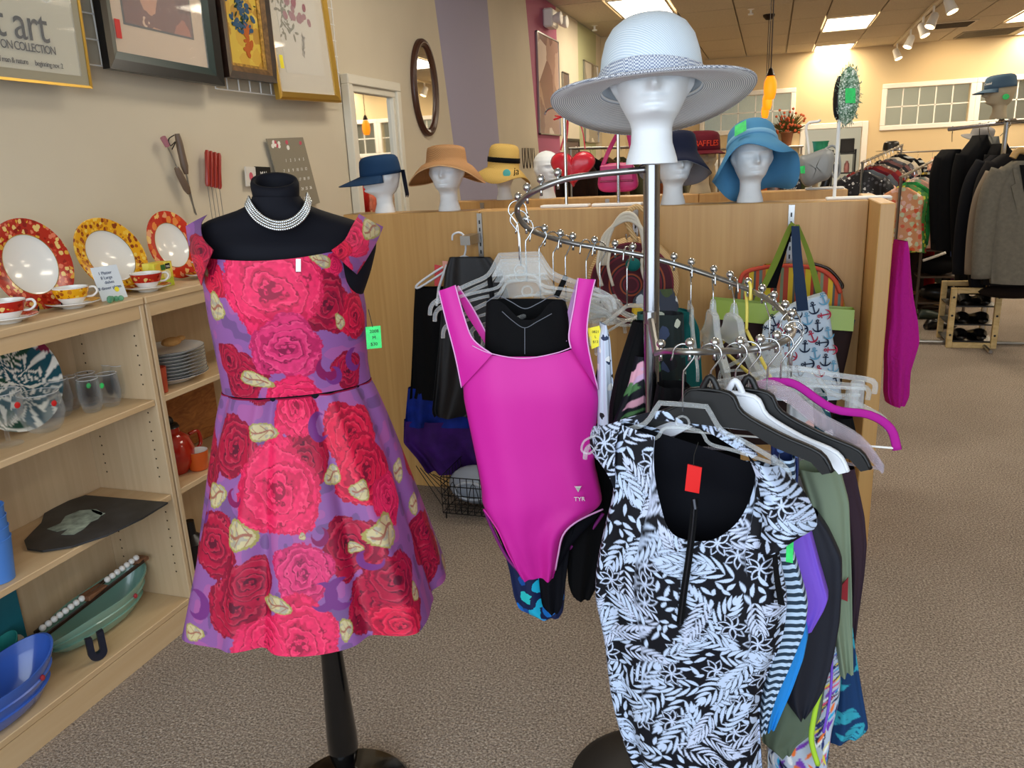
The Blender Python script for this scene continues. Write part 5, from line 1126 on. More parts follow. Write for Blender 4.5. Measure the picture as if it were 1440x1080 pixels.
def tubepx(nm, pts, r, m, parent, P0, yaw, off=0, seg=8): return MB().tube(smoothp(pxpath(pts, P0, yaw, off), 5), r, seg).build(nm, m, parent, smooth=True)
tubepx('leg_binding', [(680, 716, .01), (700, 745, .022), (716, 780, .02), (735, 814, .004)], .0022, M_pinksuit, t, SP, SY)
tubepx('leg_binding', [(848, 716, .01), (812, 733, .03), (792, 752, .03), (785, 780, .02), (781, 802, .002)], .0022, M_pipe, t, SP, SY)
tubepx('leg_binding', [(848, 722, -.03), (826, 752, -.034), (800, 772, -.034), (786, 792, -.028)], .0042, mat('plum_binding', '8a1a7c', .6), t, SP, SY)
tubepx('leg_binding', [(681, 716, -.03), (696, 752, -.034), (714, 785, -.03), (735, 808, -.02)], .0042, mat('plum_binding', '8a1a7c', .6), t, SP, SY)
for A, B in (([(617, 409, -.002), (627, 450, .012), (640, 500, .026), (649, 545, .018)], [(640, 401, .0), (654, 450, .022), (666, 478, .036), (692, 498, .05)]), ([(813, 391, 0), (807, 430, .022), (800, 470, .04), (803, 490, .05)], [(837, 393, -.002), (829, 430, .012), (826, 480, .026), (841, 548, .018)])):
    ribbon('strap', M_pinksuit, t, A, B, SP, SY, .003, .004, 14, 30, None, .006)
    tubepx('piping', A, .0016, M_pipe, t, SP, SY, .006); tubepx('piping', B, .0016, M_pipe, t, SP, SY, .006)
ribbon('rear_strap', M_pinksuit, t, [(640, 404, -.01), (655, 440, -.02), (675, 472, -.02), (690, 496, -.01)], [(644, 402, -.01), (664, 432, -.02), (682, 465, -.02), (698, 497, -.01)], SP, SY, .002, 0, 8, 20)
tubepx('piping', [(644, 402, -.01), (664, 432, -.02), (682, 465, -.02), (698, 497, -.01)], .0016, M_pipe, t, SP, SY)
ribbon('rear_strap', mat('mauve_strap', 'b98ac0', .6), t, [(811, 392, -.01), (803, 420, -.02), (795, 450, -.02), (786, 483, -.01)], [(816, 392, -.01), (810, 420, -.02), (803, 450, -.02), (797, 480, -.01)], SP, SY, .002, 0, 8, 20)
tubepx('neck_seam', [(664, 486, .044), (690, 497, .056), (735, 504, .062), (780, 497, .056), (805, 488, .046)], .0012, M_pipe, t, SP, SY)
# printed emblem: blossom over letters
ctr = hitp(813, 690, SP + sn * .052, sn); mb = MB()
for k in range(-2, 3):
    a = k * .5; pts = [(0, -.004), (.004 * math.cos(a) + .003 * math.sin(a), .006), (.010 * math.sin(a), .012), (-.004 * math.cos(a) + .003 * math.sin(a), .006)]
    mb.prism([ctr + su * x + np.array([0, 0, z]) for x, z in pts], sn * .0006)
mb.build('emblem', M_white, t)
text_mb('TYR', .014, hitp(815, 702, SP + sn * .053, sn), su, (0, 0, 1), .0004).build('lettering', M_white, t)
def tagpx(nm, pts, P0, yaw, off, m, parent, lines=()):
    o = px_box(pts, P0, yaw, off, m, nm, parent); u, n = frame_uv(yaw); c = np.mean(pts, 0)
    for k, s in enumerate(lines): text_mb(s, .008, hitp(c[0], c[1] + (k - (len(lines) - 1) / 2) * 7, np.array(P0) + n * (off + .0006), n), u, (0, 0, 1), .0002).build('lettering', M_ink, o)
    return o
tagpx('yellow_price_tag', [(826, 462), (843, 458), (849, 484), (832, 491)], SP, SY, .02, M_yeltag, t, ('0821', 'L', '$12'))
tagpx('red_tag', [(836, 545), (842, 545), (840, 595), (838, 596)], SP, SY, .0, M_redtag, t)
def gar(name, label, cat, rows, y, yaw, m, depth=.03, fold=.004, ff=5, seed=0, x=None, **k):
    c = hit((rows[0][1] + rows[0][2]) / 2, rows[0][0], 'y', y); P0 = np.array([c[0], c[1], 1.0]); b = hit((rows[-1][1] + rows[-1][2]) / 2, rows[-1][0], 'y', y)
    t = thing(name, label, cat, (c[0], c[1], max(b[2], 0)), group=k.pop('group', None)); o = garment('cloth', m, t, rows, P0, yaw, depth, fold=fold, ff=ff, seed=seed, **k); return t, P0
# black swim dress just behind the pink suit
t, P0 = gar('black_swim_dress', 'black swim dress with a stitched sweetheart neckline, showing inside the magenta swimsuit straps', 'swimsuit', [(412, 685, 792), (440, 683, 800), (480, 682, 806), (560, 684, 812), (640, 688, 815), (720, 700, 822), (748, 704, 800)], 1.66, 18, M_blackcloth, .03, top=lambda a: np.where(np.sin(a) < 0, .02 + .075 * np.exp(-(np.cos(a) / .35) ** 2), .03), nu=90)
MB().tube(smoothp(pxpath([(684, 425), (700, 416), (718, 424), (738, 434), (758, 426), (778, 416), (797, 424)], P0, 18, .034), 5), .001, 5).build('stitching', mat('grey_thread', '6d7078', .8), t)
MB().tube(smoothp(pxpath([(706, 438), (722, 452), (738, 461), (756, 452), (776, 441)], P0, 18, .034), 5), .0009, 5).build('stitching', mat('grey_thread', '6d7078', .8), t)
MB().tube(pxpath([(738, 461), (738, 498)], P0, 18, .034), .0009, 5).build('stitching', mat('grey_thread', '6d7078', .8), t)
for sx_ in ((692, 700), (782, 790)): MB().tube(pxpath([(sx_[0], 418), (sx_[1] + (-12 if sx_[0] < 700 else 6), 388)], P0, 18, .01), .006, 6).build('strap', M_blackcloth, t)
M_aba = spots('abalone_print', '0b1d4a', ['1173c8', '18b4d8', '0a4fa0', '28c8c8', '0a2260', '3a9be0'], 26, .55, .45)
gar('blue_swimsuit', 'swimsuit printed in marbled blues and turquoise, its hem showing below the magenta one', 'swimsuit', [(700, 692, 800), (750, 702, 797), (800, 716, 796), (835, 722, 795), (855, 730, 793), (863, 752, 786)], 1.69, 20, M_aba, .028)
gar('black_swimsuit', 'black swimsuit panel hanging beside the marbled blue hem', 'swimsuit', [(690, 752, 822), (760, 756, 803), (820, 758, 795), (850, 762, 790), (858, 770, 784)], 1.675, 20, M_navyin, .02)
gar('black_leggings', 'long black swim leggings between the magenta suit and the leaf-print dress', 'leggings', [(500, 846, 850), (560, 832, 862), (620, 828, 862), (700, 806, 862), (760, 800, 858), (800, 798, 848), (828, 800, 834), (838, 806, 828)], 1.735, 25, mat('deep_black_cloth', '070709', .9), .025)
M_bw2 = spots('white_black_stroke_print', 'cdd8ea', ['17192a', '2a3a5a', 'ffffff', '10111c'], 34, .32, .7)
gar('patterned_top', 'narrow white and navy stroke-patterned top squeezed right of the magenta swimsuit', 'top', [(455, 846, 850), (475, 842, 856), (560, 842, 862), (600, 842, 866), (645, 838, 870)], 1.66, 30, M_bw2, .02)
gar('black_tank', 'plain black swim top slanting between the hangers left of the pole', 'top', [(452, 893, 915), (480, 884, 913), (530, 868, 908), (570, 860, 900), (600, 858, 890)], 1.64, 40, mat('deep_black_cloth', '070709', .9), .02)
# pink floral on black
flor = Cloth(-.4, .4, .4, 1.4, .002, '0d0e18'); q_ = np.random.RandomState(4)
for k in range(110):
    x, z = q_.uniform(-.4, .4), q_.uniform(.5, 1.35); r = q_.uniform(.018, .034); cc = q_.choice(['d9a0b4', 'caa5c8', 'e8a5a8', 'b9a6cc', 'ded9d0'])
    for j in range(6): flor.leaf(x, z, j * PI / 3 + k, r, r * .45, cc)
    for j in range(3): flor.leaf(x + .03, z - .02, j + k, r, r * .28, '4f7a4c')
def sz_col(cl, u=None, sc=1.0):
    def f(X, Z, A, v, V): return cl.look(X * sc, Z)
    return f
gar('floral_swimsuit', 'black swimsuit with large pink and lilac flowers, left of the pole', 'swimsuit', [(500, 893, 925), (540, 883, 930), (580, 868, 935), (610, 858, 940), (680, 862, 945)], 1.62, 35, vcol('printed_swim', .7), .02, colf=sz_col(flor), nu=160, nv=160)
M_dkgreen = spots('dark_tropical_print', '12201f', ['1f4a44', '3e4a68', '0f1018', 'c9ccb8', '2b5a4a'], 24, .42, .8)
gar('tropical_shirt', 'dark green and slate tropical-print top directly behind the pole', 'top', [(440, 897, 960), (500, 893, 962), (560, 897, 965), (640, 893, 965), (700, 890, 960)], 1.74, 20, M_dkgreen, .03, fold=.008, ff=7)
gar('teal_towel', 'plain dark teal swim skirt hanging right of the pole', 'skirt', [(436, 958, 968), (460, 948, 980), (500, 945, 982), (560, 944, 985), (640, 943, 988)], 1.88, 30, mat('dark_teal_cloth', '12605e', .7, bs=.1), .03, fold=.006)
gar('black_cover_up', 'crumpled black cover-up low behind the front clear hanger', 'top', [(540, 925, 968), (575, 918, 1000), (620, 905, 1040), (700, 900, 1040)], 1.56, 15, M_blackcloth, .03, fold=.01, ff=7)
# ---------------------------------------------------- leaf-print swim dress (front)
leafc = Cloth(-.5, .5, .0, 1.2, .0009, '0a0b14'); q_ = np.random.RandomState(21)
pts = []
for tr_ in range(6000):
    c = (q_.uniform(-.48, .48), q_.uniform(.15, 1.15))
    if all((c[0] - p[0]) ** 2 + (c[1] - p[1]) ** 2 > .036 ** 2 for p in pts): pts.append(c)
for k, (x, z) in enumerate(pts):
    a = q_.uniform(0, 2 * PI); kd = q_.rand()
    if kd < .5: leafc.sprig(x, z, a, q_.uniform(.075, .105), 6, .0036, 'c3d3ee', '0a0b14', q_.uniform(-.5, .5), .45, .0013)
    elif kd < .75: leafc.sprig(x, z, a, q_.uniform(.08, .11), 8, .0027, 'c8d2ec', '0a0b14', q_.uniform(-.4, .4), .36, .0012)
    else:
        for j in range(7):
            an = a + j * .9; leafc.leaf(x, z, an, .030, .0085, '0a0b14'); leafc.leaf(x, z, an, .028, .0070, 'c8d4ee'); leafc.leaf(x + .004 * math.cos(an), z + .004 * math.sin(an), an, .021, .0042, '0a0b14')
for k in range(14000):
    x, z = q_.uniform(-.49, .49), q_.uniform(.1, 1.18); L = q_.uniform(.016, .030); an = q_.uniform(0, 6.28)
    ok = True
    for f_ in (.1, .35, .6, .9):
        for g_ in (-.0045, 0, .0045):
            j = int((x + L * f_ * math.cos(an) - g_ * math.sin(an) + .5) / .0009); i = int((z + L * f_ * math.sin(an) + g_ * math.cos(an)) / .0009)
            if leafc.a[min(max(i, 0), leafc.h - 1), min(max(j, 0), leafc.w - 1), 0] > .1: ok = False; break
        if not ok: break
    if ok: leafc.leaf(x, z, an, L, .0042, 'c3d3ee', q_.uniform(-.3, .3))
M_leaf = vcol('leaf_print_fabric', .7, 0, .1, 900)
LY = -4.0; lu, ln = frame_uv(LY); lp = at_rail(963, 495, 150, 190); LP = np.array([lp[0], lp[1] - .0, 1.0])
t = leafdress = thing('leaf_swim_dress', 'zip-front swim dress with a dense black and pale blue leaf print, nearest on the rack', 'swim dress', (LP[0], LP[1], .3))
lrows = [(592, 868, 1104, 664), (640, 863, 1106, 690), (690, 864, 1100, 730), (720, 856, 1092, 752), (760, 846, 1093), (800, 839, 1100), (835, 838, 1107), (865, 845, 1106), (900, 852, 1100), (940, 856, 1082), (970, 860, 1072), (1010, 870, 1068), (1050, 884, 1070), (1090, 898, 1073), (1140, 910, 1078)]
def ltop(a):
    f = np.cos(a); g = np.clip(1 - ((f - .10) / .52) ** 2, 0, 1) ** .55; return np.where(np.sin(a) < 0, .205 * g, .022 * g)
def lcol(X, Z, A, v, V): return leafc.look(np.where(np.sin(A) < 0, np.einsum('ijk,k->ij', V - LP, lu), .3 + np.einsum('ijk,k->ij', V - LP, lu) * .9), Z)
garment('cloth', M_leaf, t, lrows, LP, LY, .05, top=ltop, nu=760, nv=640, fold=.0075, ff=6, seed=8, flat=.8, colf=lcol, dfn=lambda v: np.interp(v, [0, .08, .2, .4, .6, 1], [.022, .035, .055, .052, .045, .06]))
garment('lining', M_navyin, t, [(r[0] + 3, r[1] + 8, r[2] - 8) + ((r[3] + 3,) if len(r) > 3 else ()) for r in lrows[:7]], LP, LY, .05, nu=60, nv=20, arc=(.15, PI - .15), dfn=lambda v: np.interp(v, [0, .3, 1], [.012, .035, .035]), flat=.8)
def lc2(V): return leafc.look(np.einsum('ijk,k->ij', V - LP, lu) * 1.0 + .05, V[..., 2] + .07)
ribbon('ruffle_sleeve', M_leaf, t, [(874, 591, .01), (868, 615, .025), (864, 650, .03), (866, 692, .02)], [(834, 600, -.01), (829, 618, .0), (836, 642, .012), (858, 655, .02)], LP, LY, .004, 0, 60, 90, lc2, .012)
ribbon('ruffle_sleeve', M_leaf, t, [(1052, 641, .02), (1066, 680, .045), (1072, 730, .05), (1066, 778, .045)], [(1096, 655, .0), (1132, 694, .01), (1149, 738, .02), (1118, 757, .035)], LP, LY, .004, .006, 110, 120, lc2, .03)
ribbon('ruffle_frill', M_leaf, t, [(1064, 700, .05), (1074, 730, .055), (1082, 765, .05)], [(1100, 700, .03), (1112, 735, .035), (1117, 756, .03)], LP, LY, .004, .012, 60, 60, lc2, .02)
zp = [(977, 702, .062), (974, 740, .066), (968, 790, .064), (962, 830, .062), (956, 878, .058)]
ribbon('zip_tape', M_blackcloth, t, [(x - 5, y, o) for x, y, o in zp], [(x + 5, y, o) for x, y, o in zp], LP, LY, .002, 0, 4, 24)
MB().tube(smoothp(pxpath(zp, LP, LY, .002), 6), .0018, 6).build('zip_teeth', mat('dark_nickel', '3a3b40', .35, .8), t, smooth=True)
MB().tube(pxpath([(976, 702, .07), (978, 716, .075)], LP, LY), .0035, 6).build('zip_pull', mat('dark_nickel', '3a3b40', .35, .8), t)
tg = MB(); P_ = pxpath([(967, 653), (987, 658), (983, 694), (963, 690)], LP, LY, .045); tg.prism(P_, tuple(-ln * .003)); tg.build('red_price_tag', mat('scarlet_tag', 'e01a1a', .35), t)
MB().tube(pxpath([(982, 622, .0), (976, 640, .03), (975, 656, .045)], LP, LY), .0006, 4).build('tag_string', M_ink, t)
ribbon('collar_band', M_leaf, t, [(872, 591, -.012), (930, 578, -.025), (985, 590, -.028), (1040, 618, -.025), (1066, 640, -.012)], [(874, 601, -.010), (930, 592, -.018), (985, 603, -.02), (1036, 632, -.02), (1056, 645, -.01)], LP, LY, .004, 0, 20, 110, lc2, 0)
ribbon('side_tie', M_blackcloth, t, [(1086, 775, .05), (1088, 810, .055), (1094, 850, .05)], [(1093, 777, .048), (1096, 810, .05), (1104, 852, .045)], LP, LY, .003, 0, 5, 16)
# ---------------------------------------------------- row of garments behind, down the right side
M_str = stripes('navy_white_stripe', [(0, 'b9d0e8'), (.5, '1d3346')], 2, 62)
def G(*a, **k): return gar(*a, **k)[0]
G('striped_swimsuit', 'navy and pale blue striped swimsuit directly behind the leaf-print dress', 'swimsuit', [(640, 1096, 1118), (700, 1080, 1120), (760, 1078, 1112), (800, 1080, 1124), (845, 1080, 1137), (880, 1078, 1133), (930, 1072, 1112), (970, 1068, 1093), (1005, 1066, 1082), (1020, 1068, 1078)], 1.42, 0, M_str, .03)
G('blue_swimsuit', 'plain bright sky-blue swimsuit showing below the purple one', 'swimsuit', [(850, 1090, 1130), (890, 1088, 1137), (920, 1086, 1131), (960, 1080, 1116), (1000, 1076, 1098), (1018, 1076, 1090)], 1.46, 0, mat('sky_blue_swim', '1f8fe0', .5), .025)
G('purple_swim_top', 'violet swim top pointing outwards beside the stripes', 'top', [(700, 1100, 1132), (745, 1098, 1141), (790, 1100, 1153), (835, 1105, 1166), (850, 1110, 1160), (880, 1112, 1142)], 1.49, 0, mat('violet_swim', '7b52cf', .55), .03)
G('black_swimsuit', 'large black swimsuit bulging behind the violet top', 'swimsuit', [(720, 1110, 1150), (740, 1112, 1165), (780, 1115, 1184), (820, 1118, 1184), (870, 1110, 1181), (920, 1100, 1172), (960, 1094, 1160), (985, 1105, 1145), (1000, 1120, 1132)], 1.53, 4, mat('ink_swim', '0c1120', .65), .03)
G('olive_bikini', 'grey-green swim bottom with corded edges, below the black swimsuit', 'swimsuit', [(960, 1085, 1160), (1000, 1078, 1155), (1025, 1070, 1140), (1040, 1072, 1120), (1052, 1092, 1112)], 1.55, 4, mat('olive_grey_swim', '5d6a58', .7), .03)
multi = Cloth(-.3, .3, 0, 1.2, .0015, 'b9c4d4'); q_ = np.random.RandomState(9)
for k in range(1500):
    cc = q_.choice(['e0567a', '2aa9d8', 'e8d84a', 'f0f0f0', '7a3fb0', '25306a', 'f07a3a', '15183a', '20264a']); multi.leaf(q_.uniform(-.3, .3), q_.uniform(.1, 1.1), q_.uniform(.9, 2.2), .035, .0045, cc)
G('multicolour_swimsuit', 'swimsuit with a sharp multicolour feather print, lowest of the hanging row', 'swimsuit', [(900, 1140, 1180), (940, 1120, 1182), (980, 1100, 1180), (1020, 1085, 1170), (1060, 1078, 1165), (1100, 1080, 1160)], 1.585, 6, vcol('printed_swim', .7), .03, colf=sz_col(multi), nu=160, nv=160)
def cord(label, pts, y, r, m, name='swimsuit_binding', yaw=6):
    P0 = np.array([hit(pts[0][0], pts[0][1], 'y', y)[0], y, 1.0]); mb = MB().tube(smoothp(pxpath(pts, P0, yaw), 5), r, 8); return mb
ms = [o for o in bpy.data.objects if o.name == 'multicolour_swimsuit'][0]
cord('', [(1152, 975), (1146, 1000), (1141, 1040), (1150, 1075)], 1.53, .006, None).build('lime_binding', mat('lime_trim', 'b4e03c', .5), ms, smooth=True)
cord('', [(1170, 890), (1169, 960), (1164, 1000), (1158, 1030)], 1.53, .0028, None).build('violet_binding', mat('violet_swim', '7b52cf', .55), ms, smooth=True)
haw = Cloth(-.4, .4, 0, 1.3, .0015, '173a66'); q_ = np.random.RandomState(5); ps = []
for k in range(800):
    c = (q_.uniform(-.4, .4), q_.uniform(.2, 1.25))
    if all((c[0] - p[0]) ** 2 + (c[1] - p[1]) ** 2 > .055 ** 2 for p in ps): ps.append(c)
for k, (x, z) in enumerate(ps):
    a = q_.uniform(0, 6.28)
    if k % 3: haw.sprig(x, z, a, .06, 4, .0065, '35a3b8', '173a66', .3, .5, .0015)
    else:
        for j in range(6): haw.leaf(x, z, a + j * 1.05, .034, .011, '35a3b8'); haw.leaf(x, z, a + j * 1.05, .02, .002, '173a66')
G('hawaiian_shorts', 'navy board shorts with turquoise hibiscus print, lowest at the right', 'shorts', [(800, 1160, 1192), (860, 1168, 1194), (900, 1168, 1199), (950, 1165, 1207), (1000, 1162, 1216), (1015, 1160, 1219), (1034, 1158, 1206, 1026)], 1.66, 12, vcol('printed_swim', .7), .035, colf=sz_col(haw), nu=160, nv=160)
G('sage_top', 'sage green top hanging from the white and black hangers', 'top', [(655, 1120, 1180), (700, 1135, 1192), (760, 1140, 1194), (830, 1150, 1195), (880, 1160, 1195), (937, 1172, 1196)], 1.585, 10, mat('sage_jersey', '7d8b74', .8, bs=.1), .035, fold=.007)
tm = G('plum_trousers', 'dark plum trousers at the far right behind the sage top', 'trousers', [(655, 1150, 1200), (720, 1180, 1213), (760, 1185, 1216), (800, 1188, 1212), (860, 1188, 1203), (900, 1186, 1198)], 1.70, 12, mat('plum_cloth', '3a2a34', .85), .03, fold=.005)
solo(MB().prism(pxpath([(1180, 828), (1193, 812), (1192, 846), (1182, 842)], np.array([tm.location.x, 1.55, 1]), 12), tuple(-frame_uv(12)[1] * .002)), 'red_tag', mat('dark_red_tag', '8a1420', .5), 'dark red swing tag between the black suit and the sage top', 'tag')
G('tie_dye_top', 'indigo tie-dyed tank strap under the black hanger', 'top', [(618, 1084, 1120), (650, 1084, 1124), (690, 1088, 1122)], 1.46, 0, spots('indigo_tie_dye', '1c2f66', ['3f62b0', 'c9d8f0', '20366e', '6f90d0'], 40, .4), .02)
G('teal_print_top', 'teal and white leafy top glimpsed under the magenta hanger', 'top', [(548, 1146, 1160), (590, 1146, 1168), (640, 1140, 1180), (690, 1140, 1180)], 1.70, 12, spots('teal_leaf_print', '15505e', ['2f9aa8', 'dfe8e6', '0f2f3f'], 30, .4), .02, fold=.006)
G('white_print_top', 'white top with small dark print glimpsed under the crystal hanger', 'top', [(560, 1108, 1142), (600, 1106, 1144), (650, 1112, 1150), (690, 1112, 1150)], 1.68, 12, spots('white_dark_print', 'd3dadf', ['1c3a40', 'e9c0b8'], 26, .3), .02)
G('black_skirt', 'short black skirt held by the clip hanger beside the partition end', 'skirt', [(585, 1172, 1198), (605, 1172, 1202), (640, 1170, 1205)], 1.72, 12, M_blackcloth, .02)
tg = tagpx('green_price_tag', [(1106, 762), (1116, 762), (1115, 792), (1105, 790)], LP, LY, .03, M_greentag, leafdress)
tubepx('hanger_loop', [(838, 612, .03), (822, 620, .03), (818, 633, .03), (828, 638, .03), (840, 628, .03)], .0022, M_clr, leafdress, LP, LY)
# ================================================================== FOAM HEADS, HATS AND BAGS ON THE PARTITIONS
def head_mesh(name, neck=.05, male=False, tall=.285):
    """life-size display head, face towards local -y, origin at the base"""
    nz, na = 74, 72
    zz = np.r_[np.linspace(0, .095, 16), np.linspace(.10, tall - .004, nz - 17), tall]
    k = tall / .285
    K = np.array([(0, neck, neck, .008), (.01, neck * .98, neck * .98, .008), (.045, neck * .80, neck * .80, .010), (.075, neck * .78, neck * .80, .010), (.090, .042, .05, .006), (.098, .046, .066, .002), (.107, .051, .077, -.002), (.125, .059, .084, .0), (.15, .067, .089, .002), (.175, .072, .093, .004), (.2, .0745, .096, .006), (.225, .073, .094, .008), (.25, .062, .082, .009), (.268, .045, .062, .010), (.279, .025, .036, .010), (.285, .0005, .0005, .010)])
    K[:, 0] *= k
    a = np.linspace(0, 2 * PI, na, endpoint=False)[None, :]
    rx = np.interp(zz, K[:, 0], K[:, 1])[:, None]; ry = np.interp(zz, K[:, 0], K[:, 2])[:, None]; cy = np.interp(zz, K[:, 0], K[:, 3])[:, None]; z = zz[:, None] / k + 0 * a
    if male: rx = rx * 1.03; ry = ry * 1.03
    x = rx * np.cos(a); y = ry * np.sin(a)
    fr = np.clip(-np.sin(a), 0, 1)
    y = np.where(y < 0, y * (1 - .10 * (1 - fr) ** 2), y)
    def g(cx, cz, sx, sz): return np.exp(-((x - cx) / sx) ** 2 - ((z - cz) / sz) ** 2) * (fr > 0)
    d = .019 * g(0, .160, .0095, .012) + .011 * g(0, .174, .007, .018) - .011 * g(.027, .184, .015, .010) - .011 * g(-.027, .184, .015, .010) + .0055 * g(.027, .184, .009, .0055) + .0055 * g(-.027, .184, .009, .0055)
    d += .005 * g(.026, .199, .018, .006) + .005 * g(-.026, .199, .018, .006) + .0075 * g(0, .1375, .018, .0035) + .0075 * g(0, .1305, .015, .0038) - .004 * g(0, .1340, .016, .0016) + .008 * g(0, .113, .016, .009) - .004 * g(0, .123, .014, .004) + .004 * g(.043, .158, .014, .014) + .004 * g(-.043, .158, .014, .014) - .003 * g(.02, .153, .004, .008)- .003 * g(-.02, .153, .004, .008)
    y = y - 1.3 * d + cy
    # ears
    for s in (-1, 1):
        e = np.exp(-((np.cos(a) - s) / .06) ** 2 - ((z - .168) / .022) ** 2) * (np.sin(a) > -.25); x = x + s * .009 * e
    V = np.stack([x, y, zz[:, None] + 0 * a], -1); me = bpy.data.meshes.new(name)
    return V, na, nz
HV, HNA, HNZ = head_mesh('foam_head')
def mk_head(m, nm='foam_head', neck=.05, male=False, tall=.285):
    V, na, nz = head_mesh(nm, neck, male, tall); return gridmesh(nm, V, na, nz, m, None, True)
_fh = mk_head(M_foam); _fh.name = 'foam_head'
M_tanhead = mat('tan_mannequin_skin', 'b5a486', .6)
_mh = mk_head(M_tanhead, 'mannequin_head', .055, True, .30)
first = {}
def put_head(src, label, pos, rz, scale=1, cat='display head', group='display heads'):
    if src.name not in first: o = src; first[src.name] = True
    else: o = src.copy(); COL.objects.link(o)
    o.location = tuple(float(q) for q in pos); o.rotation_euler = (0, 0, rz); o.scale = scale if hasattr(scale, '__len__') else (scale, scale, scale * .95)
    return tag(o, label, cat, group)
def hatshell(prof, seg=72, th=.003, fn=None):
    """hat surface with thickness from an outer profile running crown centre -> brim edge"""
    P = np.array(prof); T = np.gradient(P, axis=0); N = np.stack([-T[:, 1], T[:, 0]], 1); N /= np.linalg.norm(N, axis=1)[:, None] + 1e-9
    if N[0, 1] > 0: N = -N
    inner = P + N * th; inner[:, 0] = np.maximum(inner[:, 0], 0)
    full = [tuple(p) for p in P] + [tuple(p) for p in inner[::-1]]
    return MB().lathe(full, seg, (0, 0, 0), fn)
def weave(name, c1, c2, sc=260, rough=.85):
    if name in MATS: return MATS[name]
    m, nt, b = newmat(name); v = coords(nt)
    w1 = nt.nodes.new('ShaderNodeTexWave'); w1.bands_direction = 'DIAGONAL'; w1.inputs['Scale'].default_value = sc / 4; w1.inputs['Distortion'].default_value = .6; link(nt, v, w1.inputs['Vector'])
    link(nt, ramp(nt, w1.outputs['Fac'], [(.3, c1), (.7, c2)]), b.inputs['Base Color']); b.inputs['Roughness'].default_value = rough; bump(nt, b, w1.outputs['Fac'], .35, .001); MATS[name] = m; return m
def ringweave(name, c1, c2, f):
    m, nt, b = newmat(name); v = coords(nt); w1 = nt.nodes.new('ShaderNodeTexWave'); w1.wave_type = 'RINGS'; w1.rings_direction = 'Z'; w1.inputs['Scale'].default_value = f; w1.inputs['Distortion'].default_value = .8; w1.inputs['Detail Scale'].default_value = 30
    link(nt, v, w1.inputs['Vector']); link(nt, ramp(nt, w1.outputs['Fac'], [(.25, c1), (.75, c2)]), b.inputs['Base Color']); b.inputs['Roughness'].default_value = .9; bump(nt, b, w1.outputs['Fac'], .4, .001); return m
def checks(name, c1, c2, f):
    if name in MATS: return MATS[name]
    m, nt, b = newmat(name); v = coords(nt, (1, 1, 1)); ck = nt.nodes.new('ShaderNodeTexChecker'); ck.inputs['Scale'].default_value = f; ck.inputs[1].default_value = (*lin(c1), 1); ck.inputs[2].default_value = (*lin(c2), 1)
    link(nt, v, ck.inputs['Vector']); link(nt, ck.outputs[0], b.inputs['Base Color']); b.inputs['Roughness'].default_value = .8; MATS[name] = m; return m
def hat_thing(name, label, pos, rot, cat='hat'):
    t = thing(name, label, cat, pos); t.rotation_euler = rot; return t
def crown_prof(r, h, top=.5): return [(0, h), (r * .35, h * .995), (r * .62, h * .97), (r * .82, h * .90), (r * .93, h * .76), (r * .975, h * .5), (r, h * .2), (r * 1.01, 0)]
# --- big white sun hat on the pole
S = 1.02
put_head(_fh, 'white foam head on top of the chrome pole, wearing the wide white sun hat', (RX, RY, 1.4905), math.radians(10), (1, 1, .86))
hp = np.array([RX, RY - .006, 1.4905 + .122])
t = hat_thing('sun_hat', 'wide-brimmed white woven sun hat with a blue-grey checked band, on the pole-top head', tuple(hp), (math.radians(-10), math.radians(-1), math.radians(14))); t.scale = (.96, 1.03, 1)
M_whitewv = weave('white_straw_weave', 'dde6ee', 'c3d2e0', 420); M_und = ringweave('grey_ring_weave', 'f2f2f0', 'abaeb5', 80)
def brimfn(a0=.0, wav=.02, drop=.02, fr=3, r0=.1, r1=.2):
    def fn(r, z, a, p):
        f = max(0, (r - r0) / (r1 - r0)); return (p[0], p[1], z + f * f * (wav * math.sin(fr * a + a0)) - f * drop)
    return fn
bf = lambda r, z, a, p: (p[0], p[1] * (1.0), z + (max(0, (r - .1) / .1)) ** 1.3 * (.010 * math.cos(2 * a + .2) + (.006 if math.sin(a) < 0 else -.012) * abs(math.sin(a)) + .010 * math.cos(a) * 0))
cw_ = hatshell([(x * 1.0, z + .012) for x, z in [(0, .136), (.032, .134), (.056, .126), (.075, .112), (.088, .092), (.096, .064), (.101, .03), (.102, 0)]], 72, .003); cw_.build('crown', M_whitewv, t, local=True, smooth=True)
hatshell([(.099, .018), (.102, .012), (.112, .010), (.14, .006), (.17, .0), (.198, -.004)], 96, .0025, bf).build('brim', M_und, t, local=True, smooth=True)
hatshell([(.100, .022), (.103, .0155), (.113, .0125), (.14, .0085), (.17, .0025), (.197, -.0018)], 96, .001, bf).build('brim_top', M_whitewv, t, local=True, smooth=True)
MB().lathe([(.1005, .016), (.1035, .018), (.1035, .045), (.1005, .047)], 72, fn=lambda r, z, a, p: (p[0], p[1], z + .004 * math.sin(a * 2))).build('band', checks('blue_check', 'e4e8ee', '7f8cab', 330), t, local=True, smooth=True)
MB().tube([(.198 * math.cos(a), .198 * math.sin(a), bf(.198, -.004, a, (0, 0, 0))[2]) for a in np.linspace(0, 2 * PI, 97)[:-1]], .0028, 6, True).build('brim_binding', checks('grey_check_binding', 'd8dade', '6b7080', 400), t, local=True, smooth=True)
# --- row on the front partition and the one behind
PTZ = PT + .0005
def on_part(px, y=3.335): c = hit(px[0], px[1], 'y', y); return np.array([c[0], y, PTZ])
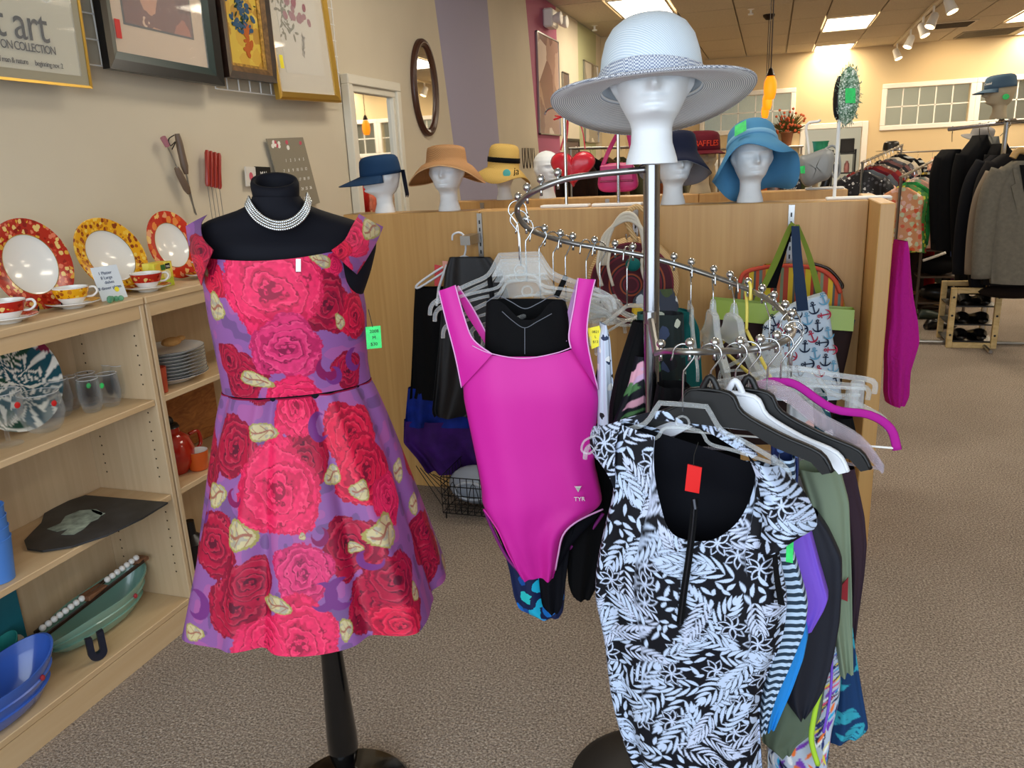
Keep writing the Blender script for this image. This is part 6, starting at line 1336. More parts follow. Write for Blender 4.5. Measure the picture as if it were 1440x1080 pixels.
# navy visor cap
b = on_part((540, 302)); put_head(_fh, 'white foam head wearing the navy long-billed cap', b, math.radians(-40), .93)
t = hat_thing('navy_visor_cap', 'navy cap with a long bill and ribbon tails, on the leftmost foam head', tuple(b + [0, .003, .168]), (math.radians(5), 0, math.radians(-44))); t.scale = (.96, 1.08, 1.0)
M_navy = mat('navy_canvas', '1c3a5c', .8, bs=.15, bscale=900)
hatshell(crown_prof(.088, .088), 48, .003).build('crown', M_navy, t, local=True, smooth=True)
def bill(m, t, r=.088, L=.10, w=1.05, dz=-.02, z0=.0, curve=.02, th=.003, nm='bill'):
    nu, nv = 28, 10; V = np.zeros((nv, nu, 3)); W2 = None
    for i in range(nv):
        for j in range(nu):
            a = -PI / 2 + (j / (nu - 1) - .5) * 2 * w; f = i / (nv - 1); ext = L * math.cos((j / (nu - 1) - .5) * PI) ** .55
            rr = r + f * ext; V[i, j] = (rr * math.cos(a), rr * math.sin(a), z0 + dz * f - curve * (math.cos(a)) ** 2 * (f + .3))
    lo = V.copy(); lo[..., 2] -= th; full = np.concatenate([V, lo[:, ::-1]], 1)
    return gridmesh2(nm, full, m, t)
def gridmesh2(nm, V, m, t):
    nv, nu = V.shape[:2]; o = gridmesh(nm, V, nu, nv, m, None, True); o.parent = t; o.data.set_sharp_from_angle(angle=math.radians(50)); return o
bill(M_navy, t, .086, .10, 1.35, -.03, .004, .003)
for s in (-.3, .2): MB().hexa([(.03 + s * .04, .088, .01), (.05 + s * .04, .09, .01), (.055 + s * .05, .09, -.10), (.03 + s * .05, .092, -.115), (.03 + s * .04, .085, .01), (.05 + s * .04, .087, .01), (.055 + s * .05, .087, -.10), (.03 + s * .05, .089, -.115)]).build('ribbon_tail', mat('dark_navy_ribbon', '11182c', .8), t, local=True)
# tan wide-brimmed visor hat
b = on_part((632, 301)); put_head(_fh, 'white foam head wearing the wide tan straw hat', b, math.radians(8), 1.0)
t = hat_thing('tan_straw_hat', 'tan open-topped straw hat with a drooping wide brim, second along the partition', tuple(b + [0, .004, .195]), (math.radians(-8), 0, math.radians(12))); t.scale = (1, 1.08, 1.1)
M_tan = weave('tan_paper_straw', 'b98a5a', '9c6f44', 300)
tf = lambda r, z, a, p: (p[0], p[1], z - (max(0, r - .1) / .09) ** 1.6 * (.085 * abs(math.cos(a)) ** 1.5 + .0 * 1) + (max(0, r - .1) / .09) * .004 * math.sin(5 * a))
hatshell([(.070, .068), (.082, .066), (.086, .05), (.089, .022), (.093, .008), (.115, .0), (.14, -.008), (.168, -.018)], 96, .003, tf).build('brim_and_crown', M_tan, t, local=True, smooth=True)
MB().tube([(.07 * math.cos(a), .07 * math.sin(a), .068) for a in np.linspace(0, 2 * PI, 49)[:-1]], .003, 6, True).build('crown_edge', M_tan, t, local=True, smooth=True)
MB().tube([(.168 * math.cos(a), .168 * math.sin(a), tf(.168, -.018, a, (0, 0, 0))[2] - .0015) for a in np.linspace(0, 2 * PI, 97)[:-1]], .0025, 6, True).build('brim_binding', mat('pale_tan', 'c9a176', .8), t, local=True, smooth=True)
# straw hat with black band, rear partition
def on_rear(px): c = hit(px[0], px[1], 'y', 4.28); return np.array([c[0], 4.28, PT + .0005])
b = on_rear((710, 283)); put_head(_fh, 'white foam head on the rear partition under the small yellow straw hat', b, math.radians(18), .92)
t = hat_thing('yellow_straw_hat', 'small yellow straw hat with a black band and a turquoise tag', tuple(b + [0, .0, .17]), (math.radians(2), math.radians(6), math.radians(18)))
M_ystraw = weave('yellow_straw', 'd9b76a', 'bd9848', 320)
yf = lambda r, z, a, p: (p[0], p[1], z - (max(0, r - .09) / .07) ** 1.3 * (.035 + .022 * math.sin(3 * a + 1)))
hatshell([(x, z + .0) for x, z in crown_prof(.088, .13)] + [(.1, -.004), (.125, -.014), (.155, -.026)], 72, .003, yf).build('crown_and_brim', M_ystraw, t, local=True, smooth=True)
MB().lathe([(.0885, .03), (.0912, .031), (.0905, .056), (.0880, .057)], 48).build('band', M_blackcloth, t, local=True, smooth=True)
MB().ball((.02, -.128, -.02), .021, 14, 8, (1, .12, 1)).build('turquoise_tag', mat('turquoise_tag', '4fb3b3', .6), t, local=True)
text_mb('ja', .05, (.072, -.118, -.008), (.9, .35, 0), (0, .1, 1), .001).build('stitched_lettering', M_blackcloth, t, local=True)
# bald head on the rear partition
b = on_rear((771, 284)); put_head(_fh, 'bald white foam head tilted slightly, between the straw hat and the red heart bag', b, math.radians(38), .93)
bpy.context.view_layer.update()
# navy bonnet head
b = on_part((947, 294)); put_head(_fh, 'white foam head wearing the navy sun bonnet, just right of the pole', b, math.radians(24), 1.0)
t = hat_thing('navy_bonnet', 'navy bucket hat with a grey lining and neck flap, just right of the chrome pole', tuple(b + [0, .006, .20]), (math.radians(-6), 0, math.radians(24))); t.scale = (1.03, 1.15, 1.0)
M_dn = mat('midnight_cotton', '1d2136', .85)
nf = lambda r, z, a, p: (p[0], p[1], z - (max(0, r - .09) / .05) * (.01 + .05 * max(0, math.cos(a)) + .06 * max(0, math.sin(a))))
hatshell([(x, z) for x, z in crown_prof(.087, .085)] + [(.10, -.012), (.12, -.022), (.14, -.032)], 64, .003, nf).build('crown_and_brim', M_dn, t, local=True, smooth=True)
hatshell([(.089, -.006), (.10, -.0155), (.119, -.0255), (.138, -.0355)], 64, .001, nf).build('grey_lining', mat('grey_lining', '8d8f98', .8), t, local=True, smooth=True)
# maroon cap head (rear)
b = on_rear((985, 276)); b[2] = PT + .0005; put_head(_mh, 'tan mannequin head wearing the maroon lettered cap, behind the navy bonnet', b, math.radians(22), .98)
t = hat_thing('maroon_cap', 'maroon cap with orange lettering on a tan head behind the partition', tuple(b + [0, .004, .215]), (math.radians(3), 0, math.radians(22)), 'cap'); t.scale = (1.05, 1.16, 1.08)
M_mar = mat('maroon_cotton', '5d1522', .8)
hatshell(crown_prof(.088, .088), 48, .003).build('crown', M_mar, t, local=True, smooth=True); bill(M_mar, t, .086, .065, 1.1, -.012, .003, .008)
for k, ch in enumerate('RAFFLES'):
    a = -PI / 2 + (k - 3) * .20; nx, ny = math.cos(a), math.sin(a); text_mb(ch, .036, (nx * .0885, ny * .0885, .032), (-ny, nx, 0), (0, 0, 1), .0012).build('lettering', mat('orange_thread', 'd9442a', .7), t, local=True)
# light blue bucket hat
b = on_part((1055, 287)); put_head(_fh, 'white foam head wearing the light blue sun hat, rightmost on the front partition', b, math.radians(14), 1.02)
t = hat_thing('blue_bucket_hat', 'denim-blue cotton sun hat with a wavy turned-up brim and a green tag', tuple(b + [0, .026, .205]), (math.radians(-33), 0, math.radians(14))); t.scale = (1.06, 1.17, 1.12)
M_lb = mat('denim_blue_cotton', '4f8ab4', .85, bs=.15, bscale=700)
lf = lambda r, z, a, p: (p[0], p[1], z - (max(0, r - .09) / .055) ** 1.1 * (.045 + .020 * math.sin(4 * a + .6) + .02 * abs(math.cos(a))))
hatshell([(x, z) for x, z in crown_prof(.090, .080)] + [(.10, -.008), (.125, -.020), (.155, -.034)], 80, .0035, lf).build('crown_and_brim', M_lb, t, local=True, smooth=True)
MB().lathe([(.0905, .002), (.0935, .004), (.093, .018), (.0902, .020)], 48).build('band', mat('blue_band', '7fb0cf', .8), t, local=True, smooth=True)
g_ = MB().hexa([(-.085, -.088, -.012), (-.048, -.112, -.006), (-.045, -.112, .034), (-.08, -.088, .030), (-.085, -.090, -.012), (-.048, -.114, -.006), (-.045, -.114, .034), (-.08, -.090, .030)]); g_.build('green_price_tag', M_greentag, t, local=True)
# ---- stands with bags
def bagstand(label, px, y, h, xw=.1):
    c = hit(px[0], px[1], 'y', y); b = np.array([c[0], y, PT + .0005]); t = thing('bag_stand', label, 'display stand', tuple(b), group='white display stands')
    MB().bbox((b[0] - .11, y - .03, b[2]), (b[0] + .10, y + .03, b[2] + .012), .003).build('base_plate', M_wirewhite, t)
    MB().tube([b + [0, 0, .012], b + [0, 0, h]], .007, 10).build('post', M_chrome, t)
    MB().tube(smoothp([b + [0, 0, h - .004], b + [-.03, 0, h + .015], b + [-.07, 0, h + .01], b + [-.085, 0, h - .01]], 4), .004, 8).build('hook_arm', M_chrome, t); return b, t
b, t = bagstand('white-footed metal stand holding the red heart bag', (797, 294), 3.34, .39)
M_red = mat('red_leather', 'cf1f33', .35, bs=.1, bscale=300, coat=.2)
hc = hit(806, 234, 'y', 3.46); ht = thing('heart_bag', 'red heart-shaped handbag hanging from a metal stand', 'handbag', (hc[0], hc[1], hc[2] - .09))
def heart(n=60):
    o = []
    for k in range(n):
        a = 2 * PI * k / n; x = 16 * math.sin(a) ** 3; y = 13 * math.cos(a) - 5 * math.cos(2 * a) - 2 * math.cos(3 * a) - math.cos(4 * a); o.append((x / 16 * .092, y / 17 * .085))
    return o
hh = heart(); nu = len(hh); V = []
for (sc, d) in ((.0, -.042), (.4, -.041), (.75, -.036), (.93, -.024), (1, -.010), (1, .010), (.93, .024), (.75, .036), (.4, .041), (0, .042)): V.append([(hc[0] + x * sc * 1.05, hc[1] + d, hc[2] + y * sc) for x, y in hh])
gridmesh('pouch', np.array(V), nu, len(V), M_red, ht, True)
MB().tube([(hc[0] + x * 1.055, hc[1] - .008, hc[2] + y * 1.005) for x, y in hh], .0025, 6, True).build('seam_piping', mat('dark_red', '8f1020', .4), ht)
for dx_ in (-.055, -.035): MB().tube(smoothp([(hc[0] + dx_, hc[1], hc[2] + .07), (hc[0] - .02, hc[1], hc[2] + .2), (b[0] - .05, b[1] + .02, b[2] + .36)], 5), .004, 6).build('shoulder_strap', M_red, ht)
MB().tube(smoothp([(hc[0] + .055, hc[1], hc[2] + .07), (hc[0] + .03, hc[1], hc[2] + .18), (b[0] - .045, b[1] + .02, b[2] + .375)], 5), .003, 6).build('shoulder_strap', M_red, ht)
pc = hit(866, 250, 'y', 3.36)
b2, t = bagstand('metal stand carrying the pink handbag, behind the pole', (870, 294), 3.34, .30)
M_pk = mat('rose_pink_leather', 'c22a68', .45, bs=.15, bscale=250)
pt = thing('pink_handbag', 'rose-pink flap handbag with wide straps, hanging left of the pole', 'handbag', (pc[0], pc[1] + .05, pc[2] - .07))
V = []; w_, h_ = .082, .060
sq = [(math.copysign(abs(math.cos(a)) ** .5, math.cos(a)), math.copysign(abs(math.sin(a)) ** .6, math.sin(a))) for a in np.linspace(0, 2 * PI, 48, endpoint=False)]
for sc, d in ((0, -.032), (.6, -.032), (.92, -.026), (1, -.014), (1, .014), (.92, .026), (.6, .03), (0, .03)): V.append([(pc[0] + x * w_ * sc * (1 - .12 * y), pc[1] + .05 + d, pc[2] + y * h_ * sc) for x, y in sq])
gridmesh('body', np.array(V), 48, len(V), M_pk, pt, True)
MB().bbox((pc[0] - .07, pc[1] + .012, pc[2] - .012), (pc[0] + .07, pc[1] + .020, pc[2] + .052), .006).build('flap', M_pk, pt)
MB().bbox((pc[0] - .072, pc[1] + .010, pc[2] - .018), (pc[0] + .072, pc[1] + .019, pc[2] - .010), .003).build('flap_edge', mat('deep_rose', '8f1a4a', .5), pt)
for s in (-1, 1): MB().tube(smoothp([(pc[0] + s * .065, pc[1] + .05, pc[2] + .05), (pc[0] + s * .045 + .012, pc[1] + .05, pc[2] + .12), (pc[0] + .03 + s * .012, pc[1] + .03, pc[2] + .20)], 5), .009, 8, flat=((0, 1, 0), .35)).build('strap', M_pk, pt)
# small necklaces hanging on the left wall
for k in range(4):
    c = hit(736 + 4.6 * k, 216, 'x', LW + .015); mb = MB()
    pth = smoothp([c + [0, -.03, .05], c + [0, -.035, -.03], c + [0, -.01, -.12], c + [0, .01, -.12], c + [0, .035, -.03], c + [0, .03, .05]], 4); mb.tube(pth, .004, 5)
    solo(mb, 'beaded_necklace', M_dwood, 'dark bead necklace hanging on the left wall, %s from the left' % ORD[k], 'necklace', 'necklaces on the wall')
# ---- front partition, items hanging on its face
FY = PY - .012
def on_face(px, py, y=None): return hit(px, py, 'y', y or FY)
# black swim skirts on a white hanger
wh = hit(650, 342, 'y', 3.18); WP = wh
t = thing('clothes_hanger', 'white plastic hanger with a pink clip, on the partition bracket at the left', 'hanger', tuple(wh), group='hangers on the partition')
MB().tube(smoothp(pxpath([(636, 338), (637, 330), (646, 327), (653, 333), (655, 350), (652, 362)], wh, 14), 5), .0045, 8).build('hook', M_wplast, t, smooth=True)
MB().tube(smoothp(pxpath([(652, 360), (640, 366), (612, 382), (587, 400), (590, 404), (628, 380)], wh, 14), 4), .005, 8).build('shoulder_arm', M_wplast, t, smooth=True)
MB().tube(pxpath([(652, 360), (664, 364), (700, 386)], wh, 14), .005, 8).build('shoulder_arm', M_wplast, t)
MB().tube(pxpath([(628, 372), (617, 405), (614, 430)], wh, 14, .01), .006, 8).build('side_bar', M_wplast, t)
px_box([(622, 367), (634, 368), (633, 377), (623, 377)], wh, 14, .014, mat('salmon_clip', 'eda592', .5), 'size_clip', t, .006)
px_box([(611, 372), (623, 374), (621, 402), (611, 402)], wh, 14, -.01, M_redtag, 'red_tag', t, .002)
brk = MB().box(tuple(on_face(662, 328) - [0, .13, 0]), tuple(on_face(676, 340) + [0, 0, -.001]))
solo(brk, 'bracket_arm', M_steel, 'short metal bracket arm on the slotted standard above the black skirts', 'bracket')
def garf(name, label, cat, rows, y, yaw, m, depth=.03, **k): return gar(name, label, cat, rows, y, yaw, m, depth, **k)
garf('black_trousers', 'black sheeny trousers folded over the white hanger on the partition', 'trousers', [(362, 632, 690), (380, 626, 706), (420, 622, 716), (480, 618, 720), (540, 612, 716), (580, 608, 690), (585, 612, 672)], 3.12, 14, mat('sheeny_black', '131419', .5), .03, fold=.012, ff=5)
garf('black_skirt', 'black skirt hanging behind the folded trousers at the left of the partition', 'skirt', [(404, 584, 640), (440, 582, 660), (480, 581, 680), (530, 579, 690), (560, 577, 690)], 3.17, 14, M_blackcloth, .03, fold=.01)
garf('blue_purple_skirt', 'tiered skirt in royal blue over deep purple, below the black skirt', 'skirt', [(545, 574, 690), (560, 573, 690), (590, 571, 692), (598, 569, 692)], 3.19, 14, mat('royal_blue_tier', '0e2478', .7, var=.2, vs=12), .035, fold=.014, ff=7)[0]
sk = [o for o in bpy.data.objects if o.name == 'blue_purple_skirt'][0]
c = hit(625, 590, 'y', 3.19); garment('purple_tier', mat('deep_purple_tier', '38145c', .7, var=.2, vs=12), sk, [(590, 568, 694), (620, 567, 695), (640, 585, 700), (662, 600, 715)], np.array([c[0], 3.19, 1]), 14, .045, fold=.018, ff=7, seed=5)
# wire basket with a grey iron
WB = hit(640, 705, 'y', 3.02)
bk0 = [hit(*p, 'y', y) for p, y in (((622, 722), 2.92), ((682, 724), 2.92))]
t = thing('wire_basket', 'black wire basket on scroll legs under the skirts, holding a grey appliance', 'basket', (bk0[0][0] + .1, 3.02, 0))
x0, x1 = bk0[0][0], bk0[0][0] + .30; y0, y1 = 2.93, 3.2; z0, z1 = bk0[0][2], bk0[0][2] + .17
for z in np.linspace(z0, z1, 5): MB().tube([(x0, y0, z), (x1, y0, z), (x1, y1, z), (x0, y1, z)], .0025, 5, True).build('ring_wire', M_black, t)
for k in range(11): x = x0 + (x1 - x0) * k / 10; MB().tube([(x, y0, z1), (x, y0, z0), (x, y1, z0), (x, y1, z1)], .002, 5).build('upright_wire', M_black, t)
for k in range(1, 8): yy = y0 + (y1 - y0) * k / 8; MB().tube([(x0, yy, z1), (x0, yy, z0), (x1, yy, z0), (x1, yy, z1)], .002, 5).build('upright_wire', M_black, t)
for k in range(3): xa = x0 + .02 + k * .095; MB().tube([(xa + .07 * q / 8, y0 - .002, z0 + .15 * math.sin(PI * q / 8)) for q in range(9)], .002, 5).build('scroll_wire', M_black, t)
for xx in (x0 + .01, x1 - .01):
    for yy in (y0 + .01, y1 - .01): MB().tube([(xx, yy, z0), (xx, yy, .001)], .004, 6).build('leg', M_black, t)
for k in range(5): MB().tube([hit(585 + k * 6, 655 + k * 3, 'y', 3.05), (x0, y0 + .05 * k, z0 + .03)], .002, 5).build('brace_wire', M_black, t)
ic = np.array([(x0 + x1) / 2 - .03, 3.05, z0 + .095])
it = thing('grey_appliance', 'rounded silver-grey hand appliance lying in the wire basket', 'appliance', (ic[0], ic[1], z0 + .003))
MB().ball(ic, .13, 24, 14, (1.0, .62, .68)).build('shell', mat('silver_grey_plastic', '9aa2b0', .3), it, smooth=True)
MB().tube([ic + [.07 * math.cos(a), -.082, .04 * math.sin(a)] for a in np.linspace(0, 2 * PI, 25)[:-1]], .006, 8, True).build('handle_ridge', mat('silver_grey_light', 'bcc3ce', .3), it, smooth=True)
# round woven bag
bc = hit(888, 400, 'y', 3.13); t = thing('round_woven_bag', 'round maroon striped bag with a straw rim hanging on the partition behind the rail', 'bag', tuple(bc - [0, 0, .2]))
def disc(r, d0, d1, nm, m): MB().lathe([(0, d0), (r * .9, d0), (r, d0 + (d1 - d0) * .3), (r, d1), (0, d1)], 48, tuple(bc), ax='y').build(nm, m, t, auto=40)
disc(.185, -.0, .06, 'straw_rim', weave('natural_straw', 'd9b98a', 'b9935c', 200))
def rings(name, cols, f):
    m, nt, b = newmat(name); tc = nt.nodes.new('ShaderNodeTexCoord'); vm = nt.nodes.new('ShaderNodeVectorMath'); vm.operation = 'SUBTRACT'; vm.inputs[1].default_value = (0, 0, .2); link(nt, tc.outputs['Object'], vm.inputs[0])
    mp = nt.nodes.new('ShaderNodeMapping'); mp.inputs['Scale'].default_value = (1, 0, 1); link(nt, vm.outputs[0], mp.inputs[0]); ln = nt.nodes.new('ShaderNodeVectorMath'); ln.operation = 'LENGTH'; link(nt, mp.outputs[0], ln.inputs[0])
    mu = nt.nodes.new('ShaderNodeMath'); mu.operation = 'MULTIPLY'; mu.inputs[1].default_value = f; link(nt, ln.outputs['Value'], mu.inputs[0]); fr_ = nt.nodes.new('ShaderNodeMath'); fr_.operation = 'FRACT'; link(nt, mu.outputs[0], fr_.inputs[0])
    link(nt, ramp(nt, fr_.outputs[0], cols, True), b.inputs['Base Color']); b.inputs['Roughness'].default_value = .8; return m
disc(.168, -.012, .01, 'woven_face', rings('maroon_rings', [(0, '4a1020'), (.55, '6e1c2c'), (.72, '2a1a22'), (.85, '9a4a2c')], 22))
for k in range(3):
    o = .012 * k; MB().tube(smoothp([bc + v for v in ([-.10 - o, -.02, .08], [-.085 - o, -.02, .19], [-.035, -.03, .275 - o], [.02, -.03, .27 - o], [.05 + o, -.02, .17], [.06 + o, -.02, .03])], 5), .0075, 8).build('rope_handle', mat('cream_rope', 'd9d0bf', .8, bs=.4, bscale=300), t, smooth=True)
for px_ in ((843, 385), (858, 390), (905, 395)): MB().tube(smoothp([hit(px_[0], 352, 'y', 3.08), hit(px_[0] - 3, 375, 'y', 3.07), hit(px_[0] + 4, 402, 'y', 3.07)], 4), .006, 8).build('rope_end', mat('cream_rope', 'd9d0bf', .8), t, smooth=True)
MB().tube(smoothp([bc + v for v in ([.02, .0, .17], [-.02, .0, .26], [.02, .0, .305], [.075, .0, .26], [.07, .0, .17])], 5), .011, 8).build('straw_handle', weave('natural_straw', 'd9b98a', 'b9935c', 200), t, smooth=True)
solo(MB().ball(hit(890, 372, 'y', 3.05), .03, 12, 8, (1, .8, .9)), 'teal_pompom', mat('dark_teal_cloth', '12605e', .7), 'dark teal fabric knot in front of the round woven bag', 'ornament', smooth=True)
bg = garf('sunflower_bag', 'dark grey cloth bag with sunflower and white flower print below the round bag', 'bag', [(405, 905, 945), (420, 890, 953), (470, 885, 960), (520, 885, 955), (560, 890, 950)], 3.10, 10, spots('sunflower_print', '3f4656', ['d9b52a', 'c9d2da', '4a5a3a', 'dfe4ea'], 13, .42, .8), .03)
# striped tote behind, green-brown tote, anchor tote
M_stripe = stripes('bright_stripes', [(0, 'b8442f'), (.12, 'd9b22a'), (.24, '5a5a52'), (.30, 'c9502f'), (.38, '6f7f78'), (.46, 'd07040'), (.54, 'd9c02a'), (.68, 'b0402a'), (.76, '4f4a42'), (.84, 'c86a3a'), (.92, '7f8a6a')], 0, 7)
tg_, _ = gar('striped_tote', 'rounded bag in red, yellow and grey vertical stripes at the back of the hanging totes', 'bag', [(372, 1075, 1130), (380, 1048, 1162), (398, 1036, 1182), (430, 1030, 1188), (450, 1028, 1190), (500, 1032, 1185)], 3.17, 4, M_stripe, .035)
MB().tube(smoothp(pxpath([(1040, 398), (1048, 383), (1075, 376), (1110, 374), (1150, 378), (1172, 392), (1182, 412)], np.array([tg_.location.x, 3.17, 1]), 4, .03), 5), .008, 8).build('coral_piping', mat('coral_piping', 'c9503c', .7), tg_, smooth=True)
MB().tube(smoothp(pxpath([(1140, 370), (1165, 378), (1183, 398), (1184, 406)], np.array([tg_.location.x, 3.17, 1]), 4, -.005), 5), .006, 8).build('dark_zip', M_dwood, tg_, smooth=True)
t, GP = gar('brown_tote', 'dark brown tote bag with a bright green top band and green straps', 'bag', [(448, 1000, 1195), (462, 1001, 1200), (500, 1004, 1192), (560, 1010, 1178), (620, 1016, 1165)], 3.08, 2, mat('dark_brown_canvas', '2c1d1c', .8), .04)
gu, gn = frame_uv(2)
ribbon('green_band', mat('lime_coated_cloth', '8fa82a', .35), t, [(1000, 421, .02), (1001, 448, .03)], [(1202, 436, .02), (1200, 466, .03)], GP, 2, .06, .022, 40, 8, None, .015)
px_box([(1196, 449), (1203, 450), (1199, 464), (1195, 463)], GP, 2, .03, M_black, 'side_label', t, .01)
ribbon('green_strap', mat('olive_web', '7a8a30', .7), t, [(1060, 422, .03), (1085, 370, .04), (1108, 318, .06), (1114, 312, .06)], [(1068, 424, .03), (1093, 374, .04), (1114, 322, .06), (1118, 316, .06)], GP, 2, .004, .01, 5, 20)
ribbon('green_strap', mat('olive_web', '7a8a30', .7), t, [(1118, 316, .03), (1134, 360, .03), (1148, 416, .03)], [(1124, 316, .03), (1142, 360, .03), (1156, 412, .03)], GP, 2, .004, .01, 5, 20)
ribbon('strap_underside', M_blackcloth, t, [(1078, 405, .0), (1096, 360, .01), (1112, 322, .02)], [(1092, 405, .0), (1104, 360, .01), (1116, 322, .02)], GP, 2, .003, .008, 5, 12)
t, AP = gar('anchor_tote', 'pale blue tote printed with navy, red and light blue anchors, one navy strap', 'bag', [(412, 1158, 1161, 412), (420, 1128, 1162, 414), (432, 1104, 1164, 418), (455, 1074, 1168, 450), (480, 1070, 1172, 480), (520, 1066, 1180, 520), (560, 1068, 1184, 560)], 3.0, 6, mat('ice_blue_canvas', 'c9d8e6', .7, bs=.15, bscale=700), .03, fold=.003)
au, an_ = frame_uv(6)
def anchor(px, py, r, m, rot):
    P0 = AP + an_ * .034; c = hitp(px, py, P0, an_); s = r / 340; up = np.array([0, 0, 1.0])
    def q(x, y): x2 = x * math.cos(rot) - y * math.sin(rot); y2 = x * math.sin(rot) + y * math.cos(rot); return c + au * x2 * s + up * y2 * s
    mb = MB(); mb.tube([q(0, -.8), q(0, .55)], .10 * s, 5); mb.tube([q(.18 * math.cos(a), .72 + .18 * math.sin(a)) for a in np.linspace(0, 2 * PI, 9)[:-1]], .08 * s, 5, True); mb.tube([q(-.4, .38), q(.4, .38)], .08 * s, 5)
    mb.tube([q(.75 * math.cos(a), -.15 + .75 * math.sin(a)) for a in np.linspace(PI * 1.06, PI * 1.94, 9)], [.04 * s, .08 * s, .1 * s, .12 * s, .12 * s, .12 * s, .1 * s, .08 * s, .04 * s], 5)
    o = mb.build('printed_anchor', m, t); return o
AC = [mat('anchor_navy', '1a2a44', .7), mat('anchor_red', 'b8344f', .7), mat('anchor_blue', '6fa8c8', .7)]
for k, (x, y, c_, r_) in enumerate(((1144, 433, 0, .3), (1159, 443, 1, 1.8), (1135, 448, 2, .2), (1120, 440, 0, .5), (1150, 458, 0, .1), (1127, 464, 0, 1.9), (1142, 473, 1, .4), (1165, 468, 2, .2), (1156, 482, 0, 1.7), (1132, 487, 0, .0), (1168, 492, 1, 1.6), (1146, 497, 2, .2), (1161, 506, 0, .0), (1136, 512, 0, 1.7), (1152, 522, 1, .2), (1172, 515, 2, 0), (1088, 450, 0, .4), (1098, 462, 1, .6), (1080, 462, 0, 1.2), (1108, 478, 2, .2), (1158, 420, 2, .4), (1094, 486, 0, .2), (1112, 500, 1, 1.2), (1122, 522, 0, .3), (1176, 535, 0, .3))): anchor(x, y, 8.2, AC[c_], r_)
ribbon('navy_strap', mat('navy_web', '22344f', .7), t, [(1113, 318, .0), (1114, 360, .02), (1117, 400, .05), (1121, 438, .05)], [(1124, 318, .0), (1128, 360, .02), (1133, 400, .05), (1137, 436, .05)], AP, 6, .004, 0, 6, 24)
hk = on_face(1113, 316); solo(MB().tube(smoothp([hk, hk - [0, .05, 0], hk - [0, .24, .005], hk - [0, .25, -.015]], 3), .004, 8), 'display_hook', M_chrome, 'chrome hook carrying the tote straps on the partition', 'hook')
hk = on_face(888, 330); solo(MB().tube(smoothp([hk, hk - [0, .05, 0], hk - [0, .12, .005], hk - [0, .13, -.015]], 3), .004, 8), 'display_hook', M_chrome, 'chrome hook carrying the round woven bag on the partition', 'hook')
# magenta cardigan hanging off the far side of the end panel
M_card = mat('magenta_knit', 'b01a86', .9, bs=.9, bscale=120, bd=.003)
t, CP = gar('magenta_cardigan', 'magenta knitted cardigan sleeve hanging beyond the partition end panel', 'cardigan', [(338, 1262, 1270), (350, 1258, 1274), (380, 1254, 1277), (420, 1250, 1281), (450, 1250, 1286), (480, 1247, 1288), (500, 1246, 1282), (520, 1247, 1276), (555, 1246, 1275), (568, 1250, 1268)], 3.18, 18, M_card, .045, fold=.006, ff=5, wav=.004, nv=70)
MB().tube(smoothp(pxpath([(1250, 497, .0), (1262, 504, .04), (1276, 500, .02)], CP, 18), 4), .006, 8, flat=((0, 0, 1), .5)).build('cuff_seam', M_card, t, smooth=True)
# ---- right end of the partition: stands with a tinsel hat and a grey visor
c = hit(1173, 279, 'y', 3.34); b = np.array([c[0], 3.34, PT + .0005]); t = thing('hat_stand', 'tall white metal stand on the partition end, carrying the green tinsel hat', 'display stand', tuple(b))
MB().bbox((b[0] - .03, 3.31, b[2]), (b[0] + .20, 3.37, b[2] + .010), .003).build('base_plate', M_wirewhite, t)
tp = hit(1175, 118, 'y', 3.34); MB().tube([b + [0, 0, .01], (b[0], 3.34, tp[2])], .0065, 8).build('post', M_wirewhite, t)
MB().tube([(b[0] - .02, 3.34, tp[2] - .02), (b[0] + .03, 3.34, tp[2] + .03)], .006, 8).build('arm', M_black, t)
hc_ = hit(1192, 135, 'y', 3.34); t = thing('tinsel_hat', 'sparkly silvery green clip-on hat with a green price tag, high on the white stand', 'hat', (hc_[0], 3.34, hc_[2] - .1))
M_tin = spots('tinsel', '7f9c84', ['c9dccb', '5f8068', 'e8f0e6', '3f6a4c', 'a5c0a8'], 160, .6, .2)
MB().ball(hc_, .10, 26, 18, (.42, .45, 1.02)).build('tinsel_body', M_tin, t, smooth=True)
MB().ball(hc_ + [-.032, .0, -.005], .075, 16, 12, (.25, .35, 1.05)).build('dark_inside', M_black, t, smooth=True)
mb = MB()
for k in range(260):
    a, z = rnd.uniform(0, 2 * PI), rnd.uniform(-1, 1); r = math.sqrt(1 - z * z); d = np.array([r * math.cos(a) * .43, r * math.sin(a) * .46, z * 1.03]); p = hc_ + d * .10; e_ = p + d * .10 * .14 + np.array([rnd.uniform(-1, 1), rnd.uniform(-1, 1), rnd.uniform(-1, 1)]) * .006
    mb.tube([p, e_], .0012, 3)
mb.build('tinsel_strands', M_tin, t)['kind'] = 'stuff'
px_box([(1189, 124), (1203, 124), (1203, 145), (1189, 145)], hc_, 18, .05, M_greentag, 'green_price_tag', t, .002)
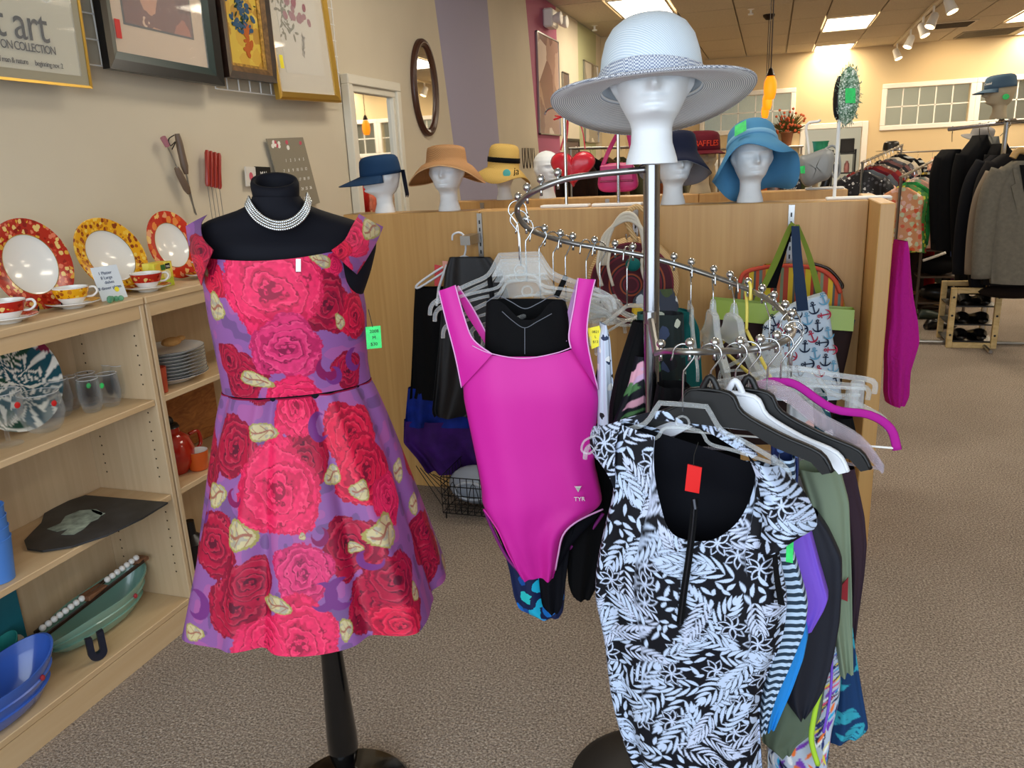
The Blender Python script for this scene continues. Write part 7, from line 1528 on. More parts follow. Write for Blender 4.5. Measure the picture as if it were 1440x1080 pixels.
# grey visor on a wire frame on the rear partition end
c = hit(1150, 267, 'y', 4.28); b = np.array([c[0], 4.28, PT + .0005]); t = thing('wire_stand', 'white wire stand shaped like an open frame, carrying the grey bag', 'display stand', tuple(b))
P_ = [hit(*p, 'y', 4.28) for p in ((1136, 266), (1140, 262), (1137, 210), (1134, 176), (1150, 171), (1153, 168))]; P_[0][2] = b[2] + .006; MB().tube(smoothp(P_, 3), .007, 8).build('frame_wire', M_wirewhite, t, smooth=True)
MB().bbox((b[0] - .06, 4.25, b[2]), (b[0] + .12, 4.31, b[2] + .01), .003).build('base_plate', M_wirewhite, t)
vc = hit(1147, 236, 'y', 4.22); t = thing('grey_shoulder_bag', 'small silvery grey padded bag with a green tag on the wire stand', 'bag', (vc[0], vc[1], vc[2] - .08))
V = []
for sc, d in ((0, -.05), (.6, -.05), (.92, -.04), (1, -.02), (1, .02), (.92, .04), (.6, .05), (0, .05)): V.append([(vc[0] + x * .078 * sc * (1 + .15 * y), vc[1] + d, vc[2] + y * .078 * sc + .012 * math.sin(x * 3)) for x, y in sq])
gridmesh('body', np.array(V), 48, len(V), mat('silver_grey_cloth', '8f9190', .4), t, True)
MB().tube(smoothp([(vc[0] + .02, vc[1], vc[2] + .07), (vc[0] + .07, vc[1], vc[2] + .10), (vc[0] + .10, vc[1], vc[2] + .06), (vc[0] + .11, vc[1], vc[2] - .02), (vc[0] + .09, vc[1], vc[2] - .05), (vc[0] + .07, vc[1], vc[2] - .02)], 5), .006, 8).build('handle', mat('silver_grey_cloth', '8f9190', .4), t, smooth=True)
px_box([(1125, 234), (1132, 233), (1132, 244), (1126, 244)], vc, 18, .05, M_greentag, 'green_tag', t)
# ================================================================== REAR OF THE SHOP
def hung_mb(hw=.21, h=.75, th=.028, seed=0, neck=.045):
    """a garment hanging from local origin, broad along local x"""
    r = np.random.RandomState(seed); rows = [(0, neck), (-.018, neck + .03), (-.045, hw * .70), (-.075, hw * .93), (-.13, hw), (-h * .45, hw * .92), (-h * .8, hw * (1 + .1 * r.rand())), (-h, hw * (1 + .15 * r.rand()))]
    nu = 28; mb = MB(); ph = r.rand(3) * 6.28; zs = np.linspace(0, -h, 14); K = np.array(rows)[::-1]
    zs = np.array([0, -.018, -.045, -.075, -.12, -.18, -.26, -.34, -.42, -.5, -.6, -.7, -.85, -1.0]); zs = zs[zs > -h]; zs = np.r_[zs, -h]
    for z in zs:
        w = np.interp(z, K[:, 0], K[:, 1]); f = min(1, -z / .2)
        for k in range(nu):
            a = 2 * PI * k / nu; x = w * math.copysign(abs(math.cos(a)) ** .8, math.cos(a)); y = (th * (.4 + .6 * f)) * math.sin(a) + .012 * f * math.sin(4 * a + ph[0] + 3 * z) + .008 * f * math.sin(7 * a + ph[1])
            mb.v.append((x, y, z + .006 * math.sin(3 * a + ph[2]) * (z <= -h)))
    for i in range(len(zs) - 1):
        for k in range(nu): l = (k + 1) % nu; mb.face(i * nu + k, i * nu + l, (i + 1) * nu + l, (i + 1) * nu + k)
    return mb
def sleeve_mb(hw, L, s):
    mb = MB(); mb.tube(smoothp([(s * hw * .80, 0, -.07), (s * hw * 1.02, .005, -.13), (s * hw * 1.12, .01, -.3), (s * hw * 1.12, -.01, -L)], 4), [.04] * 4 + [.055] * 4 + [.05] * 4 + [.042], 10, flat=((0, 1, 0), .6))
    return mb
def rack(label, P, Q, posts=True, ends=None, foot=True):
    """straight chrome clothes rail from P to Q"""
    P, Q = np.array(P, float), np.array(Q, float); t = thing('clothes_rail', label, 'clothes rail', ((P[0] + Q[0]) / 2, (P[1] + Q[1]) / 2, 0), group='clothes rails at the back')
    MB().tube([P, Q], .012, 8).build('hanging_bar', M_steel, t)
    d = (Q - P) / np.linalg.norm(Q - P); s = np.array([-d[1], d[0], 0])
    for e in (P + d * .03, Q - d * .03):
        MB().tube([(e[0], e[1], .03), e], .011, 8).build('upright', M_steel, t); MB().tube([np.array([e[0], e[1], .02]) - s * .22, np.array([e[0], e[1], .02]) + s * .22], .012, 8).build('foot', M_steel, t)
    return t
def fill_rail(P, Q, items, gname, where, yaw_off=90, hw=.2, h=.7, cat='garment', sleeve=True):
    P, Q = np.array(P, float), np.array(Q, float); n = len(items); d = Q - P; yaw = math.atan2(d[1], d[0]) + math.radians(yaw_off)
    for k, (cn, m, kind) in enumerate(items):
        f = (k + .5) / n; p = P + d * f; j = math.radians(rnd.uniform(-9, 9)); hh = h * rnd.uniform(.9, 1.12)
        lb = '%s %s, %s' % (cn, kind, where)
        t = thing(kind.split()[-1].replace('-', '_'), lb, kind.split()[-1], (p[0], p[1], p[2] - .085), 0, gname); t.rotation_euler = (0, 0, yaw + j)
        hung_mb(hw, hh, .026, k).build('body', m, t, local=True, smooth=True)
        if sleeve and kind.split()[-1] in ('top', 'jacket', 'shirt', 'cardigan', 'blouse'): [sleeve_mb(hw, hh * .8, sd_).build('sleeve', m, t, local=True, smooth=True) for sd_ in (-1, 1)]
        MB().tube(smoothp([(-.018, 0, .058), (-.015, 0, .08), (0, 0, .098), (.017, 0, .08), (.002, 0, .045), (0, 0, -.01)], 3), .002, 5).build('hanger_hook', M_chrome, t, local=True)
def cl(name, c, var=.12): return mat(name, c, .85, var=var, vs=14)
# rail A: dark mixed tops
A0, A1 = hit(1212, 229, 'y', 7.6), hit(1269, 204, 'y', 9.4)
rack('chrome rail of maroon and dark tops beyond the partition end', A0, A1)
fill_rail(A0, A1, [('black and white leaf-patterned', spots('mono_leaf', '15151a', ['d8d8d8', '55555c', '15151a'], 30, .4), 'top'), ('slate grey', cl('slate', '4a5058'), 'top'), ('deep maroon', cl('maroon_knit', '5a1420'), 'cardigan'), ('brick red', cl('brick_knit', '7a2a26'), 'top'), ('taupe snake-print', spots('snake_print', '6b5c50', ['a59684', '3a302a', 'c9bca8'], 40, .45), 'blouse'), ('charcoal', cl('charcoal', '24242a'), 'jacket'), ('mauve brown', cl('mauve_brown', '6a4a4a'), 'top'), ('grey floral', spots('grey_floral', '5a5a62', ['b8a8a0', '8a5a5a', '2a2a30'], 24, .45), 'blouse'), ('pale cream', cl('pale_cream', 'cfc4b0'), 'top'), ('black', cl('rail_black', '101014'), 'jacket'), ('white striped', stripes('stripes_bw', [(0, 'd8d8d4'), (.5, '1c1c20')], 2, 22), 'top')], 'tops on the maroon rail', 'on the rail just past the partition end')
# rail B: bright children's clothes
B0_, B1_ = hit(1266, 250, 'y', 7.0), hit(1320, 222, 'y', 8.6)
rack('chrome rail of bright floral clothes in front of the black suits', B0_, B1_)
fill_rail(B0_, B1_, [('orange and pink floral', spots('orange_pink_floral', 'd9986a', ['e0603a', 'e8b8a8', 'c8d0a8', 'f0e0c8'], 24, .5), 'dress'), ('lime and red dotted', spots('lime_red', '4f8e3c', ['c8322a', 'e8e04a', '1f6a3c'], 26, .45), 'dress'), ('bright green ruffled', cl('leaf_green_cloth', '2a8040', .25), 'dress'), ('coral chiffon', spots('coral_chiffon', 'd9a490', ['e8704a', 'f0d0b8', 'b8c4a0'], 18, .5), 'blouse'), ('grey pink watercolour', spots('watercolour', 'b8a8a0', ['d98a80', 'e8dcd0', '8a9a90'], 16, .5), 'dress'), ('black ribbed', cl('ribbed_black', '121216'), 'top'), ('yellow flowered', spots('yellow_flower', 'c9a83a', ['e8d870', '7a6a2a', 'f0f0e0'], 22, .5), 'blouse'), ('navy', cl('rail_navy', '141a30'), 'top'), ('dusty rose', cl('dusty_rose', 'b07a78'), 'top')], 'bright clothes on the short rail', 'on the rail in front of the black suits', h=.55, hw=.17)
# rail D: against the rear wall
D0, D1 = np.array([1.75, 13.1, 1.42]), np.array([4.3, 12.6, 1.42])
rack('long chrome rail along the rear wall under the windows', D0, D1)
cols = [('pale pink', 'd8a8a4'), ('cream lace', 'd6c9b4'), ('peach', 'dba98c'), ('salmon', 'e08a78'), ('red', 'b02a2a'), ('white', 'dcdcd8'), ('lavender', 'a898b8'), ('black', '121216'), ('tan', 'b8966a'), ('rose', 'c86a7a'), ('grey', '8a8a8c'), ('coral', 'e2766a'), ('navy', '1c2444'), ('ivory', 'd8d0bc')]
fill_rail(D0, D1, [(a, cl('far_' + a.replace(' ', '_'), b), 'top') for a, b in cols], 'tops on the rear wall rail', 'on the long rail by the rear wall', h=.65)
# rail E: seen over the partitions on the left
E0, E1 = np.array([-1.75, 7.2, 1.62]), np.array([-.7, 8.8, 1.60])
rack('chrome rail of brown and black clothes behind the heart-shaped bag', E0, E1)
cols = [('dark chocolate', '2c1a14'), ('black', '101012'), ('bronze satin', '7a5a3a'), ('olive', '4a4a30'), ('ivory', 'cfc6b4'), ('rust', '8a4a2a'), ('charcoal grey', '2e2e32'), ('khaki', '8a8060'), ('coffee', '4a3226'), ('sandy', 'a58e6a')]
fill_rail(E0, E1, [(a, cl('left_' + a.replace(' ', '_'), b), 'jacket') for a, b in cols], 'jackets on the left rail', 'on the rail behind the heart-shaped bag', h=.8)
F0, F1 = np.array([-.55, 9.0, 1.56]), np.array([.35, 10.2, 1.56])
rack('chrome rail of mixed clothes behind the maroon cap', F0, F1)
cols = [('soft white', 'd5d2ca'), ('dark green', '1c3a2c'), ('orange', 'c8662a'), ('grey', '77777a'), ('blush', 'cfa59c'), ('black', '121215'), ('moss', '5a6240'), ('beige', 'bcab90')]
fill_rail(F0, F1, [(a, cl('mid_' + a.replace(' ', '_'), b), 'blouse') for a, b in cols], 'blouses on the middle rail', 'on the rail behind the maroon cap', h=.75)
# ---- suit rack at the right
SRY = 6.7
r0, r1 = hit(1334, 182, 'y', SRY + .3), hit(1416, 172, 'y', SRY - .0)
t = thing('suit_rail', 'chrome two-arm rail holding dark suits at the right edge, topped by a capped head', 'clothes rail', (r1[0], r1[1], 0))
MB().tube([r0, r1], .014, 10).build('hanging_bar', M_chrome, t); r2 = r1 + np.array([.55, -.25, 0]); MB().tube([r1, r2], .012, 8).build('hanging_bar', M_chrome, t)
up0 = hit(1409, 175, 'y', SRY); MB().tube([(r1[0], r1[1], .03), (r1[0], r1[1], r1[2] + .0)], .016, 10).build('upright', M_chrome, t)
MB().tube([(r1[0] - .5, r1[1], .02), (r1[0] + .6, r1[1], .02)], .014, 8).build('foot', M_steel, t); MB().tube([(r1[0], r1[1] - .3, .02), (r1[0], r1[1] + .4, .02)], .014, 8).build('foot', M_steel, t)
for k in range(5): MB().ball(r1 + [rnd.uniform(-.05, .05), rnd.uniform(-.03, .03), .012], .014, 8, 6).build('end_cap', M_chrome, t)
hd = hit(1402, 166, 'y', SRY); hd[2] = r1[2] + .03
put_head(_mh, 'tan male mannequin head with a blue cap, facing left above the suit rail', hd, math.radians(-80), .97)
px_c = t2 = hat_thing('baseball_cap', 'faded blue baseball cap on the tan head above the suit rail', tuple(hd + [.0, 0, .205]), (math.radians(4), 0, math.radians(-80)), 'cap'); t2.scale = (1.05, 1.16, 1.05)
M_fb = mat('faded_blue_cotton', '51687c', .85); hatshell(crown_prof(.088, .088), 40, .003).build('crown', M_fb, t2, local=True, smooth=True); bill(M_fb, t2, .086, .07, 1.1, -.02, .003, .008)
text_mb('Coastal', .022, (.03, -.083, .035), (1, .3, 0), (0, .1, 1), .001).build('stitched_lettering', M_white, t2, local=True)
MB().ball(hd + [.01, -.085, .135], .022, 10, 6, (1, .15, 1)); solo(MB().ball(hd + [.02, -.088, .14], .022, 12, 6, (1, .12, .9)), 'round_tag', M_greentag, 'round green price tag stuck by the ear of the tan capped head', 'tag')
def jacket(label, m, rows, y, yaw, sleeve, sr=.055, lap=None, depth=.09, hook=None, name='suit_jacket'):
    t, P0 = gar(name, label, 'jacket', rows, y, yaw, m, depth, fold=.008, group='suit jackets')
    P_ = smoothp(pxpath(sleeve, P0, yaw, .0), 5); n = len(P_); sr = sr * 1.3
    MB().tube(P_, list(np.interp(np.linspace(0, 1, n), [0, .3, 1], [sr * 1.15, sr * 1.05, sr * .85])), 14, flat=(tuple(frame_uv(yaw)[1]), .8)).build('sleeve', m, t, smooth=True)
    if hook is not None: MB().tube(smoothp([hook, hook + np.array([.02, 0, .02]), hook + np.array([.02, 0, -.03]), np.array([P0[0], P0[1], hook[2] - .09])], 4), .003, 6).build('hanger_hook', M_chrome, t)
    if lap:
        for L in lap: px_box(L, P0, yaw, depth + .004, m, 'lapel', t, .006)
    return t, P0
M_blk = mat('suit_black', '0c0c0f', .85); M_blk2 = mat('suit_black_navy', '101219', .85); M_gry = mat('suit_grey', '6e6a60', .9, var=.05, vs=40, bs=.2, bscale=500); M_tnj = mat('suit_taupe', '85796a', .9, bs=.2, bscale=500)
jacket('plain black jacket hanging leftmost on the suit rail', M_blk, [(210, 1330, 1345), (222, 1318, 1350), (260, 1313, 1352), (320, 1312, 1352), (352, 1313, 1350)], 7.26, 25, [(1326, 222), (1318, 250), (1317, 300), (1318, 340)], .045, hook=r0 * .98 + r1 * .02)
jacket('long black coat with pointed shoulders, second on the suit rail', M_blk, [(190, 1376, 1380), (205, 1362, 1390), (220, 1350, 1398), (260, 1348, 1400), (330, 1347, 1398), (400, 1346, 1395), (412, 1347, 1394)], 7.15, 22, [(1358, 218), (1350, 250), (1348, 320), (1350, 380)], .05, hook=r0 * .5 + r1 * .5)
jacket('mid grey jacket glimpsed between the black coats', mat('mid_grey_wool', '6b6b66', .9), [(192, 1392, 1396), (205, 1384, 1402), (220, 1380, 1408), (260, 1378, 1408), (320, 1378, 1408)], 7.26, 20, [(1384, 212), (1380, 240), (1380, 280)], .04, hook=r0 * .35 + r1 * .65)
jacket('small black jacket right of the mid grey one, under the chrome post', M_blk, [(202, 1402, 1408), (215, 1394, 1420), (240, 1390, 1428), (300, 1388, 1430)], 7.00, 20, [(1396, 218), (1390, 250), (1390, 290)], .04, hook=r1)
jacket('blue-black suit jacket in front of the long black coat', M_blk2, [(218, 1395, 1440), (232, 1378, 1450), (260, 1372, 1460), (330, 1366, 1460), (390, 1362, 1460), (405, 1364, 1460)], 6.80, 10, [(1388, 232), (1370, 262), (1358, 320), (1352, 385)], .06)
jacket('dark charcoal suit jacket between the blue-black and taupe ones', mat('charcoal_suit', '1b1a1c', .85), [(216, 1412, 1450), (228, 1392, 1460), (260, 1386, 1470), (330, 1382, 1470), (400, 1380, 1470)], 6.63, 8, [(1402, 232), (1386, 262), (1378, 320), (1374, 385)], .055)
jacket('taupe suit jacket right behind the grey one at the right edge', M_tnj, [(234, 1410, 1460), (246, 1396, 1465), (280, 1390, 1470), (340, 1386, 1470), (385, 1384, 1470)], 6.49, 6, [(1402, 246), (1384, 280), (1374, 330), (1369, 385)], .055)
jt, JP = jacket('grey suit jacket with a notched lapel, frontmost at the right edge', M_gry, [(226, 1425, 1475), (238, 1406, 1490), (262, 1398, 1500), (320, 1394, 1505), (380, 1390, 1508), (398, 1392, 1505)], 6.34, 4, [(1412, 242), (1396, 272), (1386, 320), (1380, 391)], .06, lap=[[(1424, 236), (1432, 240), (1440, 290), (1436, 320), (1422, 262), (1428, 258)]])
px_box([(1434, 232), (1452, 232), (1452, 275), (1440, 270)], JP, 4, .098, M_blk, 'dark_lining', jt, .004)
solo(MB().tube(smoothp(pxpath([(1424, 222), (1432, 212), (1446, 214), (1460, 224)], JP, 4), 4), .024, 10), 'wooden_hanger', wood('hanger_wood', 'c9a468', 'b38a4e'), 'pale wooden hanger inside the grey suit jacket at the right edge', 'hanger', auto=50)
solo(garment_mb := MB().ball(hit(1425, 410, 'y', 6.6), .15, 16, 8, (1.6, .5, .35)), 'dark_garment_hem', mat('brown_black_cloth', '1e1612', .9), 'dark brown garment hem showing below the grey suit jacket', 'garment', smooth=True)
gb = hit(1380, 192, 'y', 7.4); t = hat_thing('grey_felt_hat', 'soft grey brimmed hat hanging behind the suit rail', tuple(gb), (math.radians(15), math.radians(10), .3)); hatshell([(x, z) for x, z in crown_prof(.085, .08)] + [(.11, -.006), (.145, -.02)], 40, .004).build('crown_and_brim', mat('grey_felt', '8c8a8a', .9), t, local=True, smooth=True)
# ---- crate, shoes and boxes on the floor
M_crate = wood('crate_pine', 'd2b884', 'b89c64', (3, 3, 8), .6)
cf = hit(1330, 489, 'z', 0); ce = hit(1387, 491, 'z', 0); cw2 = .34; ch_ = .46
t = thing('display_crate', 'narrow pine display crate of black shoes on the carpet under the suits', 'crate', (cf[0] + cw2 / 2, cf[1] + .2, 0))
for yy in (cf[1], cf[1] + .36):
    for xx in (cf[0], cf[0] + cw2 - .04): MB().bbox((xx, yy, 0), (xx + .04, yy + .035, ch_), .003).build('corner_post', M_crate, t)
    for zz in (0, ch_ - .04): MB().bbox((cf[0] + .0405, yy + .002, zz), (cf[0] + cw2 - .0405, yy + .033, zz + .04), .003).build('cross_rail', M_crate, t)
for zz in (.04, .17, .31): MB().box((cf[0] + .005, cf[1] + .036, zz), (cf[0] + cw2 - .005, cf[1] + .359, zz + .01)).build('shelf', M_black, t)
for xx in (cf[0] + .02, cf[0] + cw2 - .02):
    for zz in (.1, .25, .39): MB().lathe([(0, cf[1] - .003), (.008, cf[1] - .003), (.009, cf[1] - .0005)], 10, (xx, 0, zz), ax='y').build('bolt_hole', M_black, t)
def shoe(c, L, yaw, m, label, h=.09):
    mb = MB(); prof = [(-.5, .035, .55), (-.42, .045, 1), (-.2, .045, .95), (.0, .042, .75), (.2, .05, .5), (.38, .048, .4), (.48, .03, .3)]
    n = 12
    for x, w, hh in prof:
        for k in range(n):
            a = 2 * PI * k / n; X_, Y_, Z_ = x * L, w * math.cos(a), h * hh * (.5 + .5 * math.sin(a)); mb.v.append((c[0] + X_ * math.cos(yaw) - Y_ * math.sin(yaw), c[1] + X_ * math.sin(yaw) + Y_ * math.cos(yaw), c[2] + Z_))
    for i in range(len(prof) - 1):
        for k in range(n): l = (k + 1) % n; mb.face(i * n + k, i * n + l, (i + 1) * n + l, (i + 1) * n + k)
    mb.face(*range(n)); mb.face(*range((len(prof) - 1) * n, len(prof) * n)); return solo(mb, 'shoe', m, label, 'shoe', 'shoes by the crate', smooth=True)
M_shoe = mat('shoe_black', '0d0d0e', .3); M_shoeg = mat('shoe_dark_green', '1c2a20', .4); M_shoeb = mat('shoe_brown', '3a2418', .35)
for k, (zz, lb) in enumerate(((.051, 'bottom'), (.181, 'middle'), (.321, 'top'))):
    for j in range(2): shoe((cf[0] + .11 + j * .12, cf[1] + .19, zz), .26, math.radians(90 + 8 * j), M_shoe, 'black shoe on the %s shelf of the pine crate, %s side' % (lb, ('left', 'right')[j]), .085)
s0 = hit(1318, 458, 'z', .0)
for j, (px, py, m, lb) in enumerate(((1312, 448, M_shoeg, 'dark green shoe on the carpet, left of the crate'), (1322, 462, M_shoe, 'black shoe on the carpet nearest the crate corner'), (1306, 436, M_shoeb, 'brown shoe behind the dark green one, left of the crate'))):
    c = hit(px, py, 'z', 0); shoe((c[0], c[1], .001), .27, math.radians(15 + 10 * j), m, lb)
# low rack of bags behind the crate
lr = hit(1300, 452, 'z', 0); t = thing('low_shelf_rack', 'low dark metal shelf of folded bags and a red folder behind the crate', 'shelf', (lr[0] + .2, lr[1] + .5, 0))
X0, X1, Y0, Y1 = lr[0] - .03, lr[0] + .36, lr[1] + .3, lr[1] + .75
for xx in (X0, X1):
    for yy in (Y0, Y1): MB().tube([(xx, yy, 0), (xx, yy, .62)], .012, 6).build('post', mat('bronze_metal', '4a3a2c', .5), t)
for zz in (.10, .34, .58): MB().box((X0, Y0, zz), (X1, Y1, zz + .015)).build('shelf', mat('bronze_metal', '4a3a2c', .5), t)
def bag(c, sx, sy, sz, m, nm, lb, cat='bag'): return solo(MB().ball((c[0], c[1], c[2] + sz), 1, 18, 10, (sx, sy, sz)), nm, m, lb, cat, smooth=True)
bag(((X0 + X1) / 2, Y0 + .12, .116), .17, .1, .08, M_shoe, 'black_bag', 'slumped black bag on the lowest level of the low shelf rack')
bag(((X0 + X1) / 2 - .03, Y0 + .12, .356), .18, .11, .09, M_blk, 'black_bag', 'slumped black bag with a white handle on the middle level of the low shelf rack')
solo(MB().tube(smoothp([(X0 + .02, Y0 + .0, .50), (X0 + .1, Y0 - .005, .53), (X0 + .2, Y0, .57)], 4), .012, 8), 'plastic_hanger', M_white, 'curved white plastic hanger lying across the middle black bag', 'hanger', smooth=True)
solo(MB().bbox((X0 - .0, Y0 + .02, .596), (X0 + .28, Y0 + .3, .63), .004), 'red_folder', mat('red_card', '8a1a1c', .5), 'dark red folder lying on top of the low shelf rack', 'folder')
bag((X1 - .08, Y0 + .14, .632), .12, .12, .05, mat('crumpled_silver', 'a5a5a8', .35, .3, bs=.6, bscale=40), 'silver_bag', 'crumpled silver and black bag on top of the low shelf rack')
bx = hit(1336, 372, 'y', Y0 + .3)
t = thing('blue_box', 'dark blue printed box with white script, standing under the black coats', 'box', (bx[0], Y0 + .45, .0)); MB().bbox((bx[0] - .11, Y0 + .80, .001), (bx[0] + .2, Y0 + .95, .93), .004).build('carton', mat('royal_box', '16284c', .5), t)
text_mb('Giftz', .13, (bx[0] + .02, Y0 + .798, .82), (1, 0, 0), (0, 0, 1), .001).build('lettering', mat('faded_white', 'aab4c4', .6), t)
tb = hit(1329, 345, 'y', Y0 + .4); bag((tb[0] + .03, Y0 + .88, .932), .085, .05, .11, mat('teal_plush', '1f8a94', .8), 'teal_cushion', 'rounded teal cushion on top of the dark blue box', 'cushion')
# wooden plinth with dark shapes (left of the low rack)
pl = hit(1290, 432, 'z', 0); t = thing('wooden_plinth', 'low light wood plinth on the floor beyond the magenta cardigan', 'plinth', (pl[0], pl[1] + .3, 0)); MB().bbox((pl[0] - .25, pl[1] + .1, 0), (pl[0] + .22, pl[1] + .5, .16), .004).build('base', M_ply, t); MB().bbox((pl[0] - .22, pl[1] + .13, .161), (pl[0] + .19, pl[1] + .47, .22), .004).build('upper_step', M_maple, t)
hung = [('dark brown', '2c2018', 1.15), ('bright red', 'a81a1c', .95), ('grey-green', '5a5f50', .9), ('black', '0e0e10', 1.2), ('plum', '3a1c30', 1.05)]
H0, H1 = hit(1272, 300, 'y', 8.2), hit(1330, 300, 'y', 8.9); rack('lower chrome rail of skirts and trousers behind the bright floral clothes', H0, H1)
fill_rail(H0, H1, [(a, cl('low_' + a.replace(' ', '_').replace('-', '_'), c), 'skirt') for a, c, _ in hung], 'skirts on the lower rail', 'on the lower rail behind the bright clothes', h=.6)
# ---- seen through the rear doorway: black shelving
t = thing('black_shelving', 'black shelving with small goods seen through the rear doorway', 'shelving', (1.05, BW + .6, 0))
for xx in (.62, 1.0, 1.36): MB().box((xx - .012, BW + .45, 0), (xx + .012, BW + .8, 1.5)).build('upright', M_black, t)
for zz in (.4, .75, 1.1, 1.42): MB().box((.61, BW + .46, zz), (1.37, BW + .79, zz + .02)).build('shelf', M_black, t)
gc = [('white jar', 'd8d8d4'), ('silver canister', '9a9a9c'), ('green bottle', '3a6a4a'), ('cream box', 'cfc4a8'), ('brown basket', '6a4a30'), ('grey tin', '7a7c80'), ('blue jar', '3a5a8a'), ('pink pot', 'c88a90')]
for k, (nm_, c_) in enumerate(gc):
    xx = .70 + (k % 4) * .17 + (.03 if k % 4 > 1 else 0); zz = (.771, 1.121)[k // 4]
    solo(MB().lathe([(0, 0), (.04, 0), (.045, .06), (.04, .14), (.02, .17), (.02, .19), (0, .19)], 12, (xx, BW + .56, zz)), nm_.split()[1], mat('goods_' + nm_.replace(' ', '_'), c_, .4), '%s on the %s shelf through the rear doorway, %s from left' % (nm_, ('middle', 'upper')[k // 4], ORD[k % 4]), 'container', auto=40)
solo(MB().lathe([(0, 0), (.10, 0), (.13, .2), (.14, .2), (.14, .215), (.125, .21), (.10, .01), (0, .01)], 20, (.80, BW + .58, 1.442)), 'turquoise_bucket', mat('turquoise_plastic', '2aa88a', .4), 'turquoise bucket on top of the black shelving in the doorway', 'bucket', auto=40)
solo(MB().bbox((1.12, BW + .55, 1.442), (1.34, BW + .65, 1.68), .01), 'dark_case', mat('dark_case', '2a2a2e', .5), 'dark grey case on top of the black shelving in the doorway', 'case')
# hat, small things on rear rail tops
for k, (px, py) in enumerate(((1223, 200), (1243, 198), (1294, 178))):
    pass
c = hit(1254, 205, 'y', 12.9); t = hat_thing('black_felt_hat', 'black felt hat resting over the rear wall rail', (c[0], 12.95, 1.46), (0, 0, .3)); hatshell([(x * 1.3, z * 1.3) for x, z in crown_prof(.085, .1)] + [(.15, -.004), (.2, -.006)], 32, .005).build('crown_and_brim', M_black, t, local=True, smooth=True)
# ---- plant on a wall shelf, HOME sign
c = hit(1106, 205, 'y', BW - .15); t = thing('wall_shelf', 'small white shelf on the rear wall under the dried plant', 'shelf', (c[0], BW - .12, c[2])); MB().bbox((c[0] - .22, BW - .25, c[2] - .03), (c[0] + .22, BW - .001, c[2]), .004).build('board', M_white, t)
MB().bbox((c[0] - .02, BW - .2, c[2] - .15), (c[0] + .02, BW - .001, c[2] - .0305), .004).build('bracket', M_white, t)
t = thing('dried_plant', 'bushy dried plant with rust-coloured flowers in a brown pot, on the rear wall shelf', 'plant', (c[0], BW - .13, c[2] + .001)); MB().lathe([(0, .0), (.07, .0), (.1, .2), (.11, .21), (.1, .22), (.085, .2), (0, .19)], 20, (c[0], BW - .13, c[2] + .001)).build('pot', mat('brown_pot', '7a4a2c', .6), t, auto=40)
mb, mf = MB(), MB(); q0 = np.array([c[0], BW - .13, c[2] + .2])
for k in range(150):
    a = rnd.uniform(0, 2 * PI); e_ = rnd.uniform(.15, 1.35); L = rnd.uniform(.18, .42); d = np.array([math.cos(a) * math.cos(e_), -abs(math.sin(a)) * math.cos(e_) * .25, math.sin(e_)]); p1 = q0 + d * L; p1[2] -= L * .12 * (1.3 - e_)
    w_ = np.array([-d[2], 0, d[0]]) * .014; mb.poly([q0 + d * L * .3, (q0 + p1) / 2 + w_, p1, (q0 + p1) / 2 - w_])
    if k % 3 == 0: mf.ball(p1, .022, 6, 4)
mb.build('leaves', mat('dried_olive', '4e4a24', .8), t)['kind'] = 'stuff'; mf.build('flowers', mat('rust_flower', 'b0583a', .8), t)['kind'] = 'stuff'
c = hit(1112, 252, 'y', 6.2); t = thing('home_sign', 'black and white block sign reading HOME, standing behind the blue sun hat', 'sign', (c[0], 6.2, c[2] - .09)); w_ = .075
MB().bbox((c[0] - w_, 6.2, c[2] - .10), (c[0] + w_, 6.23, c[2] + .10), .004).build('board', mat('sign_black', '141414', .6), t)
text_mb('HOME', .062, (c[0], 6.198, c[2] + .055), (1, 0, 0), (0, 0, 1), .001, squash=.85).build('lettering', M_white, t)
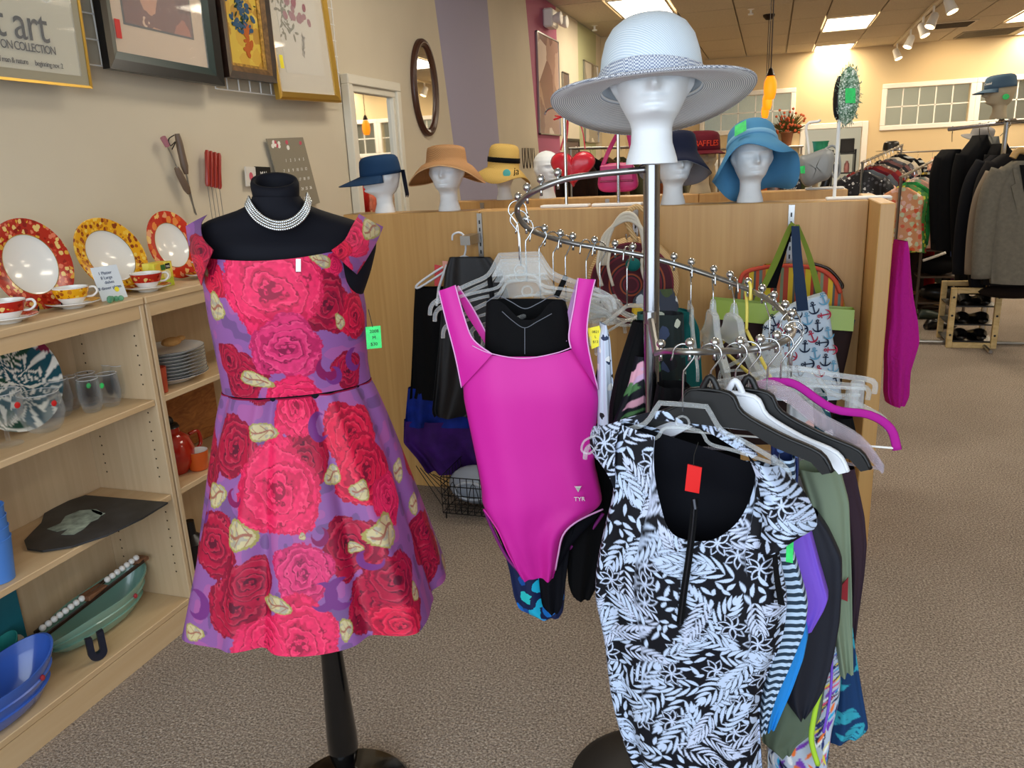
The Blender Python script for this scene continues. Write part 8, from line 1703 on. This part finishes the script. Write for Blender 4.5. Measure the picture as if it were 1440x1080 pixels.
for k, s in enumerate(('is where we', 'love & laugh', 'together')): text_mb(s, .026, (c[0], 6.198, c[2] + .01 - .036 * k), (1, 0, 0), (0, 0, 1), .001).build('lettering', M_white, t)
ct = thing('console_table', 'dark console table behind the partitions, carrying the HOME sign and ornaments', 'table', (c[0], 6.35, 0)); MB().bbox((c[0] - .5, 6.12, c[2] - .135), (c[0] + .35, 6.6, c[2] - .1005), .005).build('table_top', M_dwood, ct)
for xx in (c[0] - .46, c[0] + .31):
    for yy in (6.16, 6.56): MB().box((xx - .02, yy - .02, 0), (xx + .02, yy + .02, c[2] - .1355)).build('leg', M_dwood, ct)
mb = MB(); bq = np.array([c[0] - .33, 6.35, c[2] - .1]); t = thing('flower_vase', 'grey vase of white and pink blossoms left of the blue sun hat', 'vase', tuple(bq)); MB().lathe([(0, 0), (.04, 0), (.055, .08), (.03, .16), (.035, .19), (0, .18)], 16, tuple(bq)).build('vase', mat('grey_vase', '77777a', .4), t, smooth=True)
for k in range(60): a = rnd.uniform(0, 6.28); r = rnd.uniform(.0, .09); mb.ball(bq + [r * math.cos(a), r * math.sin(a), .2 + rnd.uniform(0, .16)], .014, 6, 4)
mb.build('blossoms', spots('blossom', 'd8ccc8', ['c88a94', 'f0ece8', 'a8a08a'], 60, .5), t)['kind'] = 'stuff'
sc_ = bq + np.array([.56, 0, 0]); solo(MB().tube(smoothp([sc_, sc_ + [.02, 0, .1], sc_ + [-.03, 0, .18], sc_ + [.02, 0, .26], sc_ + [.05, 0, .2]], 5), .03, 10), 'black_figurine', M_black, 'curving black figurine beside the HOME sign', 'figurine', smooth=True)
# pictures low on the left wall, between the heads
wallpic((797, 195), (815, 195), (815, 270), (797, 270), 'framed_picture', 'narrow black framed picture low on the left wall behind the heart-shaped bag', mat('dim_print', '5c4a42', .6), .03, M_black)
wallpic((860, 200), (905, 200), (905, 225), (860, 225), 'small_sign', 'small pale sign on the left wall behind the pole head', mat('pale_sign', 'c9c2b0', .6), .01, M_white)
